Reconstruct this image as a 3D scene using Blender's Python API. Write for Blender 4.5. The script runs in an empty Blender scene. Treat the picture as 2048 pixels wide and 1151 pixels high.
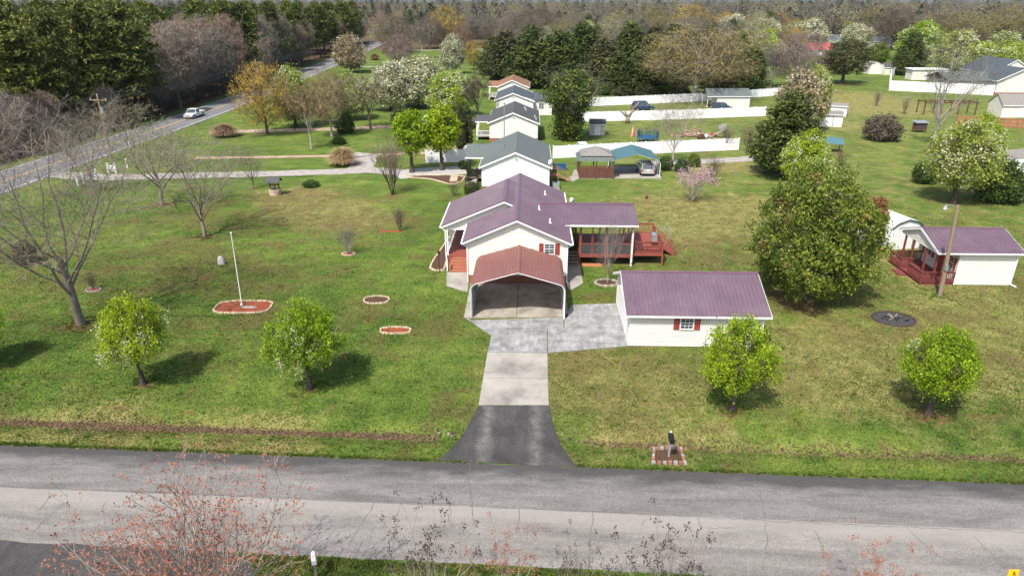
import bpy, math, random
import numpy as np
from mathutils import Vector, Matrix

# ------------------------------------------------------------------ camera, sky, sun, exposure
SC = bpy.context.scene
COL = SC.collection
F, CAMZ, PITCH, YAW = 1365.0, 22.0, math.radians(22.7), math.radians(1.6)
camd = bpy.data.cameras.new('camera'); cam = bpy.data.objects.new('camera', camd); COL.objects.link(cam)
camd.sensor_width = 36.0; camd.lens = 36.0 * F / 2048.0; camd.clip_start = 0.5; camd.clip_end = 9000
cam.location = (0, 0, CAMZ); cam.rotation_euler = (math.pi / 2 - PITCH, 0, YAW)
SC.camera = cam
SHX, SHY = 0.32, 0.62                      # shadow offset on the ground per metre of height
SUN_EL = math.atan(1 / math.hypot(SHX, SHY))
world = bpy.data.worlds.new('World'); SC.world = world; world.use_nodes = True
wn = world.node_tree.nodes; wl = world.node_tree.links
sky = wn.new('ShaderNodeTexSky'); sky.sky_type = 'NISHITA'; sky.sun_disc = False
sky.sun_elevation = SUN_EL; sky.sun_rotation = math.atan2(-SHX, -SHY)
sky.air_density = 0.8; sky.dust_density = 2.5; sky.ozone_density = 1.0
wl.new(sky.outputs[0], wn['Background'].inputs[0]); wn['Background'].inputs[1].default_value = 0.15
sund = bpy.data.lights.new('sun', 'SUN'); sun = bpy.data.objects.new('sun', sund); COL.objects.link(sun)
sund.energy = 3.9; sund.angle = math.radians(0.53); sund.color = (1.0, 0.945, 0.85)
sun.rotation_euler = Vector((SHX, SHY, -1)).to_track_quat('-Z', 'Y').to_euler()
SC.view_settings.view_transform = 'Standard'; SC.view_settings.look = 'None'
SC.view_settings.exposure = 0.70; SC.view_settings.gamma = 1.0; SC.view_settings.use_curve_mapping = False
SC.cycles.max_bounces = 6; SC.cycles.transparent_max_bounces = 8

# pixel of the photograph (2048 x 1151) -> point on a level plane / on a plane of constant Y
_fw = Vector((-math.sin(YAW) * math.cos(PITCH), math.cos(YAW) * math.cos(PITCH), -math.sin(PITCH)))
_rt = Vector((math.cos(YAW), math.sin(YAW), 0)); _up = _rt.cross(_fw)
def ray(x, y): return _fw + _rt * ((x - 1024) / F) + _up * ((575.5 - y) / F)
def G(x, y, z=0.0):
    d = ray(x, y); t = (z - CAMZ) / d.z
    return Vector((d.x * t, d.y * t, z))
def AtY(x, y, Y):
    d = ray(x, y); t = Y / d.y
    return Vector((d.x * t, Y, CAMZ + d.z * t))
def depth(p): return (Vector(p) - Vector((0, 0, CAMZ))).dot(_fw)
def px2m(n, p): return n * depth(p) / F

# ------------------------------------------------------------------ materials
def node_mat(name):
    m = bpy.data.materials.new(name); m.use_nodes = True
    nt = m.node_tree; b = nt.nodes['Principled BSDF']
    return m, nt, b
def N(nt, t, **kw):
    n = nt.nodes.new(t)
    for k, v in kw.items():
        if k.startswith('i_'): n.inputs[int(k[2:]) if k[2:].isdigit() else k[2:]].default_value = v
        else: setattr(n, k, v)
    return n
def ramp(nt, fac, stops):
    r = nt.nodes.new('ShaderNodeValToRGB'); e = r.color_ramp.elements
    while len(e) < len(stops): e.new(0.5)
    for i, (p, c) in enumerate(stops):
        e[i].position = p; e[i].color = (c[0], c[1], c[2], 1)
    nt.links.new(fac, r.inputs[0]); return r.outputs[0]
def mix(nt, fac, a, b, mode='MIX'):
    m = nt.nodes.new('ShaderNodeMix'); m.data_type = 'RGBA'; m.blend_type = mode
    for sock, v in ((m.inputs[0], fac), (m.inputs[6], a), (m.inputs[7], b)):
        if isinstance(v, (int, float)): sock.default_value = v
        elif isinstance(v, tuple): sock.default_value = (v[0], v[1], v[2], 1)
        else: nt.links.new(v, sock)
    return m.outputs[2]
def mathn(nt, op, a, b=0.0, c=None, clamp=False):
    m = nt.nodes.new('ShaderNodeMath'); m.operation = op; m.use_clamp = clamp
    for i, v in enumerate((a, b, c)):
        if v is None: continue
        if isinstance(v, (int, float)): m.inputs[i].default_value = v
        else: nt.links.new(v, m.inputs[i])
    return m.outputs[0]
def noise(nt, vec, scale, detail=3.0, rough=0.55, dist=0.0):
    n = N(nt, 'ShaderNodeTexNoise'); n.inputs['Scale'].default_value = scale; n.inputs['Detail'].default_value = detail
    n.inputs['Roughness'].default_value = rough; n.inputs['Distortion'].default_value = dist
    if vec is not None: nt.links.new(vec, n.inputs['Vector'])
    return n.outputs[0]
def wpos(nt, sx=1, sy=1, sz=1):
    g = N(nt, 'ShaderNodeNewGeometry')
    if (sx, sy, sz) == (1, 1, 1): return g.outputs['Position']
    mp = N(nt, 'ShaderNodeMapping'); mp.inputs['Scale'].default_value = (sx, sy, sz)
    nt.links.new(g.outputs['Position'], mp.inputs['Vector']); return mp.outputs[0]
def attr(nt, name):
    a = N(nt, 'ShaderNodeAttribute'); a.attribute_name = name; return a.outputs['Fac']
def bump(nt, b, h, strength=0.3, dist=0.02):
    n = N(nt, 'ShaderNodeBump'); n.inputs['Strength'].default_value = strength; n.inputs['Distance'].default_value = dist
    nt.links.new(h, n.inputs['Height']); nt.links.new(n.outputs[0], b.inputs['Normal'])
def plain(name, c, rough=0.7, var=0.18, scale=3.0, metal=0.0, spec=0.4, bstr=0.0, bscale=30, rnd=0.0, dirt=None):
    """one colour with large and fine weathering, optional per-object variation"""
    m, nt, b = node_mat(name); p = wpos(nt)
    n1 = noise(nt, p, scale, 5, 0.6); n2 = noise(nt, p, scale * 7, 3, 0.6)
    f = mathn(nt, 'ADD', mathn(nt, 'MULTIPLY', n1, 0.6), mathn(nt, 'MULTIPLY', n2, 0.4))
    lo = tuple(x * (1 - var * 1.6) for x in c); hi = tuple(min(1, x * (1 + var * 1.2)) for x in c)
    col = ramp(nt, f, [(0.3, lo), (0.5, c), (0.7, hi)])
    if dirt is not None:
        d = ramp(nt, noise(nt, p, scale * 0.45, 6, 0.65), [(0.52, (0, 0, 0)), (0.72, (0.7, 0.7, 0.7))])
        col = mix(nt, d, col, dirt)
    if rnd:
        oi = N(nt, 'ShaderNodeObjectInfo')
        v = mathn(nt, 'MULTIPLY_ADD', oi.outputs['Random'], rnd * 2, 1 - rnd)
        hs = N(nt, 'ShaderNodeHueSaturation'); nt.links.new(v, hs.inputs['Value']); nt.links.new(col, hs.inputs['Color']); col = hs.outputs[0]
    nt.links.new(col, b.inputs['Base Color'])
    b.inputs['Roughness'].default_value = rough; b.inputs['Metallic'].default_value = metal
    b.inputs['Specular IOR Level'].default_value = spec
    if bstr: bump(nt, b, noise(nt, p, bscale, 4), bstr)
    return m
def leaf_mat(name, stops, transl=0.35, rough=0.55, rnd=0.12, hue=0.012, spec=0.25):
    """leaf colour from the per-leaf attribute 'tint', some light let through, slight change per tree"""
    m, nt, b = node_mat(name)
    col = ramp(nt, attr(nt, 'tint'), stops)
    oi = N(nt, 'ShaderNodeObjectInfo'); hs = N(nt, 'ShaderNodeHueSaturation')
    nt.links.new(mathn(nt, 'MULTIPLY_ADD', oi.outputs['Random'], rnd * 2, 1 - rnd), hs.inputs['Value'])
    nt.links.new(mathn(nt, 'MULTIPLY_ADD', oi.outputs['Random'], -hue * 2, 0.5 + hue), hs.inputs['Hue'])
    nt.links.new(col, hs.inputs['Color']); col = hs.outputs[0]
    nt.links.new(col, b.inputs['Base Color']); b.inputs['Roughness'].default_value = rough
    b.inputs['Specular IOR Level'].default_value = spec
    t = N(nt, 'ShaderNodeBsdfTranslucent'); nt.links.new(col, t.inputs['Color'])
    ms = N(nt, 'ShaderNodeMixShader'); ms.inputs[0].default_value = transl
    nt.links.new(b.outputs[0], ms.inputs[1]); nt.links.new(t.outputs[0], ms.inputs[2])
    nt.links.new(ms.outputs[0], nt.nodes['Material Output'].inputs['Surface'])
    return m
def glass_mat(name, c=(0.05, 0.06, 0.07)):
    m, nt, b = node_mat(name); p = wpos(nt)
    nt.links.new(ramp(nt, noise(nt, p, 1.3, 3), [(0.35, tuple(x * 0.5 for x in c)), (0.65, tuple(x * 1.8 for x in c))]), b.inputs['Base Color'])
    b.inputs['Roughness'].default_value = 0.06; b.inputs['Specular IOR Level'].default_value = 0.8
    return m

# ------------------------------------------------------------------ mesh helpers
class MB:
    def __init__(s): s.v = []; s.f = []; s.pc = []
    def add(s, vs, fs):
        o = len(s.v); s.pc.append((o, len(s.f))); s.v += [tuple(v) for v in vs]; s.f += [tuple(i + o for i in f) for f in fs]; return s
    def poly(s, pts): return s.add(pts, [tuple(range(len(pts)))])
    def box(s, x0, x1, y0, y1, z0, z1):
        return s.add([(x0,y0,z0),(x1,y0,z0),(x1,y1,z0),(x0,y1,z0),(x0,y0,z1),(x1,y0,z1),(x1,y1,z1),(x0,y1,z1)],
                     [(0,3,2,1),(4,5,6,7),(0,1,5,4),(1,2,6,5),(2,3,7,6),(3,0,4,7)])
    def bar(s, p0, p1, w, h=None, up=(0, 0, 1)):
        h = w if h is None else h
        p0 = Vector(p0); p1 = Vector(p1); d = (p1 - p0).normalized(); u = Vector(up)
        if abs(d.dot(u)) > 0.98: u = Vector((0, 1, 0))
        r = d.cross(u).normalized() * (w / 2); t = r.cross(d).normalized() * (h / 2)
        vs = [p + a * r + b * t for p in (p0, p1) for a, b in ((-1,-1),(1,-1),(1,1),(-1,1))]
        return s.add(vs, [(3,2,1,0),(4,5,6,7),(0,1,5,4),(1,2,6,5),(2,3,7,6),(3,0,4,7)])
    def cyl(s, p0, p1, r0, r1=None, n=8, caps=True):
        r1 = r0 if r1 is None else r1
        p0 = Vector(p0); p1 = Vector(p1); d = (p1 - p0).normalized(); u = Vector((0,0,1)) if abs(d.z) < 0.95 else Vector((1,0,0))
        a = d.cross(u).normalized(); b = d.cross(a)
        vs = []
        for p, r in ((p0, r0), (p1, r1)):
            for i in range(n):
                t = 2 * math.pi * i / n; vs.append(p + a * (r * math.cos(t)) + b * (r * math.sin(t)))
        fs = [(i, (i + 1) % n, n + (i + 1) % n, n + i) for i in range(n)]
        if caps: fs += [tuple(range(n - 1, -1, -1)), tuple(range(n, 2 * n))]
        return s.add(vs, fs)
    def tube(s, pts, r, n=6):
        for a, b in zip(pts[:-1], pts[1:]): s.cyl(a, b, r, r, n)
        return s
    def prism(s, poly, z0, z1):
        n = len(poly)
        vs = [(p[0], p[1], z0) for p in poly] + [(p[0], p[1], z1) for p in poly]
        return s.add(vs, [tuple(range(n - 1, -1, -1)), tuple(range(n, 2 * n))] + [(i, (i+1) % n, n + (i+1) % n, n + i) for i in range(n)])
    def extr(s, poly, vec):
        n = len(poly); vec = Vector(vec)
        vs = [Vector(p) for p in poly] + [Vector(p) + vec for p in poly]
        return s.add(vs, [tuple(range(n - 1, -1, -1)), tuple(range(n, 2 * n))] + [(i, (i+1) % n, n + (i+1) % n, n + i) for i in range(n)])
    def lathe(s, prof, c=(0, 0, 0), n=12, sx=1, sy=1):
        vs = []; m = len(prof)
        for r, z in prof:
            for i in range(n):
                t = 2 * math.pi * i / n; vs.append((c[0] + r * sx * math.cos(t), c[1] + r * sy * math.sin(t), c[2] + z))
        fs = [(j*n + i, j*n + (i+1) % n, (j+1)*n + (i+1) % n, (j+1)*n + i) for j in range(m-1) for i in range(n)]
        fs += [tuple(range(n - 1, -1, -1)), tuple(range((m-1)*n, m*n))]
        return s.add(vs, fs)
    def mesh(s, name, mat, smooth=False):
        me = bpy.data.meshes.new(name); me.from_pydata(s.v, [], s.f); me.update()
        if mat: me.materials.append(mat)
        if smooth: me.polygons.foreach_set('use_smooth', [True] * len(me.polygons))
        return me
    def build(s, name, mat, parent=None, smooth=False, bevel=0.0):
        o = link(name, s.mesh(name, mat, smooth), parent)
        if bevel:
            md = o.modifiers.new('bevel', 'BEVEL'); md.width = bevel; md.segments = 2; md.limit_method = 'ANGLE'
        return o
def link(name, me, parent=None):
    o = bpy.data.objects.new(name, me); COL.objects.link(o)
    if parent is not None: o.parent = parent
    return o
def tag(o, label, cat, group=None):
    o['label'] = label; o['category'] = cat
    if group: o['group'] = group
    return o
def structure(o, label=None):
    o['kind'] = 'structure'
    if label: o['label'] = label
    return o
def thing(name, label, cat, loc=(0, 0, 0), rz=0.0, group=None, sc=1.0):
    o = bpy.data.objects.new(name, None); COL.objects.link(o); o.empty_display_size = 0.3
    o.location = loc; o.rotation_euler = (0, 0, rz); o.scale = (sc, sc, sc)
    return tag(o, label, cat, group)
def copy_tree(o, parent=None):
    c = o.copy(); COL.objects.link(c)
    if parent is not None: c.parent = parent
    for ch in o.children: copy_tree(ch, c)
    return c
def np_mesh(name, V, Q, mat=None, tint=None, tri=False, smooth=False):
    me = bpy.data.meshes.new(name); k = 3 if tri else 4
    V = np.asarray(V, np.float32); Q = np.asarray(Q, np.int32)
    me.vertices.add(len(V)); me.vertices.foreach_set('co', V.ravel())
    me.loops.add(Q.size); me.loops.foreach_set('vertex_index', Q.ravel())
    me.polygons.add(len(Q)); me.polygons.foreach_set('loop_start', np.arange(len(Q), dtype=np.int32) * k)
    if smooth: me.polygons.foreach_set('use_smooth', np.ones(len(Q), bool))
    me.update(calc_edges=True)
    if tint is not None:
        a = me.attributes.new('tint', 'FLOAT', 'FACE'); a.data.foreach_set('value', np.asarray(tint, np.float32))
    if mat: me.materials.append(mat)
    return me
# ------------------------------------------------------------------ palette
W_SIDING = plain('cream_siding', (0.64, 0.62, 0.54), 0.6, 0.05, 1.2, rnd=0.0)
W_SIDING2 = plain('grey_siding', (0.62, 0.61, 0.56), 0.6, 0.05, 1.0)
W_TRIM = plain('white_trim', (0.74, 0.74, 0.73), 0.45, 0.04, 2.0)
W_VINYL = plain('white_vinyl', (0.74, 0.75, 0.75), 0.4, 0.05, 0.6)
BRICK = plain('red_brick', (0.30, 0.11, 0.065), 0.85, 0.25, 9.0, bstr=0.4)
ROOF_P = plain('plum_metal', (0.122, 0.080, 0.106), 0.42, 0.16, 0.7, metal=0.0, spec=0.55, dirt=(0.15, 0.115, 0.13))
ROOF_R = plain('rust_red_metal', (0.195, 0.078, 0.062), 0.45, 0.10, 0.8, spec=0.5, dirt=(0.16, 0.07, 0.06))
CAP_P = plain('plum_ridge', (0.125, 0.068, 0.09), 0.4, 0.10, 1.0, spec=0.6)
SHUT = plain('red_shutter', (0.30, 0.045, 0.035), 0.5, 0.12, 5)
REDWOOD = plain('red_stained_wood', (0.25, 0.065, 0.048), 0.65, 0.28, 4.0, rnd=0.12)
DKWOOD = plain('maroon_stained_wood', (0.16, 0.04, 0.035), 0.65, 0.28, 4.0, rnd=0.12)
GREYWOOD = plain('weathered_wood', (0.26, 0.22, 0.17), 0.85, 0.25, 5.0, rnd=0.12)
BROWNWOOD = plain('brown_fence_wood', (0.30, 0.15, 0.075), 0.8, 0.25, 4.0, rnd=0.15)
DARKWOOD = plain('dark_brown_wood', (0.12, 0.045, 0.03), 0.8, 0.25, 4.0, rnd=0.1)
GALV = plain('galvanised_steel', (0.42, 0.43, 0.44), 0.4, 0.12, 3.0, metal=0.6)
GREYMET = plain('grey_sheet_metal', (0.30, 0.31, 0.31), 0.5, 0.12, 2.0, metal=0.2)
BLACK = plain('black_paint', (0.012, 0.012, 0.014), 0.45, 0.2, 6)
SHING_G = plain('grey_green_shingle', (0.095, 0.115, 0.11), 0.9, 0.28, 6, bstr=0.4, bscale=25)
SHING_D = plain('charcoal_shingle', (0.065, 0.065, 0.068), 0.9, 0.28, 6, bstr=0.4, bscale=25)
SHING_N = plain('slate_shingle', (0.06, 0.075, 0.09), 0.9, 0.28, 6, bstr=0.4, bscale=25)
SHING_B = plain('rust_brown_shingle', (0.20, 0.105, 0.06), 0.9, 0.25, 5, bstr=0.4, bscale=25)
SHING_W = plain('weathered_grey_shingle', (0.19, 0.18, 0.165), 0.9, 0.25, 5, bstr=0.4, bscale=25)
ROOF_T = plain('teal_metal', (0.07, 0.15, 0.17), 0.4, 0.12, 1.0, spec=0.6)
ROOF_RED = plain('bright_red_roof', (0.38, 0.09, 0.08), 0.5, 0.12, 1.0)
GLASS = glass_mat('window_glass')
SCREEN = plain('insect_screen', (0.045, 0.048, 0.05), 0.8, 0.2, 3)
RUBBER = plain('tyre_rubber', (0.02, 0.02, 0.02), 0.85, 0.2, 8)
ALLOY = plain('alloy_wheel', (0.45, 0.45, 0.46), 0.35, 0.1, 8, metal=0.7)
PAINT_W = plain('white_car_paint', (0.72, 0.73, 0.74), 0.25, 0.03, 2, spec=0.6)
PAINT_S = plain('silver_car_paint', (0.48, 0.47, 0.46), 0.28, 0.04, 2, metal=0.35, spec=0.6)
PAINT_B = plain('blue_car_paint', (0.03, 0.055, 0.11), 0.25, 0.05, 2, spec=0.7)
REDLENS = plain('red_lens', (0.35, 0.01, 0.01), 0.25, 0.05, 8)
MULCH_R = plain('red_mulch', (0.24, 0.055, 0.025), 0.95, 0.45, 14, bstr=0.8, bscale=40)
MULCH_B = plain('brown_mulch', (0.075, 0.038, 0.022), 0.95, 0.45, 14, bstr=0.8, bscale=40)
STONE = plain('tan_edging_stone', (0.46, 0.36, 0.26), 0.9, 0.22, 8, rnd=0.22)
STONE_R = plain('terracotta_edging', (0.26, 0.115, 0.075), 0.85, 0.18, 8, rnd=0.15)
STONE_G = plain('pale_grey_edging', (0.27, 0.262, 0.245), 0.85, 0.15, 8, rnd=0.12)
GRANITE = plain('grey_granite', (0.36, 0.35, 0.34), 0.7, 0.2, 10)
PAVE = plain('grey_paver', (0.34, 0.33, 0.31), 0.9, 0.15, 5)
BLUEPL = plain('blue_plastic', (0.02, 0.085, 0.21), 0.45, 0.1, 5)
NET = plain('trampoline_net', (0.03, 0.06, 0.07), 0.8, 0.2, 5)
YELLOW = plain('yellow_sign', (0.80, 0.46, 0.01), 0.45, 0.04, 6)
ASH = plain('charred_ash', (0.045, 0.042, 0.042), 0.95, 0.6, 7, bstr=0.8, bscale=20)
CLAY = plain('orange_clay', (0.40, 0.17, 0.07), 0.95, 0.2, 6)
TREX = plain('reddish_porch_floor', (0.22, 0.06, 0.045), 0.6, 0.12, 4)
BARK = plain('grey_brown_bark', (0.20, 0.165, 0.13), 0.95, 0.30, 6, rnd=0.12, bstr=0.5)
BARK_L = plain('pale_bark', (0.30, 0.265, 0.23), 0.95, 0.28, 5, rnd=0.12, bstr=0.5)
BARK_D = plain('dark_bark', (0.075, 0.055, 0.045), 0.95, 0.30, 6, rnd=0.12, bstr=0.5)

def concrete(name, c, pale=0.5, sc=0.6, streak=0.0):
    m, nt, b = node_mat(name); p = wpos(nt)
    base = ramp(nt, noise(nt, p, sc, 7, 0.65, 0.3), [(0.33, tuple(x * 0.62 for x in c)), (0.5, c), (0.68, tuple(min(1, x * (1 + pale)) for x in c))])
    fine = noise(nt, p, 22, 4, 0.7)
    col = mix(nt, 0.35, base, ramp(nt, fine, [(0.3, (0.35, 0.35, 0.35)), (0.7, (0.75, 0.75, 0.75))]), 'OVERLAY')
    if streak:
        s = noise(nt, wpos(nt, 2.4, 0.5, 1), 1.0, 8, 0.72, 0.15)
        col = mix(nt, ramp(nt, s, [(0.48, (0, 0, 0)), (0.70, (streak,) * 3)]), col, (0.44, 0.46, 0.47))
        s2 = noise(nt, wpos(nt, 0.6, 1.3, 1), 0.8, 8, 0.7, 0.3)
        col = mix(nt, ramp(nt, s2, [(0.50, (0, 0, 0)), (0.66, (0.75,) * 3)]), col, (0.125, 0.122, 0.118))
    nt.links.new(col, b.inputs['Base Color']); b.inputs['Roughness'].default_value = 0.85
    bump(nt, b, fine, 0.25, 0.01); return m
CONC = concrete('driveway_concrete', (0.275, 0.255, 0.225), 0.25, 0.5)
CONC_PAD = concrete('stained_pad_concrete', (0.215, 0.215, 0.21), 0.3, 0.8, streak=0.6)
CONC_DK = concrete('carport_floor_concrete', (0.26, 0.235, 0.20), 0.3, 0.9)  # slabs under the carport: slightly browner, mottled concrete
GRAVEL = concrete('pale_gravel', (0.30, 0.275, 0.25), 0.25, 1.5)

def asphalt(name, c, edge=None, worn=0.5, st=(0.25, 1.4), tracks=(), pale=None):
    """edge = (a, b, c0): the line a*x + b*y = c0 along which tar stays dark"""
    m, nt, b = node_mat(name); p = wpos(nt)
    big = noise(nt, wpos(nt, st[0], st[1], 1), 0.8, 6, 0.65, 0.4); fine = noise(nt, p, 15, 6, 0.85); mid = noise(nt, p, 2.6, 6, 0.75)
    col = ramp(nt, big, [(0.3, tuple(x * 0.66 for x in c)), (0.52, c), (0.7, tuple(x * (1 + worn * 0.5) for x in c))])
    col = mix(nt, 0.75, col, ramp(nt, fine, [(0.32, (0.18,) * 3), (0.68, (0.85,) * 3)]), 'OVERLAY')
    col = mix(nt, 0.3, col, ramp(nt, mid, [(0.3, (0.35,) * 3), (0.7, (0.65,) * 3)]), 'OVERLAY')
    if edge:
        sx = N(nt, 'ShaderNodeSeparateXYZ'); nt.links.new(p, sx.inputs[0])
        d = mathn(nt, 'SUBTRACT', edge[2], mathn(nt, 'ADD', mathn(nt, 'MULTIPLY', sx.outputs[0], edge[0]), mathn(nt, 'MULTIPLY', sx.outputs[1], edge[1])))
        d = mathn(nt, 'ADD', d, mathn(nt, 'MULTIPLY_ADD', noise(nt, wpos(nt, 0.35, 1, 1), 1.2, 6, 0.7), 2.6, -1.3))
        f = ramp(nt, mathn(nt, 'MULTIPLY', d, 0.5), [(0.22, (0.9,) * 3), (0.75, (0, 0, 0))])
        col = mix(nt, f, col, (0.052, 0.050, 0.050))
    nt.links.new(col, b.inputs['Base Color'])
    if pale:
        sx = N(nt, 'ShaderNodeSeparateXYZ'); nt.links.new(p, sx.inputs[0])
        d = mathn(nt, 'SUBTRACT', pale[2], mathn(nt, 'ADD', mathn(nt, 'MULTIPLY', sx.outputs[0], pale[0]), mathn(nt, 'MULTIPLY', sx.outputs[1], pale[1])))
        d = mathn(nt, 'ADD', d, mathn(nt, 'MULTIPLY_ADD', noise(nt, wpos(nt, 0.3, 1, 1), 1.0, 7, 0.75), 2.0, -1.0))
        f = ramp(nt, mathn(nt, 'MULTIPLY', d, 0.4), [(0.2, (0.6,) * 3), (0.62, (0, 0, 0))])
        col = mix(nt, f, col, (0.28, 0.264, 0.24)); nt.links.new(col, b.inputs['Base Color'])
    if tracks:
        sx = N(nt, 'ShaderNodeSeparateXYZ'); nt.links.new(p, sx.inputs[0]); wob_ = mathn(nt, 'MULTIPLY_ADD', noise(nt, p, 0.7, 5, 0.7), 0.9, -0.45)
        for tx_ in tracks:
            dd = mathn(nt, 'ABSOLUTE', mathn(nt, 'ADD', mathn(nt, 'SUBTRACT', sx.outputs[0], tx_), wob_))
            f = mathn(nt, 'MULTIPLY', ramp(nt, dd, [(0.08, (0.75,) * 3), (0.50, (0, 0, 0))]), ramp(nt, noise(nt, p, 1.6, 7, 0.8), [(0.35, (0, 0, 0)), (0.65, (1, 1, 1))])); col = mix(nt, f, col, (0.19, 0.18, 0.17))
        nt.links.new(col, b.inputs['Base Color'])
    b.inputs['Roughness'].default_value = 0.95; b.inputs['Specular IOR Level'].default_value = 0.2
    bump(nt, b, fine, 0.5, 0.015); return m
ROAD_SLOPE = -0.033
ASPH_N = asphalt('newer_asphalt', (0.160, 0.153, 0.143), edge=(0.033, 1.0, 28.93))
ASPH_O = asphalt('old_pale_asphalt', (0.185, 0.174, 0.160), pale=(0.034, 1.0, 25.6))
ASPH_D = asphalt('dark_tar_asphalt', (0.055, 0.053, 0.052), worn=0.9, st=(0.8, 0.5))
ASPH_A = asphalt('apron_asphalt', (0.055, 0.053, 0.052), worn=0.8, st=(0.8, 0.5), tracks=(-2.35, 0.45))
ASPH_H = asphalt('highway_asphalt', (0.155, 0.155, 0.16))
PAINT_Y = plain('faded_yellow_paint', (0.50, 0.33, 0.10), 0.8, 0.25, 3)
PAINT_L = plain('worn_white_paint', (0.62, 0.62, 0.60), 0.8, 0.2, 3)
CRACK = plain('crack_filler', (0.11, 0.105, 0.096), 0.95, 0.3, 5)
# ------------------------------------------------------------------ ground, roads, drives
def road_top(x): return 28.93 - 0.033 * x
def road_seam(x): return 25.60 - 0.034 * x
def road_bot(x): return 22.08 - 0.036 * x
def sstep(a, b, t): u = np.clip((t - a) / (b - a), 0, 1); return u * u * (3 - 2 * u)
def ground_z(X, Y):
    d = Y - road_top(X)
    gap = 1 - np.exp(-((X + 0.9) / 4.2) ** 6)
    return -0.34 * np.exp(-((d - 2.45) / 0.75) ** 2) * gap * np.where(np.abs(X) < 300, 1, 0) + np.minimum(np.maximum(0, Y - 450) * 0.012, 19.0)
DIRT = [(163,650,1.5),(410,474,1.3),(325,410,1.6),(188,384,1.4),(287,769,.8),(620,779,.7),(1465,822,1.0),(1855,834,1.2),(1605,612,2.2),(1560,590,1.6),
        (410,556,.8),(1787,640,1.9),(1920,646,.6),(1682,168,6.0),(1640,185,6),
        (1385,402,1.1),(785,390,.9),(1425,368,.8),(508,378,.9),(1906,405,1.2),(1400,300,3.0),
        (238,815,.5),(380,824,.35),(660,815,.3),
        (1180,592,.5)]
DRY = [(1150,740,4.5),(1250,770,5),(1000,850,2),(1340,470,6),(1440,440,8),(1500,420,6),(1700,700,6),(1950,620,6),(1650,760,5),(2000,720,7),(1400,420,9),(1740,215,16),(1690,195,14),
       (600,395,5),(650,420,6),(700,440,5),(500,880,3.5),(150,870,4),(1300,850,4),(1900,560,5),(900,300,6),(1760,500,6),(1850,480,6),(1450,330,6),(1560,420,7),(1650,250,8)]
THATCH = [(330,520,7),(250,560,6),(470,430,8),(520,545,6),(690,450,6),(600,400,6),(850,640,3),(430,560,4),(1330,510,5),(1420,505,5),(1455,740,4),(1330,718,4),(1180,590,2),(1865,640,3),(1700,575,4),(1985,560,5),(1130,740,4),(1290,730,3),(150,560,6),(60,500,6),(720,620,3),(1650,560,4),(350,430,5),(1900,700,4),(560,640,4),(1230,790,3)]
WOODS = []                                                   # filled below from the highway line
def build_ground():
    xs = np.concatenate([-70 - np.cumsum(1.0 * 1.14 ** np.arange(46))[::-1], np.arange(-70, 76, 0.5), 76 + np.cumsum(1.0 * 1.14 ** np.arange(46))])
    ys = np.concatenate([np.arange(6, 27, 1.0), np.arange(27, 35, 0.22), np.arange(35, 126, 0.6), 126 + np.cumsum(1.0 * 1.13 ** np.arange(52))])
    ys = np.concatenate([[-60, -20, -5], ys])
    X, Y = np.meshgrid(xs, ys); Z = ground_z(X, Y)
    V = np.stack([X, Y, Z], -1).reshape(-1, 3); nx = len(xs); ny = len(ys)
    I = (np.arange(ny - 1)[:, None] * nx + np.arange(nx - 1)[None]).reshape(-1)
    Q = np.stack([I, I + 1, I + nx + 1, I + nx], -1)
    me = np_mesh('ground', V, Q, smooth=True)
    x, y = V[:, 0], V[:, 1]
    dirt = np.zeros(len(V)); dry = np.zeros(len(V))
    for px, py, r in DIRT:
        p = G(px, py); dirt = np.maximum(dirt, np.exp(-(((x - p.x) / (r * 1.25)) ** 2 + ((y - p.y) / r) ** 2)))
    for px, py, r in DRY:
        p = G(px, py); dry = np.maximum(dry, np.exp(-(((x - p.x) / (r * 1.2)) ** 2 + ((y - p.y) / r) ** 2)))
    dry = np.maximum(dry, 0.35 * sstep(4, 16, x) * sstep(24, 34, y) * (1 - sstep(150, 260, y)))
    d = y - road_top(x)
    wv = .5 + .5 * np.sin(x * .55 + 2.2 * np.sin(x * .21)); litter = np.exp(-((d - 2.5) / (0.24 + .26 * wv * np.where(x < 0, 1, .5))) ** 2) * np.where(x < -18, 1, .8) * (1 - np.exp(-((x + 0.9) / 4.6) ** 6)) * np.where(x < 0, 1.0, 0.45)
    litter = np.maximum(litter, 0.55 * np.exp(-((d - 1.3) / 0.3) ** 2) * np.where(x < -4, 1, 0))
    hx = np.interp(y, HWY, HWXL)
    woods = np.where((x < hx - 2.5), 1.0, 0.0)
    woods = np.maximum(woods, sstep(330, 420, y + 0.25 * np.maximum(0, -x) - 0.15 * np.maximum(0, x)) * np.where(x > hx, 1, 0))
    woods = np.maximum(woods, .55 * np.exp(-(((x - 30) / 32) ** 4 + ((y - 225) / 50) ** 4)))
    th = np.zeros(len(V))
    for px, py, r in THATCH:
        p = G(px, py); th = np.maximum(th, np.exp(-(((x - p.x) / (r * 1.3)) ** 2 + ((y - p.y) / r) ** 2)))
    for n, a in (('thatch', th), ('dirt', dirt), ('dry', dry), ('litter', litter), ('woods', woods)):
        at = me.attributes.new(n, 'FLOAT', 'POINT'); at.data.foreach_set('value', a.astype(np.float32))
    return me
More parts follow.
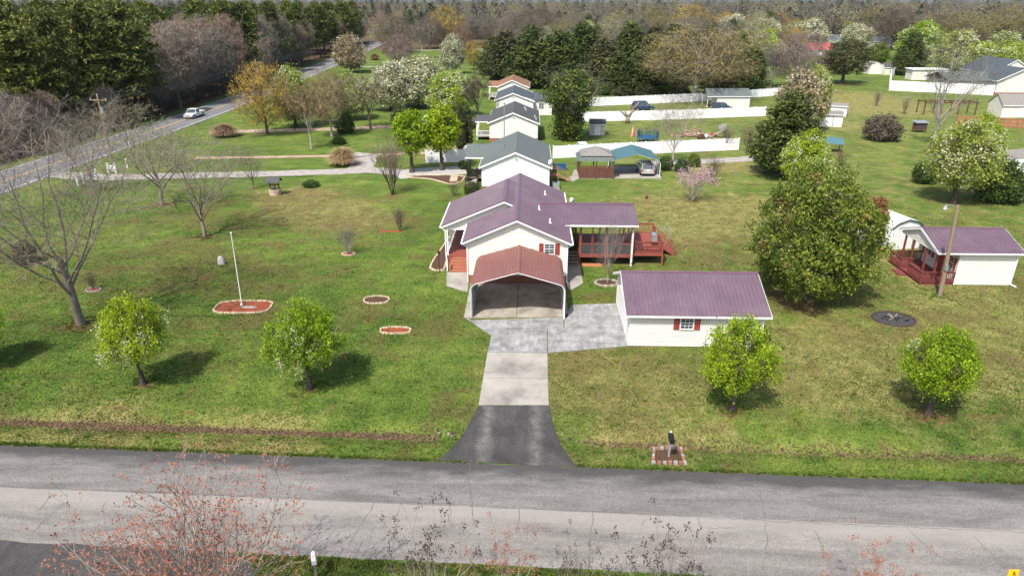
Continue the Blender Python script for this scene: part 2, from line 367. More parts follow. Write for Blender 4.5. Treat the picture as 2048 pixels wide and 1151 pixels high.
def lawn_color(nt, blades=False):
    p = wpos(nt)
    n1 = noise(nt, p, 0.10, 5, 0.6, 0.4); n2 = noise(nt, p, 0.55, 5, 0.65, 0.3); n3 = noise(nt, p, 3.6, 5, 0.72); n4 = noise(nt, p, 17, 3, 0.7)
    f = mathn(nt, 'ADD', mathn(nt, 'ADD', mathn(nt, 'ADD', mathn(nt, 'MULTIPLY', n1, 0.26), mathn(nt, 'MULTIPLY', noise(nt, wpos(nt, 0.12, 1.0, 1), 0.9, 4, 0.6, 0.3), 0.12)), mathn(nt, 'MULTIPLY', n2, 0.25)), mathn(nt, 'ADD', mathn(nt, 'MULTIPLY', n3, 0.24), mathn(nt, 'MULTIPLY', n4, 0.13)))
    green = ramp(nt, f, [(0.37, (0.029, 0.052, 0.010)), (0.45, (0.058, 0.101, 0.017)), (0.52, (0.100, 0.153, 0.025)), (0.58, (0.158, 0.203, 0.038)), (0.64, (0.225, 0.225, 0.072))])
    tan = ramp(nt, noise(nt, p, 1.1, 6, 0.7, 0.5), [(0.32, (0.105, 0.115, 0.030)), (0.5, (0.205, 0.185, 0.062)), (0.68, (0.315, 0.260, 0.110))])
    e1 = mathn(nt, 'MULTIPLY_ADD', noise(nt, p, 0.45, 6, 0.68, 0.5), 1.7, -0.85)
    fd = mathn(nt, 'ADD', attr(nt, 'dry'), e1) if not blades else e1
    col = mix(nt, ramp(nt, fd, [(0.22, (0, 0, 0)), (0.66, (0.85,) * 3)]), green, tan)
    # brown thatch showing through in irregular patches
    pb = noise(nt, p, 0.28, 7, 0.7, 0.8)
    pb = mathn(nt, 'ADD', pb, mathn(nt, 'MULTIPLY', mathn(nt, 'MULTIPLY', attr(nt, 'thatch'), noise(nt, p, 0.9, 6, 0.7, 0.4)), 0.30)) if not blades else pb
    col = mix(nt, ramp(nt, pb, [(0.51, (0, 0, 0)), (0.66, (0.62,) * 3)]), col, ramp(nt, n4, [(0.3, (0.075, 0.054, 0.022)), (0.7, (0.18, 0.125, 0.056))]))
    if blades: return col, n4
    e2 = mathn(nt, 'MULTIPLY_ADD', noise(nt, p, 1.0, 8, 0.8, 0.8), 4.2, -2.1)
    red = ramp(nt, n3, [(0.3, (0.070, 0.038, 0.018)), (0.55, (0.135, 0.072, 0.036)), (0.72, (0.20, 0.105, 0.055))])
    col = mix(nt, ramp(nt, mathn(nt, 'ADD', mathn(nt, 'MULTIPLY', attr(nt, 'dirt'), 1.15), mathn(nt, 'MULTIPLY', e2, attr(nt, 'dirt'))), [(0.5, (0, 0, 0)), (1.0, (0.85,) * 3)]), col, red)
    lit = ramp(nt, n4, [(0.3, (0.05, 0.03, 0.017)), (0.5, (0.105, 0.066, 0.038)), (0.7, (0.20, 0.135, 0.085))])
    col = mix(nt, ramp(nt, mathn(nt, 'ADD', attr(nt, 'litter'), mathn(nt, 'MULTIPLY', e2, 0.22)), [(0.35, (0, 0, 0)), (0.75, (0.85,) * 3)]), col, lit)
    wd = ramp(nt, n2, [(0.3, (0.05, 0.034, 0.02)), (0.55, (0.115, 0.078, 0.045)), (0.7, (0.10, 0.10, 0.03))])
    col = mix(nt, ramp(nt, mathn(nt, 'ADD', attr(nt, 'woods'), mathn(nt, 'MULTIPLY', e2, 0.12)), [(0.4, (0, 0, 0)), (0.65, (1, 1, 1))]), col, wd)
    return col, n4
def mat_ground():
    m, nt, b = node_mat('lawn'); col, n4 = lawn_color(nt)
    nt.links.new(col, b.inputs['Base Color']); b.inputs['Roughness'].default_value = 0.95; b.inputs['Specular IOR Level'].default_value = 0.15
    p = wpos(nt)
    h = mathn(nt, 'ADD', mathn(nt, 'MULTIPLY', noise(nt, p, 9, 4, 0.75), 0.7), mathn(nt, 'MULTIPLY', noise(nt, p, 1.6, 4, 0.6), 1.3))
    bump(nt, b, h, 0.9, 0.10); return m
def mat_blades():
    m, nt, b = node_mat('grass_blades'); col, n4 = lawn_color(nt, True)
    t = attr(nt, 'tint'); hs = N(nt, 'ShaderNodeHueSaturation')
    nt.links.new(mathn(nt, 'MULTIPLY_ADD', t, 0.75, 0.72), hs.inputs['Value']); nt.links.new(col, hs.inputs['Color'])
    nt.links.new(hs.outputs[0], b.inputs['Base Color']); b.inputs['Roughness'].default_value = 0.8; b.inputs['Specular IOR Level'].default_value = 0.15
    tr = N(nt, 'ShaderNodeBsdfTranslucent'); nt.links.new(hs.outputs[0], tr.inputs['Color'])
    ms = N(nt, 'ShaderNodeMixShader'); ms.inputs[0].default_value = 0.35
    nt.links.new(b.outputs[0], ms.inputs[1]); nt.links.new(tr.outputs[0], ms.inputs[2]); nt.links.new(ms.outputs[0], nt.nodes['Material Output'].inputs['Surface'])
    return m
# highway at the left: edges as seen, smoothed
HW_R = [(-62, 20), (-65.0, 60), (-66.0, 81.5), (-65.6, 110), (-65.8, 151.3), (-67.5, 190), (-72.5, 253.2), (-78.5, 333), (-86.0, 427), (-104, 560), (-135, 700)]
HW_W = 9.2
HWY = np.array([p[1] for p in HW_R], float); HWX = np.array([p[0] for p in HW_R], float)
hy = np.linspace(20, 700, 120); hx_ = np.interp(hy, HWY, HWX)
k = np.ones(9) / 9; hx_[4:-4] = np.convolve(hx_, k, 'valid'); HWX, HWY = hx_, hy; HWXL = HWX - HW_W
MAT_LAWN = mat_ground()
me = build_ground(); me.materials.append(MAT_LAWN); structure(link('ground', me))

def strip(name, off0, off1, z, mat, parent=None, y0=20, y1=700, dash=None):
    mb = MB(); sel = [(x, y) for x, y in zip(HWX, HWY) if y0 <= y <= y1]
    vs = []
    for x, y in sel: vs += [(x + off0, y, z), (x + off1, y, z)]
    mb.add(vs, [(2*i, 2*i+1, 2*i+3, 2*i+2) for i in range(len(sel) - 1)])
    return mb.build(name, mat, parent)
hw = structure(strip('highway', -HW_W, 0, 0.03, ASPH_H))
for a, mt in ((-HW_W / 2 - 0.2, PAINT_Y), (-HW_W / 2 + 0.08, PAINT_Y), (-HW_W + 0.55, PAINT_L), (-0.7, PAINT_L)):
    strip('lane_line', a, a + 0.14, 0.036, mt, hw)

def sheet(name, pts, z, mat, parent=None, thick=0.0, tile=0):
    pts = [(p[0], p[1]) for p in pts]
    a = sum(pts[i][0] * pts[(i+1) % len(pts)][1] - pts[(i+1) % len(pts)][0] * pts[i][1] for i in range(len(pts)))
    if a < 0: pts = pts[::-1]
    mb = MB()
    if thick: mb.prism(pts, z - thick, z)
    else: mb.poly([(x, y, z) for x, y in pts])
    return mb.build(name, mat, parent)
# ---- the road in front: newer upper lane, older pale lower lane, cracks
rd = thing('road', '', '', (0, 0, 0)); del rd['category']; del rd['label']; structure(rd)
rng = random.Random(3)
def wob(x, s): return 0.035 * math.sin(x * 1.7 + s) + 0.03 * math.sin(x * 4.1 + 2 * s)
xsr = [-130 + i * 1.0 for i in range(261)]
mb = MB(); vs = []
for x in xsr: vs += [(x, road_seam(x) - 0.05, 0.020), (x, road_top(x) + wob(x, 1), 0.020)]
mb.add(vs, [(2*i, 2*i+2, 2*i+3, 2*i+1) for i in range(len(xsr) - 1)]); mb.build('lane', ASPH_N, rd)
mb = MB(); vs = []
for x in xsr: vs += [(x, road_bot(x) + wob(x, 4), 0.026), (x, road_seam(x) + wob(x, 7) * 0.5, 0.026)]
mb.add(vs, [(2*i, 2*i+2, 2*i+3, 2*i+1) for i in range(len(xsr) - 1)]); mb.build('lane', ASPH_O, rd)
def crack(pts_px, w=0.035, z=0.031):
    r = random.Random(int(pts_px[0][0])); P = [G(*p) for p in pts_px]; fine = []
    for a, b in zip(P[:-1], P[1:]):
        n = max(2, int((b - a).length / 0.22))
        for i in range(n): fine.append(a.lerp(b, i / n) + Vector((r.uniform(-.05, .05), r.uniform(-.05, .05), 0)))
    fine.append(P[-1]); mb = MB(); vs = []
    for i, p in enumerate(fine):
        d = (fine[min(i+1, len(fine)-1)] - fine[max(i-1, 0)]).normalized(); nrm = Vector((-d.y, d.x, 0)) * (w * r.uniform(0.25, 0.8))
        vs += [(p.x - nrm.x, p.y - nrm.y, z), (p.x + nrm.x, p.y + nrm.y, z)]
    mb.add(vs, [(2*i, 2*i+1, 2*i+3, 2*i+2) for i in range(len(fine) - 1)])
    return mb.build('crack', CRACK, rd)
for c in ([(640,912),(622,940),(600,975)], [(943,920),(936,960),(945,1005),(948,1050)], [(1505,952),(1520,985),(1531,1035)], [(750,1005),(725,1045),(700,1085)],
          [(803,1004),(790,1040)], [(1187,1020),(1180,1075),(1178,1128)], [(1180,1078),(1240,1085),(1300,1092)], [(1040,1018),(1036,1045)], [(1395,1035),(1400,1055),(1470,1057)],
          [(1630,1060),(1645,1095),(1665,1140)], [(1820,1062),(1850,1090),(1890,1120)], [(130,1005),(90,1040),(62,1070)], [(100,990),(80,1020)], [(1530,1040),(1535,1085),(1525,1140)],
          [(1945,1070),(1975,1100),(2000,1130)], [(1290,1040),(1283,1050)], [(0,974),(250,982),(500,992),(760,1001),(1020,1014),(1300,1029),(1600,1045),(2048,1064)]):
    crack(c, 0.028)
# ---- bottom-left asphalt drive across the road
structure(sheet('near_driveway', [G(-60,1078), G(100,1084), G(395,1090), G(470,1108), G(505,1130), G(530,1200), G(500,1400), G(-60,1400)], 0.016, ASPH_D))
# ---- tar apron, concrete drive, pads
ap_l = [(957,811),(950,824),(938,846),(926,868),(908,890),(884,914),(870,921)]; ap_r = [(1099,811),(1104,838),(1111,862),(1122,890),(1147,924),(1158,934)]
structure(sheet('driveway_apron', [G(*p) for p in ap_l] + [G(*p) for p in ap_r[::-1]], 0.024, ASPH_A))
drive = thing('driveway', '', '', G(1030, 760)); del drive['category']; del drive['label']; structure(drive)
def slab(pxs, mat, z=0.05, shrink=0.012, world=None, name='slab'):
    pts = [Vector((p[0], p[1])) for p in world] if world else [G(*p).to_2d() for p in pxs]
    c = sum(pts, Vector((0, 0))) / len(pts)
    pts = [p + (c - p).normalized() * shrink for p in pts]
    loc = drive.location
    return sheet(name, [(p.x - loc.x, p.y - loc.y) for p in pts], z, mat, drive, 0.12)
slab([(975,705),(1095,707),(1096,757),(966,756)], CONC); slab([(966,756.5),(1096,757.5),(1098,810),(957,810)], CONC)
slab([(985,657),(1094,657),(1095,706),(975,704),(982,673)], CONC_PAD); slab([(1095,657),(1246,655),(1257,692),(1096,706)], CONC_PAD)
slab([(1143,610),(1234,607),(1246,654.5),(1128,656),(1130,634)], CONC_PAD); slab([(928,634),(942,641),(1128,635),(1127,656),(985,656.5),(983,672)], CONC_PAD)
slab(None, CONC_DK, world=[(-4.95, 46.55), (-0.98, 46.75), (-0.98, 53.5), (-5.0, 53.5)]); slab(None, CONC_DK, world=[(-0.94, 46.75), (2.95, 46.95), (3.0, 53.5), (-0.94, 53.5)])
slab([(1135,528),(1160,528),(1166,567),(1140,582),(1134,572)], CONC); slab([(893,545),(936,545),(937,563),(935,585),(893,572)], CONC)
HARD = [[G(*p) for p in ap_l] + [G(*p) for p in ap_r[::-1]]] + [[G(*p) for p in q] for q in (
    [(975,703),(1096,704),(1098,810),(957,810)], [(928,634),(937,565),(1135,560),(1143,610),(1234,606),(1258,692),(1096,706),(975,704),(984,672)],
    [(1135,528),(1160,528),(1166,567),(1140,582)], [(893,540),(936,540),(935,585),(893,572)], [(-60,1078),(395,1090),(470,1108),(505,1130),(530,1200),(-60,1400)])]
# neighbour drives: pale gravel drive with its paved mouth, dirt track, side court
def band(name, pxs, w0, mat, z=0.02):
    P = [G(*p) for p in pxs]; mb = MB(); vs = []
    fine = []
    for a, b in zip(P[:-1], P[1:]):
        for i in range(6): fine.append(a.lerp(b, i / 6))
    fine.append(P[-1])
    for i, p in enumerate(fine):
        d = (fine[min(i+1, len(fine)-1)] - fine[max(i-1, 0)]).normalized(); w = w0 * (1 + 0.08 * math.sin(i * 1.9)) / 2
        vs += [(p.x - d.y * w, p.y + d.x * w, z), (p.x + d.y * w, p.y - d.x * w, z)]
    mb.add(vs, [(2*i, 2*i+1, 2*i+3, 2*i+2) for i in range(len(fine) - 1)])
    return structure(mb.build(name, mat))
DIRTROAD = concrete('pinkish_dirt', (0.33, 0.235, 0.17), 0.3, 0.8)
band('gravel_drive', [(60,345),(200,355),(330,352),(520,348),(680,343),(745,340),(800,345),(870,345)], 3.4, GRAVEL)
band('gravel_drive_spur', [(720,338),(728,325),(730,312),(700,309)], 3.6, GRAVEL, 0.024)
band('paved_court', [(790,350),(850,344),(930,340)], 5.0, PAVE, 0.028)
band('dirt_track', [(390,316),(480,315),(660,312),(740,310),(860,306)], 1.6, DIRTROAD)
band('dirt_drive', [(420,264),(560,261),(700,257),(800,252),(860,248)], 3.2, DIRTROAD)
band('garden_path', [(1290,327),(1380,324),(1480,319),(1560,312)], 3.0, GRAVEL, 0.02)
band('concrete_walk', [(1135,362),(1155,352),(1160,340)], 1.6, CONC, 0.03)
band('field_drive', [(700,134),(760,133),(840,132)], 3.0, GRAVEL)
band('far_drive', [(800,102),(880,100),(960,98),(1000,120)], 4.0, GRAVEL)
def in_poly(x, y, poly):
    inside = np.zeros(x.shape, bool); n = len(poly)
    for i in range(n):
        x1, y1 = poly[i][0], poly[i][1]; x2, y2 = poly[(i+1) % n][0], poly[(i+1) % n][1]
        c = ((y1 > y) != (y2 > y)); inside ^= c & (x < (x2 - x1) * (y - y1) / (y2 - y1 + 1e-12) + x1)
    return inside
def rect(x0, x1, y0, y1): return [(x0, y0), (x1, y0), (x1, y1), (x0, y1)]
HARD += [rect(-8.0, 3.2, 53.4, 69.5), rect(6.6, 16.0, 42.2, 50.2), rect(4.2, 12.2, 58, 64.3), rect(32.6, 40.6, 54.1, 60.4)]
def build_grass():
    r = np.random.default_rng(5)
    n = 560000; y = 20 + 62 * r.random(n) ** 1.35; x = (r.random(n) * 2 - 1) * (y * 0.80 + 7)
    keep = r.random(n) < np.clip(1.15 - (y - 40) / 55, 0.12, 1)
    keep &= ~((y > road_bot(x) - 0.02) & (y < road_top(x) + 0.06))
    for poly in HARD: keep &= ~in_poly(x, y, poly)
    d = y - road_top(x); keep &= ~((np.abs(d - 2.5) < 0.45) & (r.random(n) < 0.75) & (np.abs(x + .9) > 3.5))
    for px, py, rad in DIRT:
        p = G(px, py); keep &= ~((((x - p.x) / (rad * 0.9)) ** 2 + ((y - p.y) / (rad * 0.75)) ** 2 < 1) & (r.random(n) < 0.85))
    keep &= ~(x < np.interp(y, HWY, HWX) + 0.5)
    x = x[keep]; y = y[keep]
    # coarser weed and fescue tufts: scattered clumps, road edges, round the trunks
    cx = (r.random(700) * 2 - 1) * 46; cy = 29 + 30 * r.random(700) ** 1.5; ex = r.random(1500) * 84 - 44; ey = road_top(ex) + .05 + .12 * r.random(1500); e2x = r.random(900) * 50 - 25; e2y = road_bot(e2x) - .1 - .4 * r.random(900)
    tb = [G(*q) for q in ((287,768),(620,778),(1465,820),(1855,830),(163,648),(484,611),(1337,914),(1880,592),(443,528),(410,473))]; tx = np.concatenate([p.x + .55 * r.standard_normal(26) for p in tb]); ty = np.concatenate([p.y + .55 * r.standard_normal(26) for p in tb])
    cx = np.concatenate([cx, ex, e2x, tx]); cy = np.concatenate([cy, ey, e2y, ty]); ok = np.ones(len(cx), bool)
    for poly in HARD: ok &= ~in_poly(cx, cy, poly)
    ok &= ~((cy > road_bot(cx)) & (cy < road_top(cx))); cx, cy = cx[ok], cy[ok]; nc = len(cx) * 14
    wx = np.repeat(cx, 14) + .07 * r.standard_normal(nc); wy = np.repeat(cy, 14) + .06 * r.standard_normal(nc)
    tall = np.concatenate([np.zeros(len(x)), np.repeat(.02 + .06 * r.random(len(cx)), 14)]); x = np.concatenate([x, wx]); y = np.concatenate([y, wy])
    n = len(x); z = ground_z(x, y)
    patch = 0.5 + 0.5 * np.sin(x * 1.3 + 2 * np.sin(y * .7)) * np.sin(y * 1.1 + 1.7 * np.sin(x * .6))
    h = (0.035 + 0.055 * r.random(n)) * (0.7 + 0.6 * patch) + tall * (.4 + .8 * r.random(n)); w = 0.022 + 0.03 * r.random(n); a = r.random(n) * 2 * np.pi; ln = 0.8 * h
    b = r.random(n) * 2 * np.pi
    V = np.empty((n, 3, 3), np.float32)
    V[:, 0] = np.stack([x - w * np.cos(a), y - w * np.sin(a), z], -1); V[:, 1] = np.stack([x + w * np.cos(a), y + w * np.sin(a), z], -1)
    V[:, 2] = np.stack([x + ln * np.cos(b), y + ln * np.sin(b), z + h], -1)
    me = np_mesh('lawn_grass', V.reshape(-1, 3), np.arange(n * 3).reshape(-1, 3), mat_blades(), r.random(n), tri=True)
    o = link('lawn_grass', me); o['kind'] = 'stuff'; o['label'] = 'short patchy green grass covering the lawns'; o['category'] = 'grass'
build_grass()
def scatter_litter():
    r = np.random.default_rng(8); n = 12000
    x = r.random(n) * 62 - 32; d = 2.5 + (.16 + .3 * (.5 + .5 * np.sin(x * .55 + 2.2 * np.sin(x * .21)))) * r.standard_normal(n) * np.where(x < 0, 1, .8); keep = (np.abs(x + 0.9) > 3.9) & (r.random(n) < np.where(x < 0, 1, .5)); x = x[keep]; d = d[keep]; n = len(x)
    y = road_top(x) + d; z = ground_z(x, y) + 0.01 + 0.02 * r.random(n); s = 0.022 + 0.035 * r.random(n); a = r.random(n) * 6.28
    t = r.standard_normal((n, 3)) * 0.012; V = np.empty((n, 4, 3))
    for k_, (u, v) in enumerate(((-1, -.7), (1, -.7), (1, .7), (-1, .7))):
        V[:, k_] = np.stack([x + s * (u * np.cos(a) - v * np.sin(a)), y + s * (u * np.sin(a) + v * np.cos(a)), z + 0.015 * np.sin(a * 3 + k_) + 0.01], -1)
    mt = leaf_mat('dead_leaves', [(0.0, (0.05, 0.028, 0.016)), (0.5, (0.11, 0.068, 0.04)), (1.0, (0.24, 0.155, 0.10))], 0.1)
    o = link('leaf_litter', np_mesh('leaf_litter', V.reshape(-1, 3), np.arange(n * 4).reshape(-1, 4), mt, r.random(n)))
    o['kind'] = 'stuff'; o['label'] = 'brown dead leaves lying along the roadside ditch'; o['category'] = 'leaves'
scatter_litter()
# ------------------------------------------------------------------ building helpers (world coordinates under an Empty)
def put(o, parent):
    o.parent = parent
    if parent.type == 'EMPTY': o.matrix_parent_inverse = parent.matrix_basis.inverted()
    return o
def wb(mb, name, mat, parent, smooth=False, bevel=0.0): return put(mb.build(name, mat, None, smooth, bevel), parent)
def wbs(mb, name, mat, parent):
    """every piece added to mb becomes a part of its own"""
    pc = mb.pc + [(len(mb.v), len(mb.f))]
    for (v0, f0), (v1, f1) in zip(pc[:-1], pc[1:]):
        q = MB(); q.v = mb.v[v0:v1]; q.f = [tuple(i - v0 for i in f) for f in mb.f[f0:f1]]; put(q.build(name, mat), parent)
def siding(parent, name, mat, org, u, nrm, prof, lap=0.2, proud=0.042):
    """lapped boards on a wall: org = (x, y), u along the wall, nrm outward, prof = [(z, s0, s1), ...] rising"""
    zs = [p[0] for p in prof]; mb = MB(); z = zs[0]
    def at(z):
        return (float(np.interp(z, zs, [p[1] for p in prof])), float(np.interp(z, zs, [p[2] for p in prof])))
    def W(s, z, o): return (org[0] + u[0] * s + nrm[0] * o, org[1] + u[1] * s + nrm[1] * o, z)
    cuts = sorted(set([round(zs[0] + i * lap, 4) for i in range(int((zs[-1] - zs[0]) / lap) + 1)] + [round(q, 4) for q in zs]))
    for a, b in zip(cuts[:-1], cuts[1:]):
        (a0, a1), (b0, b1) = at(a), at(b)
        if a1 - a0 < 0.02 and b1 - b0 < 0.02: continue
        i = int((a - zs[0] + 1e-4) / lap); fa = proud * (1 - ((a - zs[0]) - i * lap) / lap); fb = proud * (1 - ((b - zs[0]) - i * lap) / lap)
        mb.poly([W(a0, a, fa), W(a1, a, fa), W(b1, b, max(fb, 0)), W(b0, b, max(fb, 0))])
        mb.poly([W(a0, a, 0), W(a1, a, 0), W(a1, a, fa), W(a0, a, fa)])
    return wb(mb, name, mat, parent)
_panel_cache = {}
def metal_roof(parent, A, B, C, mat, pw=0.92, ribs=3, th=0.03, name='panel', cap=None):
    """ribbed sheets side by side over the rectangle A-B (eave), A-C (up the slope); each sheet its own object"""
    A, B, C = Vector(A), Vector(B), Vector(C); u = B - A; v = C - A; n = u.cross(v).normalized()
    if n.z < 0: A, B, C = B, A, C + u; u = B - A; v = C - A; n = u.cross(v).normalized()
    k = max(1, round(u.length / pw)); w = u.length / k; L = v.length; key = (round(w, 3), round(L, 3), mat.name, ribs)
    if key not in _panel_cache:
        xs = [(0, 0.0)]
        for i in range(ribs):
            c = (i + 0.5) * w / ribs; xs += [(c - 0.050, 0.0), (c - 0.032, 0.044), (c + 0.032, 0.044), (c + 0.050, 0.0)]
        xs += [(w, 0.0)]; mb = MB(); m = len(xs)
        vs = [(x, 0, z) for x, z in xs] + [(x, L, z) for x, z in xs] + [(0, 0, -th), (w, 0, -th), (w, L, -th), (0, L, -th)]
        fs = [(i, i + 1, m + i + 1, m + i) for i in range(m - 1)] + [(2*m, 2*m+3, 2*m+2, 2*m+1), tuple([2*m, 2*m+1] + list(range(m - 1, -1, -1))), tuple([2*m+2, 2*m+3] + list(range(m, 2*m)))]
        fs += [(2*m, 0, m, 2*m+3), (2*m+1, 2*m+2, 2*m-1, m-1)]
        mb.add(vs, fs); _panel_cache[key] = mb.mesh(name, mat)
    R = Matrix((u.normalized(), v.normalized(), n)).transposed().to_4x4()
    for i in range(k):
        o = link(name, _panel_cache[key]); o.parent = parent
        if parent.type == 'EMPTY': o.matrix_parent_inverse = parent.matrix_basis.inverted()
        o.matrix_basis = Matrix.Translation(A + u * (i / k)) @ R
def cap_line(mb, p0, p1, n1, n2, w=0.22, t=0.02, lift=0.035):
    """folded ridge cap along p0-p1 lying on slopes whose down directions are n1, n2"""
    p0, p1 = Vector(p0) + Vector((0, 0, lift)), Vector(p1) + Vector((0, 0, lift))
    for d in (Vector(n1), Vector(n2)):
        d = d.normalized() * w; mb.extr([p0, p1, p1 + d, p0 + d], (0, 0, t))
def window(parent, org, u, nrm, s0, s1, z0, z1, shut=0.0, bars=1, fw=0.07):
    def W(s, z, o): o += 0.043; return Vector((org[0] + u[0] * s + nrm[0] * o, org[1] + u[1] * s + nrm[1] * o, z))
    def slabm(mb, a, b, c, d, o0, o1): mb.extr([W(a, c, o0), W(b, c, o0), W(b, d, o0), W(a, d, o0)], Vector((nrm[0], nrm[1], 0)) * (o1 - o0))
    f = MB()
    slabm(f, s0 - fw, s0, z0 - fw, z1 + fw, 0, .06); slabm(f, s1, s1 + fw, z0 - fw, z1 + fw, 0, .06)
    slabm(f, s0, s1, z1, z1 + fw, 0, .06); slabm(f, s0, s1, z0 - fw, z0, 0, .075)
    zm = (z0 + z1) / 2; slabm(f, s0, s1, zm - .025, zm + .025, .02, .05)
    for i in range(1, bars + 1):
        s = s0 + (s1 - s0) * i / (bars + 1); slabm(f, s - .012, s + .012, z0, z1, .022, .035)
    for z in ((z0 + zm) / 2, (z1 + zm) / 2):
        slabm(f, s0, s1, z - .012, z + .012, .022, .036)
    w = wb(f, 'window', W_TRIM, parent)
    g = MB(); slabm(g, s0, s1, z0, z1, 0.004, .02); g.build('pane', GLASS, w)
    if shut:
        for a, b in ((s0 - fw - 0.04 - shut, s0 - fw - 0.04), (s1 + fw + 0.04, s1 + fw + 0.04 + shut)):
            m = MB(); zz0, zz1 = z0 - fw, z1 + fw
            slabm(m, a, a + .05, zz0, zz1, 0, .05); slabm(m, b - .05, b, zz0, zz1, 0, .05)
            for q in (zz0, zm - .03, zz1 - .06): slabm(m, a + .05, b - .05, q, q + .06, 0, .05)
            nl = 12
            for i in range(nl):
                z = zz0 + .06 + (zz1 - zz0 - .12) * i / nl
                if abs(z - zm) > .04: slabm(m, a + .05, b - .05, z, z + (zz1 - zz0 - .12) / nl * .7, 0.0, .032)
            wb(m, 'shutter', SHUT, parent)
    return w
def railing(parent, p0, p1, h, mat, step=0.14, bw=0.04, post=0.09, base=0.10, bench=False, ends=(True, True), toprail=None):
    """posts, top and bottom rail, each baluster a piece"""
    p0, p1 = Vector(p0), Vector(p1); L = (p1 - p0).length; d = (p1 - p0) / L; Z = Vector((0, 0, 1))
    m = MB(); m.bar(p0 + Z * h, p1 + Z * h, 0.13, 0.045)
    r = put(m.build('railing', toprail or mat), parent)
    MB().bar(p0 + Z * base, p1 + Z * base, 0.05, 0.08).build('bottom_rail', mat, r); MB().bar(p0 + Z * (h - .068), p1 + Z * (h - .068), 0.045, 0.08).build('upper_rail', mat, r)
    for e, p in zip(ends, (p0, p1)):
        if e:
            q = MB(); q.box(p.x - post / 2, p.x + post / 2, p.y - post / 2, p.y + post / 2, p.z, p.z + h + 0.03); q.build('rail_post', mat, r)
    n = max(1, int(L / step))
    me = MB().box(-bw / 2, bw / 2, -bw / 2, bw / 2, 0, 1).mesh('baluster', mat)
    for i in range(1, n):
        q = p0 + d * (L * i / n); o = link('baluster', me, r); o.location = (q.x, q.y, q.z + base); o.scale = (1, 1, h - base - 0.05)
    return r
def boards(parent, x0, x1, y0, y1, z, mat, bw=0.14, along='x', th=0.035, name='deck_board'):
    n = int(round(((y1 - y0) if along == 'x' else (x1 - x0)) / bw)); g = 0.008
    L = (x1 - x0) if along == 'x' else (y1 - y0); w = ((y1 - y0) if along == 'x' else (x1 - x0)) / n
    me = (MB().box(0, L, g / 2, w - g / 2, -th, 0) if along == 'x' else MB().box(g / 2, w - g / 2, 0, L, -th, 0)).mesh(name, mat)
    for i in range(n):
        o = put(link(name, me), parent); o.location = (x0, y0 + i * w, z) if along == 'x' else (x0 + i * w, y0, z)
def steps(parent, x0, x1, y0, y1, n, ztop, mat, axis='y', name='step', closed=True, flip=False):
    """n treads rising from y0 (ground) to y1 (top)"""
    for i in range(n):
        a, b = i / n, (i + 1) / n; zt = ztop * (i + 1) / (n + 1); m = MB()
        zb = 0 if closed else zt - 0.05
        if axis == 'y': m.box(x0, x1, y0 + (y1 - y0) * a, y0 + (y1 - y0) * b - 0.004, zb, zt)
        else:
            xa, xb = sorted((y0 + (y1 - y0) * a, y0 + (y1 - y0) * b)); m.box(xa, xb - 0.004, x0, x1, zb, zt)
        wb(m, name, mat, parent)
def brick_wall(parent, x0, x1, y, z0, z1, mat, bl=0.30, bh=0.10, depth_=0.10, nrm=-1):
    """courses of bricks along x, each its own piece over a mortar bed"""
    wb(MB().box(x0, x1, min(y, y - nrm * .1), max(y, y - nrm * .1), z0, z1), 'mortar_bed', PAVE, parent)
    me = MB().box(0.008, bl - 0.008, -0.012, 0.012, 0.006, bh - 0.008).mesh('brick', mat); row = 0; z = z0
    while z < z1 - 0.03:
        x = x0 - (bl / 2 if row % 2 else 0)
        while x < x1 - 0.05:
            xa = max(x, x0); xb = min(x + bl, x1)
            o = put(link('brick', me), parent); o.location = (xa, y + nrm * 0.012, z); o.scale = ((xb - xa) / bl, 1, 1); x += bl
        z += bh; row += 1
def downspout(parent, pts, r=0.045):
    m = MB()
    for a, b in zip(pts[:-1], pts[1:]): m.bar(a, b, 0.085, 0.085)
    wb(m, 'downspout', W_TRIM, parent)

# ------------------------------------------------------------------ main house
H = thing('house', 'cream sided house with plum metal gable roof behind the carport', 'house', (-1.1, 53.6, 0))
HX0, HX1, HY0, HY1 = -5.2, 3.05, 53.6, 69.2; HZ, RZ, RX = 3.72, 5.72, -1.1; SL = (RZ - HZ - 0.02) / (HX1 + 0.38 - RX)
def hz(x): return RZ - SL * abs(x - RX)
foundation = wb(MB().box(HX0 + .03, HX1 - .03, HY0 + .13, HY1 - .03, 0, 0.74), 'foundation', BRICK, H)
brick_wall(H, HX0 + .03, HX1 - .03, HY0 + .03, 0.0, 0.72, BRICK)
wb(MB().box(HX0 + .02, HX1 - .02, HY0 + .02, HY1 - .02, 0.74, HZ - .05), 'wall_core', W_SIDING, H)
ridge_w = hz(RX) - 0.10
siding(H, 'wall', W_SIDING, (HX0, HY0), (1, 0), (0, -1), [(0.74, 0, HX1 - HX0), (hz(HX0) - .10, 0, HX1 - HX0), (ridge_w, RX - HX0, RX - HX0 + .01)])
siding(H, 'wall', W_SIDING, (HX1, HY0), (0, 1), (1, 0), [(0.74, 0, HY1 - HY0), (HZ - .02, 0, HY1 - HY0)])
siding(H, 'wall', W_SIDING, (HX0, HY1), (0, -1), (-1, 0), [(0.74, 0, HY1 - HY0), (HZ - .02, 0, HY1 - HY0)])
siding(H, 'wall', W_SIDING, (HX1, HY1), (-1, 0), (0, 1), [(0.74, 0, HX1 - HX0), (hz(HX0) - .10, 0, HX1 - HX0), (ridge_w, HX1 - RX, HX1 - RX + .01)])
m = MB()
for x, y in ((HX0, HY0), (HX1, HY0), (HX0, HY1), (HX1, HY1)): m.box(x - .05, x + .05, y - .05, y + .05, 0.74, HZ - .05)
wbs(m, 'corner_trim', W_TRIM, H)
m = MB()                                                     # roof deck: two slabs below the sheets
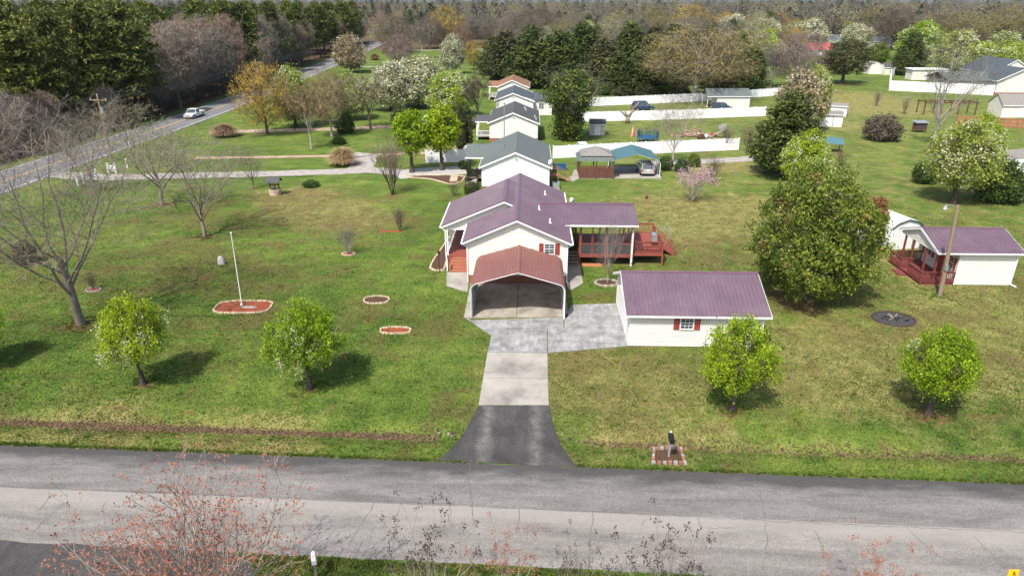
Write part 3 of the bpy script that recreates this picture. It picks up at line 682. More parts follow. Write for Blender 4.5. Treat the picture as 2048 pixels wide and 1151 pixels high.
OV = 0.40; ya, yb = HY0 - OV, HY1 + OV; xl, xr = HX0 - OV, HX1 + OV
for xe in (xl, xr):
    ze = hz(xe); m.extr([(xe, ya, ze - .07), (RX, ya, RZ - .07), (RX, ya, RZ - .14), (xe, ya, ze - .14)], (0, yb - ya, 0))
roof = wb(m, 'roof', W_TRIM, H)
metal_roof(roof, (xl, ya, hz(xl)), (xl, yb, hz(xl)), (RX, ya, RZ), ROOF_P)
metal_roof(roof, (xr, ya, hz(xr)), (xr, yb, hz(xr)), (RX, ya, RZ), ROOF_P)
m = MB(); cap_line(m, (RX, ya, RZ), (RX, yb, RZ), (-1, 0, -SL), (1, 0, -SL)); m.build('ridge_cap', CAP_P, roof)
m = MB()
for xe in (xl, xr):
    for y in (ya, yb): m.extr([(xe, y - .02, hz(xe) - .02), (RX, y - .02, RZ - .02), (RX, y - .02, RZ - .20), (xe, y - .02, hz(xe) - .20)], (0, .04, 0))
wbs(m, 'fascia', W_TRIM, H)
m = MB()
for xe, s in ((xl, -1), (xr, 1)): m.box(min(xe, xe + s * .13), max(xe, xe + s * .13), ya, yb, hz(xe) - .15, hz(xe) - .03)
wbs(m, 'gutter', W_TRIM, H)
m = MB()
for xe, s in ((xl, 1), (xr, -1)): m.box(min(xe + .01, xe + s * OV), max(xe - .01, xe + s * OV), ya + .02, yb - .02, hz(xe) - .16, hz(xe) - .145)
wbs(m, 'soffit', W_TRIM, H)
m = MB()                                                      # trim edge in plum on the rake
for xe in (xl, xr): m.extr([(xe, ya - .03, hz(xe) + .045), (RX, ya - .03, RZ + .045), (RX, ya - .03, RZ - .03), (xe, ya - .03, hz(xe) - .03)], (0, .09, 0))
wbs(m, 'rake_trim', CAP_P, H)
window(H, (HX0, HY0), (1, 0), (0, -1), 1.22 - HX0, 1.99 - HX0, 2.72, 3.55, shut=0.36, bars=1)
for y in (56.5, 60.5): window(H, (HX1, HY0), (0, 1), (1, 0), y - HY0, y + .9 - HY0, 2.0, 3.3, shut=0.0)
for px, py in ((1090, 389), (1078, 419.5), (1100, 446)):      # vent pipes on the right slope
    for x in np.linspace(RX, xr, 60):
        p = G(px, py, hz(x))
        if abs(p.x - x) < 0.08: break
    z0 = hz(p.x); v = MB(); v.cyl((p.x, p.y, z0 - .05), (p.x, p.y, z0 + .42), .065, .065, 10); v.lathe([(.16, 0), (.15, .04), (.07, .10)], (p.x, p.y, z0 - .01), 10)
    wb(v, 'vent_pipe', W_TRIM, H)
downspout(H, [(HX1 + .5, HY0 - .3, hz(xr) - .15), (HX1 + .06, HY0 - .07, hz(xr) - .45), (HX1 + .06, HY0 - .07, .3), (HX1 + .2, HY0 - .5, .1)])
downspout(H, [(HX0 - .5, HY0 - .3, hz(xl) - .15), (HX0 - .04, HY0 - .09, hz(xl) - .45), (HX0 - .04, HY0 - .09, .1)])
# porch wing: wider roof to the left over an open porch
PY0, PY1, PRX, PRZ, PEX = 57.9, 66.0, -2.3, 5.98, -7.95; PS = (PRZ - 3.62) / (PRX - PEX)
def pz(x): return PRZ - PS * abs(x - PRX)
xm = PRX + (PRZ - RZ + SL * (PRX - RX)) / (PS - SL) if abs(PS - SL) > .01 else RX + .1
xm = RX + .25
m = MB(); m.extr([(PEX, PY0, 3.55), (PRX, PY0, PRZ - .07), (PRX, PY0, PRZ - .14), (PEX, PY0, 3.48)], (0, PY1 - PY0, 0)); m.extr([(xm, PY0, pz(xm) - .07), (PRX, PY0, PRZ - .07), (PRX, PY0, PRZ - .14), (xm, PY0, pz(xm) - .14)], (0, PY1 - PY0, 0))
proof = wb(m, 'porch_roof', W_TRIM, H)
metal_roof(proof, (PEX, PY0, 3.62), (PEX, PY1, 3.62), (PRX, PY0, PRZ), ROOF_P)
metal_roof(proof, (xm, PY0, pz(xm)), (xm, PY1, pz(xm)), (PRX, PY0, PRZ), ROOF_P)
m = MB(); cap_line(m, (PRX, PY0, PRZ), (PRX, PY1, PRZ), (-1, 0, -PS), (1, 0, -PS), w=.26); m.build('ridge_cap', CAP_P, proof)
m = MB()
m.extr([(PEX, PY0 - .02, 3.60), (PRX, PY0 - .02, PRZ - .02), (PRX, PY0 - .02, PRZ - .2), (PEX, PY0 - .02, 3.42)], (0, .04, 0))
m.extr([(xm, PY0 - .02, pz(xm) - .02), (PRX, PY0 - .02, PRZ - .02), (PRX, PY0 - .02, PRZ - .2), (xm, PY0 - .02, pz(xm) - .2)], (0, .04, 0))
m.box(PEX - .13, PEX, PY0, PY1, 3.48, 3.60)
wbs(m, 'porch_fascia', W_TRIM, H)
m = MB()
m.extr([(PEX, PY0 - .03, 3.665), (PRX, PY0 - .03, PRZ + .045), (PRX, PY0 - .03, PRZ - .03), (PEX, PY0 - .03, 3.59)], (0, .09, 0))
m.extr([(xm, PY0 - .03, pz(xm) + .045), (PRX, PY0 - .03, PRZ + .045), (PRX, PY0 - .03, PRZ - .03), (xm, PY0 - .03, pz(xm) - .03)], (0, .09, 0))
wbs(m, 'rake_trim', CAP_P, H)
siding(H, 'porch_gable', W_SIDING, (-7.55, PY0 + .35), (1, 0), (0, -1), [(3.3, 0, 6.4), (pz(-7.55) - .12, 0, 6.4), (PRZ - .25, PRX + 7.55, PRX + 7.9)])
wb(MB().box(-7.6, HX0, PY0 + .3, PY1 - .3, 3.22, 3.30), 'porch_ceiling', W_TRIM, H)
wb(MB().box(-7.55, HX0 - .01, PY0 + .05, PY1 - .2, 0.70, 0.86), 'porch_floor', TREX, H)
brick_wall(H, -7.5, HX0 - .02, PY0 + .10, 0, 0.69, BRICK)
wb(MB().box(-7.5, -7.38, PY0 + .2, PY1 - .25, 0, 0.69), 'porch_foundation', BRICK, H)
for y in (PY0 + .25, 60.5, 63.2, PY1 - .4):
    m = MB(); m.box(-7.5, -7.38, y - .06, y + .06, 0.86, 3.24); m.box(-7.53, -7.35, y - .09, y + .09, 0.86, 0.98); m.box(-7.53, -7.35, y - .09, y + .09, 3.08, 3.22)
    wb(m, 'porch_column', W_TRIM, H)
railing(H, (-7.44, PY0 + .4, .86), (-7.44, PY1 - .5, .86), 0.9, W_TRIM)
downspout(H, [(PEX + .02, PY0 + .12, 3.45), (-7.6, PY0 + .12, 3.2), (-7.6, PY0 + .12, 1.1), (-7.3, 56.3, 0.15), (-7.3, 56.05, 0.1)])
steps(H, -6.95, HX0 - .02, 56.0, PY0 + .05, 5, 0.86, BRICK)
wb(MB().box(-7.12, -6.96, 56.15, PY0 + .05, 0, 0.5), 'step_cheek', BRICK, H)
door = wb(MB().box(HX0 - .06, HX0 - .02, 60.9, 61.85, 0.88, 2.95), 'front_door', SHUT, H)
MB().lathe([(.03, 0), (.035, .05)], (HX0 - .08, 61.0, 1.85), 8).build('door_knob', GALV, door)
for y in (58.8, 63.2): window(H, (HX0, HY1), (0, -1), (-1, 0), HY1 - y - 1, HY1 - y, 1.6, 2.9)
# dish on the right eave
d = thing('satellite_dish', 'small grey satellite dish on a mast at the house back corner', 'satellite dish', (4.2, 68.0, 0))
m = MB(); m.cyl((0, 0, 0), (0, 0, 3.3), .03, .03, 8); m.build('mast', GALV, d)
m = MB(); m.lathe([(0.02, 0), (.18, .03), (.29, .08), (.30, .09)], (0, 0, 0), 16); o = m.build('dish', W_TRIM, d, True); o.location = (0, 0, 3.3); o.rotation_euler = (math.radians(70), 0, math.radians(35))

# ------------------------------------------------------------------ carport in front of the house
C = thing('carport', 'open metal carport with rust red ribbed roof and white hoops', 'carport', (-0.9, 46.6, 0))
CX0, CX1, CY0, CY1 = -4.33, 2.58, 46.55, 52.45; CM = (CX0 + CX1) / 2; CR = 0.55
def cprof(off=0.0, zb=0.05):
    """left leg foot -> ridge, as (x, z)"""
    zc = 2.28; pts = [(CX0 - off, zb), (CX0 - off, zc)]; th = math.radians(74)
    for i in range(1, 6):
        a = th * i / 5; pts.append((CX0 + CR - (CR + off) * math.cos(a), zc + (CR + off) * math.sin(a)))
    pts.append((CM, 3.70 + off)); return pts
half = cprof(); full = half + [(2 * CM - x, z) for x, z in half[-2::-1]]
for i in range(5):
    y = CY0 + 0.03 + (CY1 - CY0 - .06) * i / 4; m = MB()
    for a, b in zip(full[:-1], full[1:]): m.bar((a[0], y, a[1]), (b[0], y, b[1]), 0.07, 0.07, up=(0, 1, 0))
    wb(m, 'hoop', W_TRIM if i == 0 else GALV, C)
m = MB()
outer = cprof(.05); outer = outer + [(2 * CM - x, z) for x, z in outer[-2::-1]]
for a, b in zip(outer[:-1], outer[1:]): m.bar((a[0], CY0 - .03, a[1]), (b[0], CY0 - .03, b[1]), 0.03, 0.17, up=(0, 1, 0))
wb(m, 'front_trim', W_TRIM, C)
m = MB()
for x in (CX0, CX1): m.box(x - .04, x + .04, CY0, CY1, 0.05, 0.12)
wbs(m, 'base_rail', GALV, C)
def sheet_profile(pts, n_out):
    """points along a cross-section -> same with a raised rib every 0.23 m"""
    P = [Vector((x, 0, z)) for x, z in pts]; Ls = [0]
    for a, b in zip(P[:-1], P[1:]): Ls.append(Ls[-1] + (b - a).length)
    def at(s):
        for i in range(len(P) - 1):
            if s <= Ls[i + 1] + 1e-6:
                t = (s - Ls[i]) / max(1e-6, Ls[i+1] - Ls[i]); d = (P[i+1] - P[i]).normalized(); return P[i].lerp(P[i+1], t), Vector((-d.z, 0, d.x))
    return at, Ls[-1]
roofpts = cprof(.075)[1:]; at, LT = sheet_profile(roofpts, 1)
def carport_panel(s0, s1, mirror, mat, name, at=at, CXm=CM):
    ss = [s0]; s = s0 + 0.115
    while s < s1 - .05: ss += [s - .03, s - .012, s + .012, s + .03]; s += 0.23
    ss.append(s1); top = []
    for q in ss:
        p, n = at(min(q, LT)); rib = any(abs(q - (s0 + .115 + .23 * k_)) < .02 for k_ in range(40)); p = p + n * (0.024 if rib else 0)
        top.append((2 * CXm - p.x if mirror else p.x, p.z))
    mb = MB(); n_ = len(top); y0, y1 = CY0 - .08, CY1 + .05
    bot = []
    for q in ss:
        p, n = at(min(q, LT)); p = p - n * .012; bot.append((2 * CXm - p.x if mirror else p.x, p.z))
    vs = [(x, y0, z) for x, z in top] + [(x, y1, z) for x, z in top] + [(x, y0, z) for x, z in bot] + [(x, y1, z) for x, z in bot]
    fs = []
    for i in range(n_ - 1):
        fs += [(i, i+1, n_+i+1, n_+i), (2*n_+i, 3*n_+i, 3*n_+i+1, 2*n_+i+1), (i, 2*n_+i, 2*n_+i+1, i+1), (n_+i, n_+i+1, 3*n_+i+1, 3*n_+i)]
    mb.add(vs, fs); return wb(mb, name, mat, C)
npan = 5
for mir in (False, True):
    for i in range(npan): carport_panel(LT * (0.02 + .98 * i / npan), LT * (0.02 + .98 * (i + 1) / npan) - 0.003, mir, ROOF_R, 'roof_panel')
m = MB(); cap_line(m, (CM, CY0 - .1, 3.78), (CM, CY1 + .06, 3.78), (-1, 0, -.28), (1, 0, -.28), w=.16); wb(m, 'ridge_cap', ROOF_R, C)
for x, s in ((CX0, -1), (CX1, 1)):                           # grey side sheeting, ribbed
    for j in range(3):
        z0, z1 = 0.12 + j * .74, 0.12 + (j + 1) * .74 - .004; m = MB(); m.box(min(x + s*.045, x + s*.06), max(x + s*.045, x + s*.06), CY0 + .05, CY1, z0, z1)
        for k_ in range(3): zz = z0 + .12 + .23 * k_; m.box(min(x + s*.06, x + s*.082), max(x + s*.06, x + s*.082), CY0 + .05, CY1, zz, zz + .035)
        wb(m, 'side_panel', GREYMET, C)

# ------------------------------------------------------------------ covered deck beside the house
D = thing('covered_deck', 'red stained deck with plum metal roof, screens and stairs beside the house', 'deck', (7, 58, 0))
DZ, DY0, DY1 = 1.08, 58.0, 64.0
m = MB()
for x in (4.48, 6.8, 9.13, 11.9):
    for y in (DY0 + .06, 61.0, DY1 - .1): m.box(x - .07, x + .07, y - .07, y + .07, 0, DZ - .04)
wbs(m, 'foundation_post', REDWOOD, D)
m = MB(); m.box(4.4, 9.2, DY0, DY0 + .05, DZ - .28, DZ - .04); m.box(4.4, 4.45, DY0, DY1, DZ - .28, DZ - .04); m.box(9.2, 12.0, DY0 + .3, DY0 + .35, DZ - .2, DZ + .06); m.box(11.95, 12.0, DY0 + .35, DY1, DZ - .2, DZ + .06); m.box(3.1, 12.0, DY1 - .05, DY1, DZ - .28, DZ - .04)
for i in range(12): x = 4.9 + i * .6; m.box(x, x + .04, DY0 + .36, DY1 - .05, DZ - .25, DZ - .05)
wbs(m, 'joist_frame', REDWOOD, D)
boards(D, 4.4, 9.19, DY0 + .0, DY1, DZ, REDWOOD, 0.15); boards(D, 9.2, 12.0, DY0 + .3, DY1, DZ + .10, REDWOOD, 0.15)
DRY_, DRZ, DEZ = 61.2, 4.90, 3.98
m = MB()
for ye, s in ((57.55, 1), (64.85, -1)): m.extr([(2.2, ye, DEZ - .05), (2.2, DRY_, DRZ - .05), (2.2, DRY_, DRZ - .12), (2.2, ye, DEZ - .12)], (7.25, 0, 0))
droof = wb(m, 'roof', W_TRIM, D)
metal_roof(droof, (0.92, 57.55, DEZ), (9.5, 57.55, DEZ), (0.92, DRY_, DRZ), ROOF_P, ribs=3); metal_roof(droof, (0.92, 64.85, DEZ), (9.5, 64.85, DEZ), (0.92, DRY_, DRZ), ROOF_P, ribs=3)
m = MB(); cap_line(m, (0.9, DRY_, DRZ), (9.5, DRY_, DRZ), (0, -1, -.25), (0, 1, -.25), w=.22); m.build('ridge_cap', CAP_P, droof)
wb(MB().box(3.5, 9.5, 57.43, 57.55, DEZ - .14, DEZ - .02), 'gutter', W_TRIM, D)
for x, mt in ((4.48, REDWOOD), (6.8, REDWOOD)): wb(MB().box(x - .06, x + .06, DY0 + .05, DY0 + .17, DZ, DEZ - .15), 'roof_post', mt, D)
for x in (4.48, 6.8, 9.13): wb(MB().box(x - .06, x + .06, DY1 - .2, DY1 - .08, DZ, DEZ - .15), 'roof_post', REDWOOD, D)
m = MB(); m.bar((9.22, 57.62, DEZ - .15), (9.13, 57.9, DEZ - .4), .09); m.bar((9.13, 57.9, DEZ - .4), (9.13, 57.9, .35), .11); wb(m, 'downspout', W_TRIM, D)
wb(MB().box(9.05, 9.21, 57.97, 58.13, 0, DEZ - .15), 'roof_post', W_TRIM, D)
wb(MB().box(4.4, 9.2, 57.96, 58.1, DEZ - .32, DEZ - .16), 'roof_beam', REDWOOD, D)
for x0, x1 in ((4.56, 5.55), (5.6, 6.72), (6.88, 7.95), (8.0, 9.03)):   # screens between posts
    f = MB(); f.box(x0, x0 + .05, DY0 + .09, DY0 + .13, DZ, DEZ - .33); f.box(x1 - .05, x1, DY0 + .09, DY0 + .13, DZ, DEZ - .33); f.box(x0 + .05, x1 - .05, DY0 + .09, DY0 + .13, DZ + .95, DZ + 1.02)
    fr = wb(f, 'screen_frame', REDWOOD, D); MB().box(x0 + .05, x1 - .05, DY0 + .10, DY0 + .105, DZ + .02, DZ + .95).build('screen', SCREEN, fr)
railing(D, (9.25, DY0 + .36, DZ + .1), (11.93, DY0 + .36, DZ + .1), 1.02, REDWOOD); railing(D, (9.6, DY1 - .1, DZ + .1), (11.93, DY1 - .1, DZ + .1), 1.02, REDWOOD)
railing(D, (11.93, DY0 + .42, DZ + .1), (11.93, 60.9, DZ + .1), 1.02, REDWOOD, ends=(False, True)); railing(D, (11.93, 62.5, DZ + .1), (11.93, DY1 - .16, DZ + .1), 1.02, REDWOOD, ends=(True, False))
railing(D, (4.46, DY0 + .3, DZ), (4.46, 61.3, DZ), 0.95, REDWOOD, ends=(False, True))
m = MB()                                                       # bench along the front rail
m.box(9.4, 11.8, DY0 + .5, DY0 + .95, DZ + .5, DZ + .55)
for x in (9.5, 10.6, 11.7): m.box(x - .04, x + .04, DY0 + .55, DY0 + .63, DZ + .10, DZ + .5)
wb(m, 'bench', REDWOOD, D)
steps(D, 61.0, 62.4, 13.55, 12.05, 5, 1.15, REDWOOD, axis='x', closed=False)
m = MB()
for y in (60.97, 62.43):
    m.bar((13.6, y, .06), (12.0, y, 1.1), .05, .26)
    m.bar((13.55, y, 1.0), (12.0, y, 2.15), .09, .05); m.box(13.5, 13.6, y - .05, y + .05, 0, 1.05)
    for i in range(1, 9): t = i / 9; m.bar((13.55 - 1.55 * t, y, .1 + 1.05 * t), (13.55 - 1.55 * t, y, 1.0 + 1.15 * t), .035)
wbs(m, 'stair_rail', REDWOOD, D)
steps(D, 3.2, 4.35, 57.5, 59.3, 5, 1.1, GREYWOOD, closed=False)
m = MB()
for x in (3.2, 4.33): m.bar((x, 57.45, .05), (x, 59.35, 1.05), .05, .25)
wbs(m, 'stair_stringer', GREYWOOD, D)
wb(MB().box(4.6, 6.5, 57.75, 58.6, 0, .05), 'clay_footing', CLAY, D)
t = thing('string_trellis', 'weathered grey garden trellis frame beside the deck stairs', 'trellis', (12.5, 63.9, 0))
m = MB()
for y in (-.5, .5):
    for x in (0, 1.1): m.cyl((x, y, 0), (x, y, 1.9), .025, .025, 6)
    m.cyl((0, y, 1.9), (1.1, y, 1.5), .02, .02, 6)
for x in (0, .55, 1.1): m.cyl((x, -.5, 1.8), (x, .5, 1.8), .018, .018, 6)
m.build('frame', GREYMET, t)
t = thing('bird_feeder_pole', 'rusty pole with small bird feeder behind the deck', 'bird feeder', G(1289, 452))
m = MB(); m.cyl((0, 0, 0), (0, 0, 3.0), .035, .035, 8); m.build('pole', BROWNWOOD, t)
m = MB(); m.box(-.12, .12, -.12, .12, 3.0, 3.22); m.extr([(-.18, -.18, 3.22), (.18, -.18, 3.22), (0, -.18, 3.38)], (0, .36, 0)); m.build('feeder', DARKWOOD, t)
t = thing('barbecue_grill', 'grey covered barbecue grill by the right rail of the deck', 'grill', (11.45, 60.4, DZ + .10), 1.57)
MB().box(-.42, .42, -.24, .24, .35, .85).build('cabinet', GREYMET, t)
MB().extr([(-.42, -.24, .86), (-.42, .24, .86), (-.42, .2, 1.1), (-.42, 0, 1.17), (-.42, -.2, 1.1)], (.84, 0, 0)).build('lid', GALV, t, bevel=.02)
for sx in (-.36, .36):
    for sy in (-.18, .18): MB().box(sx - .025, sx + .025, sy - .025, sy + .025, 0, .35).build('leg', BLACK, t)

# ------------------------------------------------------------------ detached garage
GA = thing('garage', 'detached cream sided garage with plum metal roof right of the driveway', 'garage', (11.4, 42.35, 0))
X0, X1, Y0, Y1 = 6.92, 15.95, 42.38, 49.75; WZ, RYg, RZg = 2.52, 46.05, 4.15; SG = (RZg - 2.50) / (RYg - (Y0 - .35))
wb(MB().box(X0 + .02, X1 - .02, Y0 + .02, Y1 - .02, 0, WZ), 'wall_core', W_SIDING, GA)
siding(GA, 'wall', W_SIDING, (X0, Y0), (1, 0), (0, -1), [(0.06, 0, X1 - X0), (WZ, 0, X1 - X0)])
siding(GA, 'wall', W_SIDING, (X1, Y1), (-1, 0), (0, 1), [(0.06, 0, X1 - X0), (WZ, 0, X1 - X0)])
for xo, u, nn in ((X0, (0, -1), (-1, 0)), (X1, (0, 1), (1, 0))):
    yo = Y1 if u[1] < 0 else Y0
    siding(GA, 'wall', W_SIDING, (xo, yo), u, nn, [(0.06, 0, Y1 - Y0), (WZ - .02, 0, Y1 - Y0), (RZg - .12, (Y1 - Y0) / 2, (Y1 - Y0) / 2 + .01)])
m = MB()
for x in (X0, X1):
    for y in (Y0, Y1): m.box(x - .045, x + .045, y - .045, y + .045, 0.05, WZ)
wbs(m, 'corner_trim', W_TRIM, GA)
m = MB(); ye0, ye1, xa, xb = Y0 - .35, 2 * RYg - Y0 + .35, X0 - .38, X1 + .38
for ye in (ye0, ye1): m.extr([(xa, ye, 2.44), (xa, RYg, RZg - .06), (xa, RYg, RZg - .13), (xa, ye, 2.37)], (xb - xa, 0, 0))
groof = wb(m, 'roof', W_TRIM, GA)
for ye in (ye0, ye1): metal_roof(groof, (xa, ye, 2.5), (xb, ye, 2.5), (xa, RYg, RZg), ROOF_P)
m = MB(); cap_line(m, (xa, RYg, RZg), (xb, RYg, RZg), (0, -1, -SG), (0, 1, -SG), w=.2); m.build('ridge_cap', CAP_P, groof)
m = MB(); m.box(xa, xb, ye0 - .1, ye0, 2.37, 2.47); wbs(m, 'gutter', W_TRIM, GA)
m = MB()
for x in (xa - .02, xb - .02): 
    for ye in (ye0, ye1): m.extr([(x, ye, 2.50), (x, RYg, RZg), (x, RYg, RZg - .2), (x, ye, 2.3)], (.04, 0, 0))
wbs(m, 'rake_trim', W_TRIM, GA)
window(GA, (X0, Y0), (1, 0), (0, -1), 10.36 - X0, 11.17 - X0, 1.42, 2.32, shut=0.38, bars=2)
downspout(GA, [(X1 + .2, Y0 - .4, 2.4), (X1 - .05, Y0 - .1, 2.15), (X1 - .05, Y0 - .1, .15)])
gd = wb(MB().box(X0 - .05, X0 - .02, 44.2, 48.1, 0.05, 2.2), 'garage_door', W_TRIM, GA)
for i in range(4): MB().box(X0 - .07, X0 - .052, 44.25, 48.05, .09 + i * .53, .56 + i * .53).build('door_panel', W_VINYL, gd)
sd = wb(MB().box(X0 - .06, X0 - .03, 42.75, 43.65, 0.05, 2.1), 'side_door', W_TRIM, GA)
MB().cyl((X0 - .1, 42.85, 1.0), (X0 - .06, 42.85, 1.0), .03, .03, 8).build('door_knob', GALV, sd)

# ------------------------------------------------------------------ cottage with porch at the right
K = thing('cottage', 'cream sided cottage shed with plum metal roof and maroon porch', 'cottage', (38, 54.3, 0), 0)
X0, X1, Y0, Y1 = 35.75, 40.35, 54.3, 60.2; WZ, RYk, RZk = 2.85, 57.3, 4.12; ye0, ye1 = 53.95, 60.65; SK = (RZk - 2.98) / (RYk - ye0)
wb(MB().box(X0 + .02, X1 - .02, Y0 + .02, Y1 - .02, 0, WZ), 'wall_core', W_SIDING, K)
siding(K, 'wall', W_SIDING, (X0, Y0), (1, 0), (0, -1), [(0.06, 0, X1 - X0), (WZ, 0, X1 - X0)])
siding(K, 'wall', W_SIDING, (X1, Y0), (0, 1), (1, 0), [(0.06, 0, Y1 - Y0), (WZ, 0, Y1 - Y0), (RZk - .1, 3.0, 3.01)])
siding(K, 'wall', W_SIDING, (X0, Y1), (0, -1), (-1, 0), [(0.06, 0, Y1 - Y0), (WZ, 0, Y1 - Y0)])
m = MB()
for x, y in ((X0, Y0), (X1, Y0), (X1, Y1), (X0, Y1)): m.box(x - .045, x + .045, y - .045, y + .045, .05, WZ)
wbs(m, 'corner_trim', W_TRIM, K)
m = MB(); xa, xb = 33.72, 40.75
for ye in (ye0, ye1): m.extr([(xa, ye, 2.92), (xa, RYk, RZk - .06), (xa, RYk, RZk - .13), (xa, ye, 2.85)], (xb - xa, 0, 0))
kroof = wb(m, 'roof', W_TRIM, K)
for ye in (ye0, ye1): metal_roof(kroof, (xa, ye, 2.98), (xb, ye, 2.98), (xa, RYk, RZk), ROOF_P)
m = MB(); cap_line(m, (xa, RYk, RZk), (xb, RYk, RZk), (0, -1, -SK), (0, 1, -SK), w=.2); m.build('ridge_cap', CAP_P, kroof)
m = MB()
for x in (xa - .03, xb):
    for ye in (ye0, ye1): m.extr([(x, ye, 2.97), (x, RYk, RZk - .01), (x, RYk, RZk - .22), (x, ye, 2.76)], (.03, 0, 0))
m.box(xa, xb, ye0 - .1, ye0, 2.84, 2.94); wbs(m, 'fascia', W_TRIM, K)
siding(K, 'porch_gable', W_SIDING, (33.9, 60.3), (0, -1), (-1, 0), [(2.72, 0, 6.0), (2.86, 0, 6.0), (RZk - .12, 2.95, 3.05)])
wb(MB().box(33.9, X0, Y0, Y1, 2.66, 2.72), 'porch_ceiling', W_TRIM, K)
boards(K, 32.85, X0 - .05, 54.2, 59.7, .28, DKWOOD, .16, along='y'); wb(MB().box(32.9, X0 - .06, 54.25, 59.65, 0.02, .24), 'porch_frame', DKWOOD, K)
for y in (54.45, 56.1, 58.2, 59.6): wb(MB().box(33.9, 34.04, y - .07, y + .07, .28, 2.68), 'porch_post', DKWOOD, K)
railing(K, (32.92, 54.28, .28), (X0 - .1, 54.28, .28), .85, DKWOOD, .16, toprail=DKWOOD); railing(K, (32.92, 54.35, .28), (32.92, 56.3, .28), .85, DKWOOD, .16, ends=(False, True))
railing(K, (32.92, 57.6, .28), (32.92, 59.62, .28), .85, DKWOOD, .16); railing(K, (33.0, 57.6, .28), (34.0, 57.6, .28), .85, DKWOOD, .16, ends=(False, False)); railing(K, (33.0, 59.65, .28), (35.7, 59.65, .28), .85, DKWOOD, .16, ends=(False, True))
wb(MB().box(32.2, 32.84, 56.3, 57.6, 0, .14), 'porch_step', DKWOOD, K)
kd = wb(MB().box(X0 - .07, X0 - .03, 56.3, 57.25, .30, 2.35), 'door', SHUT, K); MB().cyl((X0 - .12, 56.4, 1.3), (X0 - .07, 56.4, 1.3), .035, .035, 8).build('door_knob', GALV, kd)
window(K, (X0, Y1), (0, -1), (-1, 0), Y1 - 59.2, Y1 - 58.2, 1.2, 2.2, shut=.3); window(K, (X0, Y1), (0, -1), (-1, 0), Y1 - 55.6, Y1 - 54.9, 1.2, 2.2, shut=.25)
downspout(K, [(xb - .1, ye0 - .05, 2.85), (X1 + .02, Y0 - .1, 2.6), (X1 + .02, Y0 - .1, .15), (X1 + .3, Y0 - .5, .06)])
# white metal barn-roofed shed behind the cottage
def barn_shed(name, label, loc, rz, w, l, hw, hr, wall, roofm, trim, gam=0.62, doors=True, cat='shed'):
    s = thing(name, label, cat, loc, rz); a = w / 2
    sec = [(-a, hw), (-a * gam, hw + (hr - hw) * .62), (0, hr), (a * gam, hw + (hr - hw) * .62), (a, hw)]
    MB().extr([(-a, -l/2, 0), (a, -l/2, 0), (a, -l/2, hw)] + [(x, -l/2, z) for x, z in sec[::-1][1:-1]] + [(-a, -l/2, hw)], (0, l, 0)).build('wall', wall, s)
    ov = .1
    for (xa, za), (xb, zb) in zip(sec[:-1], sec[1:]):
        mb = MB(); mb.extr([(xa, -l/2 - ov, za + .01), (xb, -l/2 - ov, zb + .01), (xb, -l/2 - ov, zb + .06), (xa, -l/2 - ov, za + .06)], (0, l + 2 * ov, 0)); mb.build('roof', roofm, s)
    mb = MB()
    for (xa, za), (xb, zb) in zip(sec[:-1], sec[1:]): mb.bar((xa, -l/2 - ov - .01, za), (xb, -l/2 - ov - .01, zb), .04, .12)
    mb.build('rake_trim', trim, s)
    if doors:
        for q in (-1, 1):
            d_ = MB().box(min(q*.03, q * a * .55), max(q*.03, q * a * .55), -l/2 - .03, -l/2 - .003, .1, hw * .95).build('door', wall, s)
            mb = MB(); x0, x1 = sorted((q*.03, q * a * .55))
            mb.bar((x0 + .05, -l/2 - .04, .15), (x1 - .05, -l/2 - .04, hw * .9), .06, .03); mb.bar((x0 + .04, -l/2 - .04, .1), (x0 + .04, -l/2 - .04, hw * .95), .07, .03); mb.bar((x1 - .04, -l/2 - .04, .1), (x1 - .04, -l/2 - .04, hw * .95), .07, .03)
            mb.build('door_trim', trim, d_)
    return s
GREENTRIM = plain('dark_green_trim', (0.03, 0.07, 0.06), 0.6, 0.1, 3)
ws = barn_shed('metal_shed', 'white metal storage shed with dark green trim behind the cottage', (35.5, 65.5, 0), math.radians(14), 3.5, 4.4, 2.2, 2.95, W_VINYL, W_TRIM, GREENTRIM, doors=False)
for y in (-1.2, .2, 1.4):
    w_ = MB().box(-1.78, -1.75, y - .35, y + .35, 1.0, 1.9).build('window', GREENTRIM, ws); MB().box(-1.79, -1.781, y - .28, y + .28, 1.07, 1.83).build('pane', GLASS, w_)
MB().box(.9, .95, -2.24, -2.2, 0.1, 2.0).build('door_edge', GREENTRIM, ws)
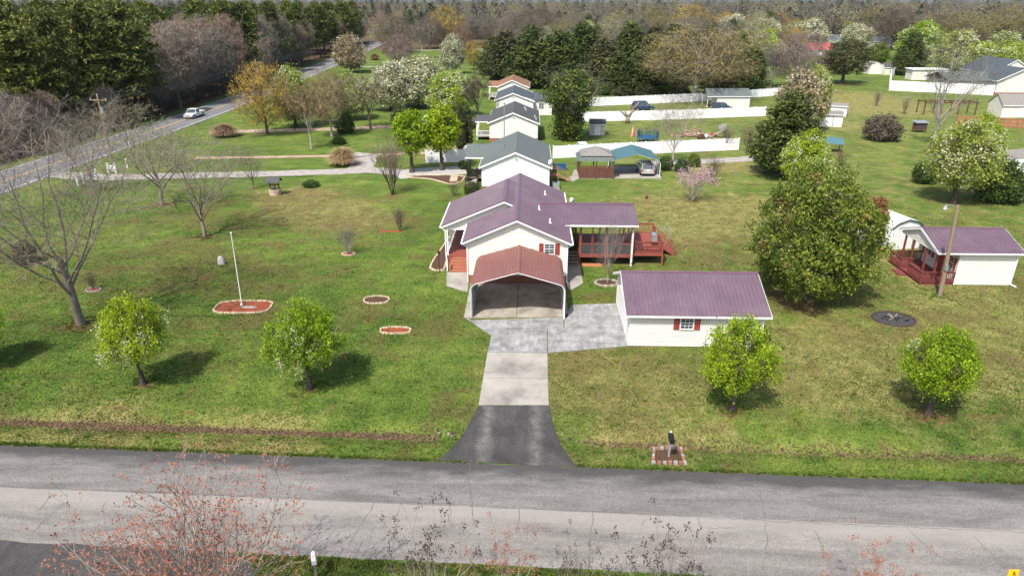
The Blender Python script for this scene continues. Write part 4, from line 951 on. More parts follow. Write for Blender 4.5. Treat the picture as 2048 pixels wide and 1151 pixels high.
# ------------------------------------------------------------------ tree generators (numpy)
def nrm(v): return v / np.maximum(1e-9, np.linalg.norm(v, axis=-1, keepdims=True))
def cards(rng, C, D, L, W, Nn=None):
    """flat leaf / twig faces: centre C, long axis D, length L, width W"""
    n = len(C); D = nrm(D); 
    if Nn is None: R = nrm(np.cross(D, rng.standard_normal((n, 3))))
    else: Nn = nrm(Nn); D = nrm(D - (D * Nn).sum(-1, keepdims=True) * Nn); R = np.cross(Nn, D)
    L = np.broadcast_to(L, n)[:, None] / 2; W = np.broadcast_to(W, n)[:, None] / 2
    V = np.stack([C - D * L - R * W * .6, C - D * L * .1 + R * W, C + D * L + R * W * .15, C + D * L * .1 - R * W], 1)
    return V.reshape(-1, 3)
def tubes(P0, P1, R0, R1, n):
    d = nrm(P1 - P0); ref = np.where(np.abs(d[:, 2:3]) < .9, np.array([[0., 0, 1]]), np.array([[1., 0, 0]])); a = nrm(np.cross(d, ref)); b = np.cross(d, a)
    th = np.arange(n) * 2 * np.pi / n; ring = a[:, None] * np.cos(th)[None, :, None] + b[:, None] * np.sin(th)[None, :, None]
    V = np.concatenate([P0[:, None] + ring * R0[:, None, None], P1[:, None] + ring * R1[:, None, None]], 1)
    i = np.arange(n); f = np.stack([i, (i + 1) % n, n + (i + 1) % n, n + i], -1)
    Q = (np.arange(len(P0)) * 2 * n)[:, None, None] + f[None]
    return V.reshape(-1, 3), Q.reshape(-1, 4)
def join(parts):
    Vs, Qs, o = [], [], 0
    for V, Q in parts: Vs.append(V); Qs.append(Q + o); o += len(V)
    return np.concatenate(Vs), np.concatenate(Qs)
def grow(rng, starts, levels):
    """starts: list of (p, dir, length, radius); levels: dicts (seg, wig, up, taper | n, t0, t1, ang0, ang1, lr, rr)"""
    P = np.array([s[0] for s in starts], float); D = nrm(np.array([s[1] for s in starts], float)); L = np.array([s[2] for s in starts], float); R = np.array([s[3] for s in starts], float)
    out = []
    for li, lv in enumerate(levels):
        k_ = lv.get('seg', 4); pts = [P]; dirs = [D]; p, d = P, D
        for i in range(k_):
            d = nrm(d + rng.standard_normal(d.shape) * lv.get('wig', .12) + np.array([0, 0, lv.get('up', 0.05)])); p = p + d * (L / k_)[:, None]; pts.append(p); dirs.append(d)
        pts = np.stack(pts, 1); dirs = np.stack(dirs, 1); tp = lv.get('taper', .7); rad = R[:, None] * (1 - tp * np.linspace(0, 1, k_ + 1)[None])
        out.append((pts[:, :-1].reshape(-1, 3), pts[:, 1:].reshape(-1, 3), rad[:, :-1].ravel(), rad[:, 1:].ravel()))
        if li == len(levels) - 1: return out, pts[:, -1], dirs[:, -1], L
        nx = levels[li + 1]; n = nx['n']; B = len(P)
        t = nx.get('t0', .3) + (nx.get('t1', 1.0) - nx.get('t0', .3)) * (np.arange(n)[None] + rng.random((B, n))) / n
        f = t * k_; i0 = np.minimum(f.astype(int), k_ - 1); fr = (f - i0)[..., None]; bi = np.arange(B)[:, None]
        P = (pts[bi, i0] * (1 - fr) + pts[bi, i0 + 1] * fr).reshape(-1, 3); pd = dirs[bi, i0 + 1].reshape(-1, 3)
        az = (np.arange(n)[None] * 2.4 + rng.random((B, 1)) * 6.28 + rng.standard_normal((B, n)) * .4).ravel()
        a = nrm(np.cross(pd, np.where(np.abs(pd[:, 2:3]) < .95, np.array([[0., 0, 1]]), np.array([[1., 0, 0]])))); b = np.cross(pd, a)
        ang = nx.get('ang0', .5) + (nx.get('ang1', .9) - nx.get('ang0', .5)) * rng.random(len(P))
        D = nrm(pd * np.cos(ang)[:, None] + (a * np.cos(az)[:, None] + b * np.sin(az)[:, None]) * np.sin(ang)[:, None])
        L = (np.repeat(L, n) * nx.get('lr', .6) * (1.15 - nx.get('short', .45) * t.ravel()) * (.75 + .5 * rng.random(len(P))))
        R = np.repeat(R, n) * (1 - tp * t.ravel()) * nx.get('rr', .6)
    return out
class Kind: pass
def make_kind(name, trunkVQ, crownVQ, tint, h, w):
    k_ = Kind(); k_.h = h; k_.w = w
    k_.trunk = np_mesh('trunk', trunkVQ[0], trunkVQ[1], BARK, smooth=True) if trunkVQ is not None else None
    k_.crown = np_mesh('crown', crownVQ[0], crownVQ[1], BARK, tint); return k_
def size_of(V):
    h = np.percentile(V[:, 2], 99.7); r = np.percentile(np.hypot(V[:, 0], V[:, 1]), 97) * 2; return h, r
def bare_kind(seed, starts, levels, sides=(8, 6, 5, 4, 3), twig=None, bud=None, solid=3):
    """solid levels become tubes of the trunk; finer ones the crown; twig=(n, len, width) extra faces at the tips; bud=(n, spread, size)"""
    rng = np.random.default_rng(seed); segs, tip, td, tl = grow(rng, starts, levels)
    tr = []
    for i, s in enumerate(segs[:solid]): tr.append(tubes(s[0], s[1] + (s[1] - s[0]) * .04, np.maximum(s[2], .006), np.maximum(s[3], .005), sides[i]))
    T = join(tr); cr = []; tints = []
    for i, s in enumerate(segs[solid:]):
        V, Q = tubes(s[0], s[1], np.maximum(s[2], .005), np.maximum(s[3], .003), 3); cr.append((V, Q)); tints.append(np.clip(rng.normal(.32, .12, len(Q)), 0, .6))
    if twig:
        n, l, w = twig; C = np.repeat(tip, n, 0); d = nrm(np.repeat(td, n, 0) + rng.standard_normal((len(C), 3)) * .55 + np.array([0, 0, .15])); ll = l * (.5 + rng.random(len(C)))
        V = cards(rng, C + d * (ll / 2 - .25 * l)[:, None] + rng.standard_normal(C.shape) * l * .12, d, ll, w); cr.append((V, np.arange(len(V)).reshape(-1, 4))); tints.append(np.clip(rng.normal(.4, .14, len(C)), 0, .62))
    if bud:
        n, sp, sz = bud; C = np.repeat(tip, n, 0) + rng.standard_normal((len(tip) * n, 3)) * sp
        V = cards(rng, C, rng.standard_normal(C.shape), sz * (.6 + .8 * rng.random(len(C))), sz * .6); cr.append((V, np.arange(len(V)).reshape(-1, 4))); tints.append(np.clip(rng.normal(.85, .1, len(C)), .64, 1))
    Cm = join(cr); h, w = size_of(Cm[0]); return make_kind('bare', T, Cm, np.concatenate(tints), h, w)
SHAPES = {'ivy': lambda t: np.where(t < .45, .50 - .1 * np.cos(t * 12), np.clip(.5 + (t - .45) * 2.2, 0, 1)) * np.sqrt(np.maximum(0, 1 - np.maximum(0, (t - .62) / .38) ** 2)), 'egg': lambda t: np.sin(np.pi * np.clip(t, 0, 1) ** .72) ** .72, 'magnolia': lambda t: np.sqrt(np.maximum(0, 1 - np.maximum(0, (t - .22) / .78) ** 2.5)) * np.clip(.55 + t * 2.0, 0, 1), 'round': lambda t: np.sqrt(np.maximum(0, 1 - (2 * t - 1) ** 2)),
          'dome': lambda t: np.sqrt(np.maximum(0, 1 - np.maximum(0, (t - .25) / .75) ** 2)) * np.clip(.45 + t * 2.2, 0, 1), 'cone': lambda t: (1 - t) ** .75 * np.clip(t * 9 + .45, 0, 1) + .03,
          'column': lambda t: np.clip(t * 6 + .4, 0, 1) * np.maximum(0, 1 - t ** 3.2) ** .6 + .02, 'broadcone': lambda t: (1 - t) ** .58 * np.clip(t * 5 + .3, 0, 1) + .03}
def leafy_kind(seed, h, w, base, ncl, nleaf, sig, leaf, shape='egg', shell=.6, flower=0.0, lump=.16, limbs=12, trunk_r=.16, upl=.3, split=.5, out=.6, trunk_h=.75, flat=1.0, inner=0.0, flow_low=0.0, coh=.45, stem=.14):
    rng = np.random.default_rng(seed); Rf = SHAPES[shape]; z0 = base * h
    t = rng.random(ncl * 6); keep = rng.random(len(t)) < Rf(t) ** 1.3; t = t[keep][:ncl]; n = len(t); ph = rng.random(n) * 2 * np.pi
    q = rng.random(4) * 6.28
    lum = 1 + lump * (np.sin(3 * ph + q[0] + 5 * t) * .6 + np.sin(5 * ph + q[1] - 7 * t) * .5 + np.sin(2 * ph + q[2] + 11 * t) * .5)
    u = rng.random(n); rr = np.where(rng.random(n) < shell, .72 + .28 * u, np.sqrt(u) * .85); R = Rf(t) * w / 2 * lum * rr * .92
    C = np.stack([R * np.cos(ph), R * np.sin(ph), z0 + (h - z0) * t * .97], -1)
    # limbs: trunk, then main limbs to inner points, then a branch to each clump
    lean = rng.standard_normal(2) * .03 * h; zt = z0 + (h - z0) * trunk_h; zz = np.linspace(0, zt, 7); tx = np.stack([lean[0] * (zz / h) ** 1.5, lean[1] * (zz / h) ** 1.5, zz], -1)
    rt_ = trunk_r * (1.25 * np.exp(-zz / (.10 * h)) * .5 + 1 - .85 * zz / zt); T = [tubes(tx[:-1], tx[1:], rt_[:-1], rt_[1:], 8)]
    lt = (np.arange(limbs) + rng.random(limbs)) / limbs; la = np.arange(limbs) * 2.4 + rng.random(limbs) * .6; lz = z0 * .92 + (zt - z0) * .75 * lt
    tip_t = np.clip(.25 + .72 * lt, 0, .95); lr = Rf(tip_t) * w / 2 * .62
    A = np.stack([np.interp(lz, zz, tx[:, 0]), np.interp(lz, zz, tx[:, 1]), lz], -1); E_ = np.stack([lr * np.cos(la), lr * np.sin(la), np.maximum(z0 + (h - z0) * tip_t, lz + .3)], -1)
    M = A * .5 + E_ * .5 + np.array([0, 0, -.04 * h]) + rng.standard_normal(A.shape) * .03 * w
    r0 = trunk_r * .5 * (1 - .5 * lt)
    T.append(tubes(A, M, r0, r0 * .65, 5)); T.append(tubes(M, E_, r0 * .65, r0 * .25, 5))
    nodes = np.concatenate([A * (1 - s) + M * s for s in (.4, .8)] + [M * (1 - s) + E_ * s for s in (.2, .6, 1)] + [tx[3:]])
    low = nodes[None, :, :] - C[:, None, :]; dist = np.linalg.norm(low, axis=-1) + np.maximum(0, low[..., 2]) * 2; S = nodes[np.argmin(dist, 1)]
    mid = (S + C) / 2 + rng.standard_normal(C.shape) * .03 * w; br = trunk_r * stem + np.zeros(n)
    T.append(tubes(S, mid, br, br * .7, 3)); T.append(tubes(mid, C, br * .7, br * .3, 3))
    # leaves
    Lc = np.repeat(C, nleaf, 0); off = rng.standard_normal((len(Lc), 3)); off[:, 2] *= flat; Lc = Lc + off * sig
    outd = nrm(Lc - np.array([0, 0, z0 + (h - z0) * .35])); D = nrm(rng.standard_normal(Lc.shape) + outd * out + np.array([0, 0, upl])); s = .6 + .8 * rng.random(len(Lc))
    cd = nrm(Lc - np.repeat(C, nleaf, 0) + .0001); V = cards(rng, Lc, D, leaf[0] * s, leaf[1] * s, nrm(outd + cd * .6) * coh + nrm(rng.standard_normal(Lc.shape)) * (1 - coh))
    ct = np.clip(rng.normal(.42, .13, n), 0, .8); fl = rng.random(n) < flower * np.where(flow_low > 0, np.clip(1.4 - t * 2 * flow_low, 0, 1.4), 1)
    tint = np.clip(np.repeat(ct, nleaf) + rng.normal(0, .10, len(Lc)), 0, .82); ff = np.repeat(fl, nleaf) & (rng.random(len(Lc)) < .62); tint[ff] = .9 + .1 * rng.random(ff.sum())
    Q = np.arange(len(V)).reshape(-1, 4); return make_kind('leafy', join(T), (V, Q), tint, h, w)
def pine_kind(seed, h=20., w=6.5, base=.30, whorls=19, nb=6, nleaf=9, size=(.75, .22)):
    rng = np.random.default_rng(seed); zz = np.linspace(0, h, 9); tx = np.stack([np.cumsum(rng.standard_normal(9) * .08), np.cumsum(rng.standard_normal(9) * .08), zz], -1); rt_ = .24 * (1 - .93 * zz / h)
    T = [tubes(tx[:-1], tx[1:], rt_[:-1], rt_[1:], 7)]
    tt = np.repeat(np.linspace(0, 1, whorls), nb) + rng.normal(0, .02, whorls * nb); tt = np.clip(tt, 0, 1); az = rng.random(len(tt)) * 6.28; z = h * (base + (1 - base) * tt * .98)
    L = w / 2 * (np.sqrt(np.clip(1 - tt ** 1.8, 0, 1)) * .95 + .12) * (.55 + .6 * rng.random(len(tt))); A = np.stack([np.interp(z, zz, tx[:, 0]), np.interp(z, zz, tx[:, 1]), z], -1)
    E_ = A + np.stack([L * np.cos(az), L * np.sin(az), L * (.05 + .4 * tt)], -1); r0 = .05 * (1 - .6 * tt); T.append(tubes(A, E_, r0, r0 * .3, 3))
    Cs = []
    for s in (.35, .55, .75, .9, 1.0): Cs.append(A * (1 - s) + E_ * s + rng.standard_normal(A.shape) * .25)
    C = np.concatenate(Cs); n = len(C); Lc = np.repeat(C, nleaf, 0) + rng.standard_normal((n * nleaf, 3)) * np.array([.42, .42, .26]); D = nrm(rng.standard_normal(Lc.shape) + np.array([0, 0, .5])); s = .6 + .8 * rng.random(len(Lc))
    V = cards(rng, Lc, D, size[0] * s, size[1] * s); tint = np.clip(np.repeat(rng.normal(.42, .16, n), nleaf) + rng.normal(0, .1, len(Lc)), 0, 1)
    return make_kind('pine', join(T), (V, np.arange(len(V)).reshape(-1, 4)), tint, h, w)
def plant(kind, loc, h, w, rz, label, cat, leafm, barkm=None, group=None, name='tree', lean=(0, 0)):
    e = bpy.data.objects.new(name, None); COL.objects.link(e); e.location = loc; e.rotation_euler = (lean[0], lean[1], rz); e.scale = (w / kind.w, w / kind.w, h / kind.h); tag(e, label, cat, group)
    for nm, me, mt in (('trunk', kind.trunk, barkm or BARK), ('crown', kind.crown, leafm)):
        if me is None: continue
        o = bpy.data.objects.new(nm, me); COL.objects.link(o); o.parent = e
        sl = o.material_slots[0]; sl.link = 'OBJECT'; sl.material = mt
    return e
_prng = random.Random(11)
def T(kind, bx, by, ty, wpx, label, leafm, barkm=None, name='tree', group=None, cat='tree', rz=None, tx=None, lean=(0, 0)):
    p = G(bx, by); top = AtY(bx if tx is None else tx, ty, p.y)
    return plant(kind, p, max(.4, top.z), px2m(wpx, p), _prng.random() * 6.28 if rz is None else rz, label, cat, leafm, barkm, group, name, lean)
# ---- leaf colours (tint 0 .. 0.82 leaves, 0.9 .. 1 blossom or buds)
WHITEF = (0.72, 0.72, 0.64)
L_LIME = leaf_mat('lime_leaves', [(0.1, (0.12, 0.17, 0.008)), (0.45, (0.28, 0.40, 0.016)), (0.78, (0.44, 0.57, 0.035)), (0.86, (0.46, 0.52, 0.10)), (0.92, (0.62, 0.63, 0.46))], .45)
L_LIMEW = leaf_mat('pale_lime_blossom', [(0.1, (0.14, 0.18, 0.02)), (0.45, (0.31, 0.37, 0.055)), (0.78, (0.46, 0.50, 0.14)), (0.86, (0.48, 0.50, 0.2)), (0.92, (0.60, 0.60, 0.42))], .42)
L_WHITE = leaf_mat('white_blossom', [(0.1, (0.22, 0.22, 0.10)), (0.4, (0.37, 0.37, 0.20)), (0.7, (0.50, 0.50, 0.33)), (0.92, (0.58, 0.58, 0.44))], .3)
L_TANW = leaf_mat('tan_blossom', [(0.1, (0.17, 0.12, 0.06)), (0.4, (0.29, 0.22, 0.125)), (0.7, (0.39, 0.32, 0.20)), (0.92, (0.44, 0.39, 0.27))], .3)
L_MAG = leaf_mat('magnolia_leaves', [(0.1, (0.040, 0.068, 0.009)), (0.4, (0.115, 0.160, 0.015)), (0.65, (0.235, 0.275, 0.030)), (0.82, (0.29, 0.26, 0.05)), (0.93, (0.22, 0.11, 0.04))], .25, .5, spec=.35)
L_BRONZE = leaf_mat('bronze_leaves', [(0.1, (0.09, 0.05, 0.016)), (0.45, (0.24, 0.125, 0.045)), (0.8, (0.34, 0.21, 0.07))], .2)
L_HOLLY = leaf_mat('holly_leaves', [(0.1, (0.022, 0.036, 0.007)), (0.42, (0.055, 0.082, 0.014)), (0.75, (0.105, 0.14, 0.026)), (1, (0.14, 0.17, 0.04))], .15, .55, spec=.25)
L_CEDAR = leaf_mat('cedar_foliage', [(0.1, (0.020, 0.034, 0.008)), (0.42, (0.052, 0.080, 0.016)), (0.75, (0.100, 0.135, 0.026)), (1, (0.13, 0.16, 0.04))], .12, .7)
L_CEDARB = leaf_mat('olive_cedar_foliage', [(0.1, (0.025, 0.030, 0.012)), (0.42, (0.060, 0.068, 0.024)), (0.75, (0.11, 0.105, 0.04)), (1, (0.14, 0.12, 0.05))], .12, .7)
L_PINE = leaf_mat('pine_needles', [(0.05, (0.028, 0.040, 0.010)), (0.42, (0.080, 0.105, 0.020)), (0.75, (0.165, 0.180, 0.032)), (1, (0.23, 0.23, 0.045))], .15, .7, rnd=.28)
def twig_mat(name, c, c2, bud): return leaf_mat(name, [(0.0, tuple(x * .5 for x in c)), (0.35, c), (0.6, c2), (0.66, tuple(x * .8 for x in bud)), (1.0, bud)], .12, .9, rnd=.12)
L_GREY = twig_mat('grey_twigs', (0.13, 0.12, 0.10), (0.21, 0.195, 0.17), (0.15, 0.14, 0.11))
L_GREYB = twig_mat('brown_twigs', (0.095, 0.080, 0.058), (0.155, 0.132, 0.098), (0.115, 0.098, 0.062))
L_RED = twig_mat('reddish_buds', (0.16, 0.115, 0.095), (0.21, 0.155, 0.125), (0.26, 0.125, 0.08))
L_PINK = twig_mat('mauve_twigs', (0.19, 0.13, 0.12), (0.20, 0.17, 0.15), (0.175, 0.14, 0.115))
L_YEL = twig_mat('golden_buds', (0.15, 0.12, 0.06), (0.26, 0.20, 0.06), (0.44, 0.315, 0.03))
L_OLIVE = twig_mat('olive_buds', (0.15, 0.125, 0.085), (0.18, 0.168, 0.085), (0.21, 0.20, 0.05))
L_TAN = twig_mat('tan_buds', (0.17, 0.13, 0.085), (0.215, 0.18, 0.09), (0.285, 0.22, 0.07))
L_ORANGE = twig_mat('orange_new_leaves', (0.26, 0.20, 0.18), (0.40, 0.33, 0.295), (0.34, 0.125, 0.068))
L_GRN = twig_mat('pale_green_buds', (0.18, 0.16, 0.12), (0.28, 0.25, 0.18), (0.30, 0.32, 0.10))
L_SEED = twig_mat('dark_seed_heads', (0.22, 0.18, 0.15), (0.30, 0.25, 0.21), (0.05, 0.035, 0.03))
L_PINKF = twig_mat('pink_magnolia_blossom', (0.20, 0.15, 0.13), (0.30, 0.23, 0.20), (0.62, 0.40, 0.47))
L_IVY = leaf_mat('ivy_leaves', [(0.1, (0.028, 0.05, 0.008)), (0.42, (0.095, 0.135, 0.02)), (0.75, (0.19, 0.225, 0.04)), (1, (0.26, 0.27, 0.07))], .2, .45)
L_BUSH = leaf_mat('dark_green_bush', [(0.1, (0.016, 0.035, 0.008)), (0.42, (0.045, 0.085, 0.014)), (0.75, (0.095, 0.15, 0.025)), (1, (0.14, 0.19, 0.04))], .2, .6)
L_BUSHL = leaf_mat('clipped_green_bush', [(0.1, (0.035, 0.06, 0.008)), (0.42, (0.10, 0.15, 0.018)), (0.75, (0.19, 0.24, 0.03)), (1, (0.22, 0.26, 0.05))], .25, .6)
L_STRAW = leaf_mat('straw_blades', [(0.1, (0.26, 0.17, 0.085)), (0.5, (0.45, 0.32, 0.17)), (0.9, (0.58, 0.44, 0.26))], .25, .8)
L_STRAWB = leaf_mat('brown_straw_blades', [(0.1, (0.18, 0.10, 0.06)), (0.5, (0.33, 0.20, 0.12)), (0.9, (0.42, 0.27, 0.16))], .25, .8)
# ---- kinds
def bl(**k_): return k_
K_PEAR = [leafy_kind(s, 5.6, 4.9, .30, 340, 50, .15, (.125, .08), 'egg', .62, flower=fl_, limbs=18, trunk_r=.15, lump=lu_, flow_low=.85, upl=.9, flat=1.7, coh=.4) for s, fl_, lu_ in ((1, .30, .20), (2, .22, .16), (6, 0.0, .22), (7, .04, .18))]
K_PEARM = [leafy_kind(s, 6., 5., .22, 420, 36, .19, (.14, .10), 'egg', .6, flower=.30, limbs=12, trunk_r=.17, lump=.14, upl=.5) for s in (3, 4)]
K_LOLLI = [leafy_kind(s, 7., 4., .3, 260, 24, .2, (.24, .16), 'round', .66, flower=0.0, limbs=12, trunk_r=.2, lump=.06) for s in (5,)]
K_MAG = leafy_kind(9, 10.5, 10.6, .10, 640, 60, .27, (.24, .115), 'magnolia', .70, flower=.03, limbs=24, trunk_r=.2, lump=.24, upl=.5, out=1.0)
K_HOLLY = leafy_kind(12, 11, 7, .07, 420, 26, .30, (.32, .2), 'broadcone', .66, limbs=14, trunk_r=.2, lump=.16)
K_CON = [leafy_kind(s, 10, 5.5, .03, 380, 22, .28, (.45, .15), 'broadcone', .72, limbs=10, trunk_r=.2, lump=.18, trunk_h=.95, upl=.7) for s in (14, 15, 16)]
K_COL = leafy_kind(18, 6, 1.6, .03, 160, 24, .12, (.28, .1), 'column', .8, limbs=6, trunk_r=.1, lump=.08, trunk_h=.9, upl=1.2)
K_RND = [leafy_kind(s, 9, 8, .12, 330, 26, .33, (.34, .2), 'dome', .62, flower=.40, limbs=12, trunk_r=.2, lump=.2, upl=.5) for s in (20, 21)]
K_BUSH = [leafy_kind(s, 2, 2.6, .0, 200, 26, .12, (.13, .08), 'dome', .75, limbs=8, trunk_r=.05, lump=.10, trunk_h=.5) for s in (24, 25)]
K_CEDAR1 = leafy_kind(27, 10, 10, .22, 300, 24, .36, (.5, .16), 'dome', .55, limbs=14, trunk_r=.3, lump=.25, flat=.45)
K_PINE = [pine_kind(s) for s in (30, 31, 32)]
K_BIG = [bare_kind(40, [((0, 0, 0), (.03, 0, 1), 4.2, .15)], [bl(seg=5, wig=.06, taper=.35), bl(n=9, t0=.42, t1=1, ang0=.25, ang1=.9, lr=1.85, rr=.42, seg=6, wig=.10, up=.11, short=.25), bl(n=9, t0=.22, t1=1, ang0=.4, ang1=.9, lr=.42, rr=.5, wig=.12, seg=4, up=.05),
          bl(n=7, t0=.2, ang0=.4, ang1=.9, lr=.52, rr=.5, seg=3, wig=.14, up=.03), bl(n=5, t0=.15, ang0=.4, ang1=.9, lr=.55, rr=.55, seg=2, wig=.15)], twig=(2, .5, .009), solid=3)]
K_MID = [bare_kind(s, [((0, 0, 0), (0, 0, 1), 3.0, .12)], [bl(seg=4, wig=.05, taper=.4), bl(n=9, t0=.42, ang0=.3, ang1=.95, lr=1.7, rr=.6, seg=5, wig=.10, up=.10, short=.2), bl(n=8, t0=.2, ang0=.35, ang1=.8, lr=.45, rr=.5, wig=.12, seg=3, up=.08),
          bl(n=6, t0=.2, ang0=.35, ang1=.85, lr=.55, rr=.5, seg=2, wig=.14, up=.04)], twig=(5, .6, .015), bud=(4, .22, .09), solid=3) for s in (50, 51, 52)]
K_VASE = [bare_kind(s, [((.05 * math.cos(a), .05 * math.sin(a), 0), (.34 * math.cos(a), .34 * math.sin(a), 1), 1.5, .036) for a in (0, 1.1, 2.2, 3.2, 4.3, 5.4)], [bl(seg=4, wig=.06, taper=.4, up=.03), bl(n=6, t0=.3, ang0=.2, ang1=.5, lr=.95, rr=.6, seg=4, wig=.07, up=.12, short=.2), bl(n=5, t0=.25, ang0=.25, ang1=.55, lr=.6, rr=.55, wig=.1, seg=3, up=.12)],
          twig=(7, .42, .011), bud=(1, .08, .03), solid=2) for s in (60, 61)]
K_FAR = [bare_kind(s, [((0, 0, 0), (0, 0, 1), 4.2, .2)], [bl(seg=4, wig=.05, taper=.45), bl(n=9, t0=.4, ang0=.2, ang1=.7, lr=1.5, rr=.55, seg=4, wig=.10, up=.10, short=.35), bl(n=8, t0=.2, ang0=.35, ang1=.8, lr=.48, rr=.5, wig=.12, seg=2, up=.08)],
          twig=(40, 1.1, .05), bud=(16, .55, .26), solid=3) for s in (70, 71, 72, 73)]
K_IVY = leafy_kind(29, 11, 7.5, .02, 460, 24, .30, (.3, .2), 'ivy', .55, limbs=12, trunk_r=.22, lump=.22)

K_DOME = [leafy_kind(s, 12, 11, .10, 420, 26, .42, (.60, .05), sh_, .62, flower=.5, limbs=16, trunk_r=.2, lump=.10, upl=1.4, out=1.4, coh=.55, stem=.10) for s, sh_ in ((80, 'dome'), (81, 'dome'), (82, 'round'))]

K_DOMEH = leafy_kind(84, 12, 11, .24, 460, 28, .42, (.60, .05), 'dome', .62, flower=.5, limbs=20, trunk_r=.24, lump=.10, upl=1.4, out=1.4, coh=.55, stem=.10)

L_PALE = twig_mat('pale_grey_twigs', (0.20, 0.172, 0.138), (0.31, 0.275, 0.23), (0.24, 0.205, 0.16))
L_ROSY = twig_mat('rosy_grey_twigs', (0.19, 0.148, 0.115), (0.285, 0.225, 0.18), (0.25, 0.165, 0.12))
K_TALL = [leafy_kind(s, 15, 8, .16, 430, 26, .42, (.75, .045), 'round', .5, flower=.5, limbs=20, trunk_r=.16, lump=.24, upl=1.8, out=1.0, coh=.5, stem=.12) for s in (86, 87)]
K_BLOOM = bare_kind(62, [((.05 * math.cos(a), .05 * math.sin(a), 0), (.45 * math.cos(a), .45 * math.sin(a), 1), 1.3, .036) for a in (0, 1.1, 2.2, 3.2, 4.3, 5.4)], [bl(seg=4, wig=.06, taper=.4, up=.03), bl(n=6, t0=.3, ang0=.2, ang1=.6, lr=.95, rr=.6, seg=4, wig=.07, up=.10, short=.2), bl(n=5, t0=.25, ang0=.25, ang1=.6, lr=.6, rr=.55, wig=.1, seg=3, up=.10)],
          twig=(4, .3, .011), bud=(12, .11, .085), solid=2)
# ------------------------------------------------------------------ trees, as the photograph shows them
GP = 'young pear trees along the road'
T(K_PEAR[0], 287, 768, 590, 136, 'lime green young pear tree, right of the big bare tree by the road', L_LIME, BARK_D, 'pear_tree', GP, rz=.4)
T(K_PEAR[1], 620, 778, 598, 150, 'lime green pear tree left of the driveway, white blossom on its left side', L_LIME, BARK_D, 'pear_tree', GP, rz=2.0)
T(K_PEAR[2], 1465, 820, 636, 150, 'lime green pear tree in front of the detached garage', L_LIME, BARK_D, 'pear_tree', GP, rz=3.4)
T(K_PEAR[3], 1855, 830, 650, 146, 'lime green pear tree near the fire pit, rightmost along the road', L_LIME, BARK_D, 'pear_tree', GP, rz=4.9)
T(K_PEAR[3], -38, 735, 600, 130, 'green pear tree cut by the left picture edge', L_LIME, BARK_D, 'pear_tree', GP, rz=1.2)
T(K_MAG, 1608, 600, 326, 246, 'large glossy dark green magnolia between garage and cottage', L_MAG, BARK_D, 'magnolia_tree', rz=1.0)
T(K_LOLLI[0], 1732, 508, 392, 56, 'bronze leaved shrub at the right flank of the magnolia', L_BRONZE, BARK_D, 'bronze_shrub', cat='shrub')
T(K_BIG[0], 163, 648, 205, 560, 'large bare spreading tree on the left lawn', L_PALE, BARK, 'bare_tree', rz=.6)
T(K_MID[0], 410, 473, 248, 270, 'bare tree casting a long shadow, left of the small stone marker', L_PALE, BARK, 'bare_tree', rz=.5)
T(K_MID[1], 325, 410, 200, 310, 'bare tree with yellowish buds near the gravel drive', L_GRN, BARK, 'bare_tree', rz=1.5)
T(K_MID[2], 188, 384, 205, 190, 'slender bare tree beside the white entrance fence', L_GREY, BARK_L, 'bare_tree', rz=2.5)
T(K_MID[2], 508, 377, 292, 70, 'small bare crooked tree beside the gravel drive', L_PINK, BARK_D, 'small_bare_tree', rz=.3)
T(K_MID[1], 1215, 566, 432, 104, 'bare vase shaped crape myrtle in a stone ring by the deck', L_GREY, BARK_L, 'crape_myrtle')
T(K_VASE[1], 785, 389, 272, 86, 'reddish brown vase shaped bare tree on the neighbour lawn', L_RED, BARK_D, 'vase_tree')
T(K_VASE[0], 697, 508, 452, 60, 'small pale bare shrub in a round mulch bed', L_GREY, BARK_L, 'bare_shrub', cat='shrub')
T(K_VASE[1], 800, 462, 412, 36, 'narrow dark bare shrub in a strip of mulch', L_GREYB, BARK_D, 'bare_shrub', cat='shrub')
T(K_VASE[1], 187, 579, 545, 30, 'tiny bare rose bush in a mulch ring behind the big bare tree', L_GREYB, BARK_D, 'rose_bush', cat='shrub')
T(K_BUSH[0], 55, 525, 480, 45, 'small yellowish green bush under the big bare tree', L_OLIVE, BARK, 'bush', cat='bush')
T(K_LOLLI[0], 824, 345, 218, 72, 'round bright green tree, left of the pair before the white fence', L_LIME, BARK_D, 'round_tree')
T(K_LOLLI[0], 884, 340, 210, 76, 'round bright green tree, right of the pair before the white fence', L_LIME, BARK_D, 'round_tree')
T(K_COL, 921, 300, 205, 20, 'brownish green columnar evergreen, left of two beside the lime tree', L_CEDARB, BARK_D, 'columnar_evergreen')
T(K_COL, 936, 296, 210, 20, 'brownish green columnar evergreen, right of two beside the lime tree', L_CEDARB, BARK_D, 'columnar_evergreen')
T(K_BUSH[0], 945, 388, 362, 36, 'rounded brown green clipped bush at the house back left', L_CEDARB, BARK_D, 'bush', cat='bush')
T(K_VASE[0], 908, 392, 365, 34, 'grey green wispy shrub left of the house porch roof', L_GREYB, BARK_D, 'wispy_shrub', cat='shrub')
T(K_BUSH[1], 947, 360, 338, 28, 'bright green palm like bush beside the black porch stairs', L_BUSHL, BARK_D, 'bush', cat='bush')
T(K_BUSH[0], 926, 338, 320, 20, 'small dark bush by the neighbour porch', L_BUSH, BARK_D, 'bush', cat='bush')
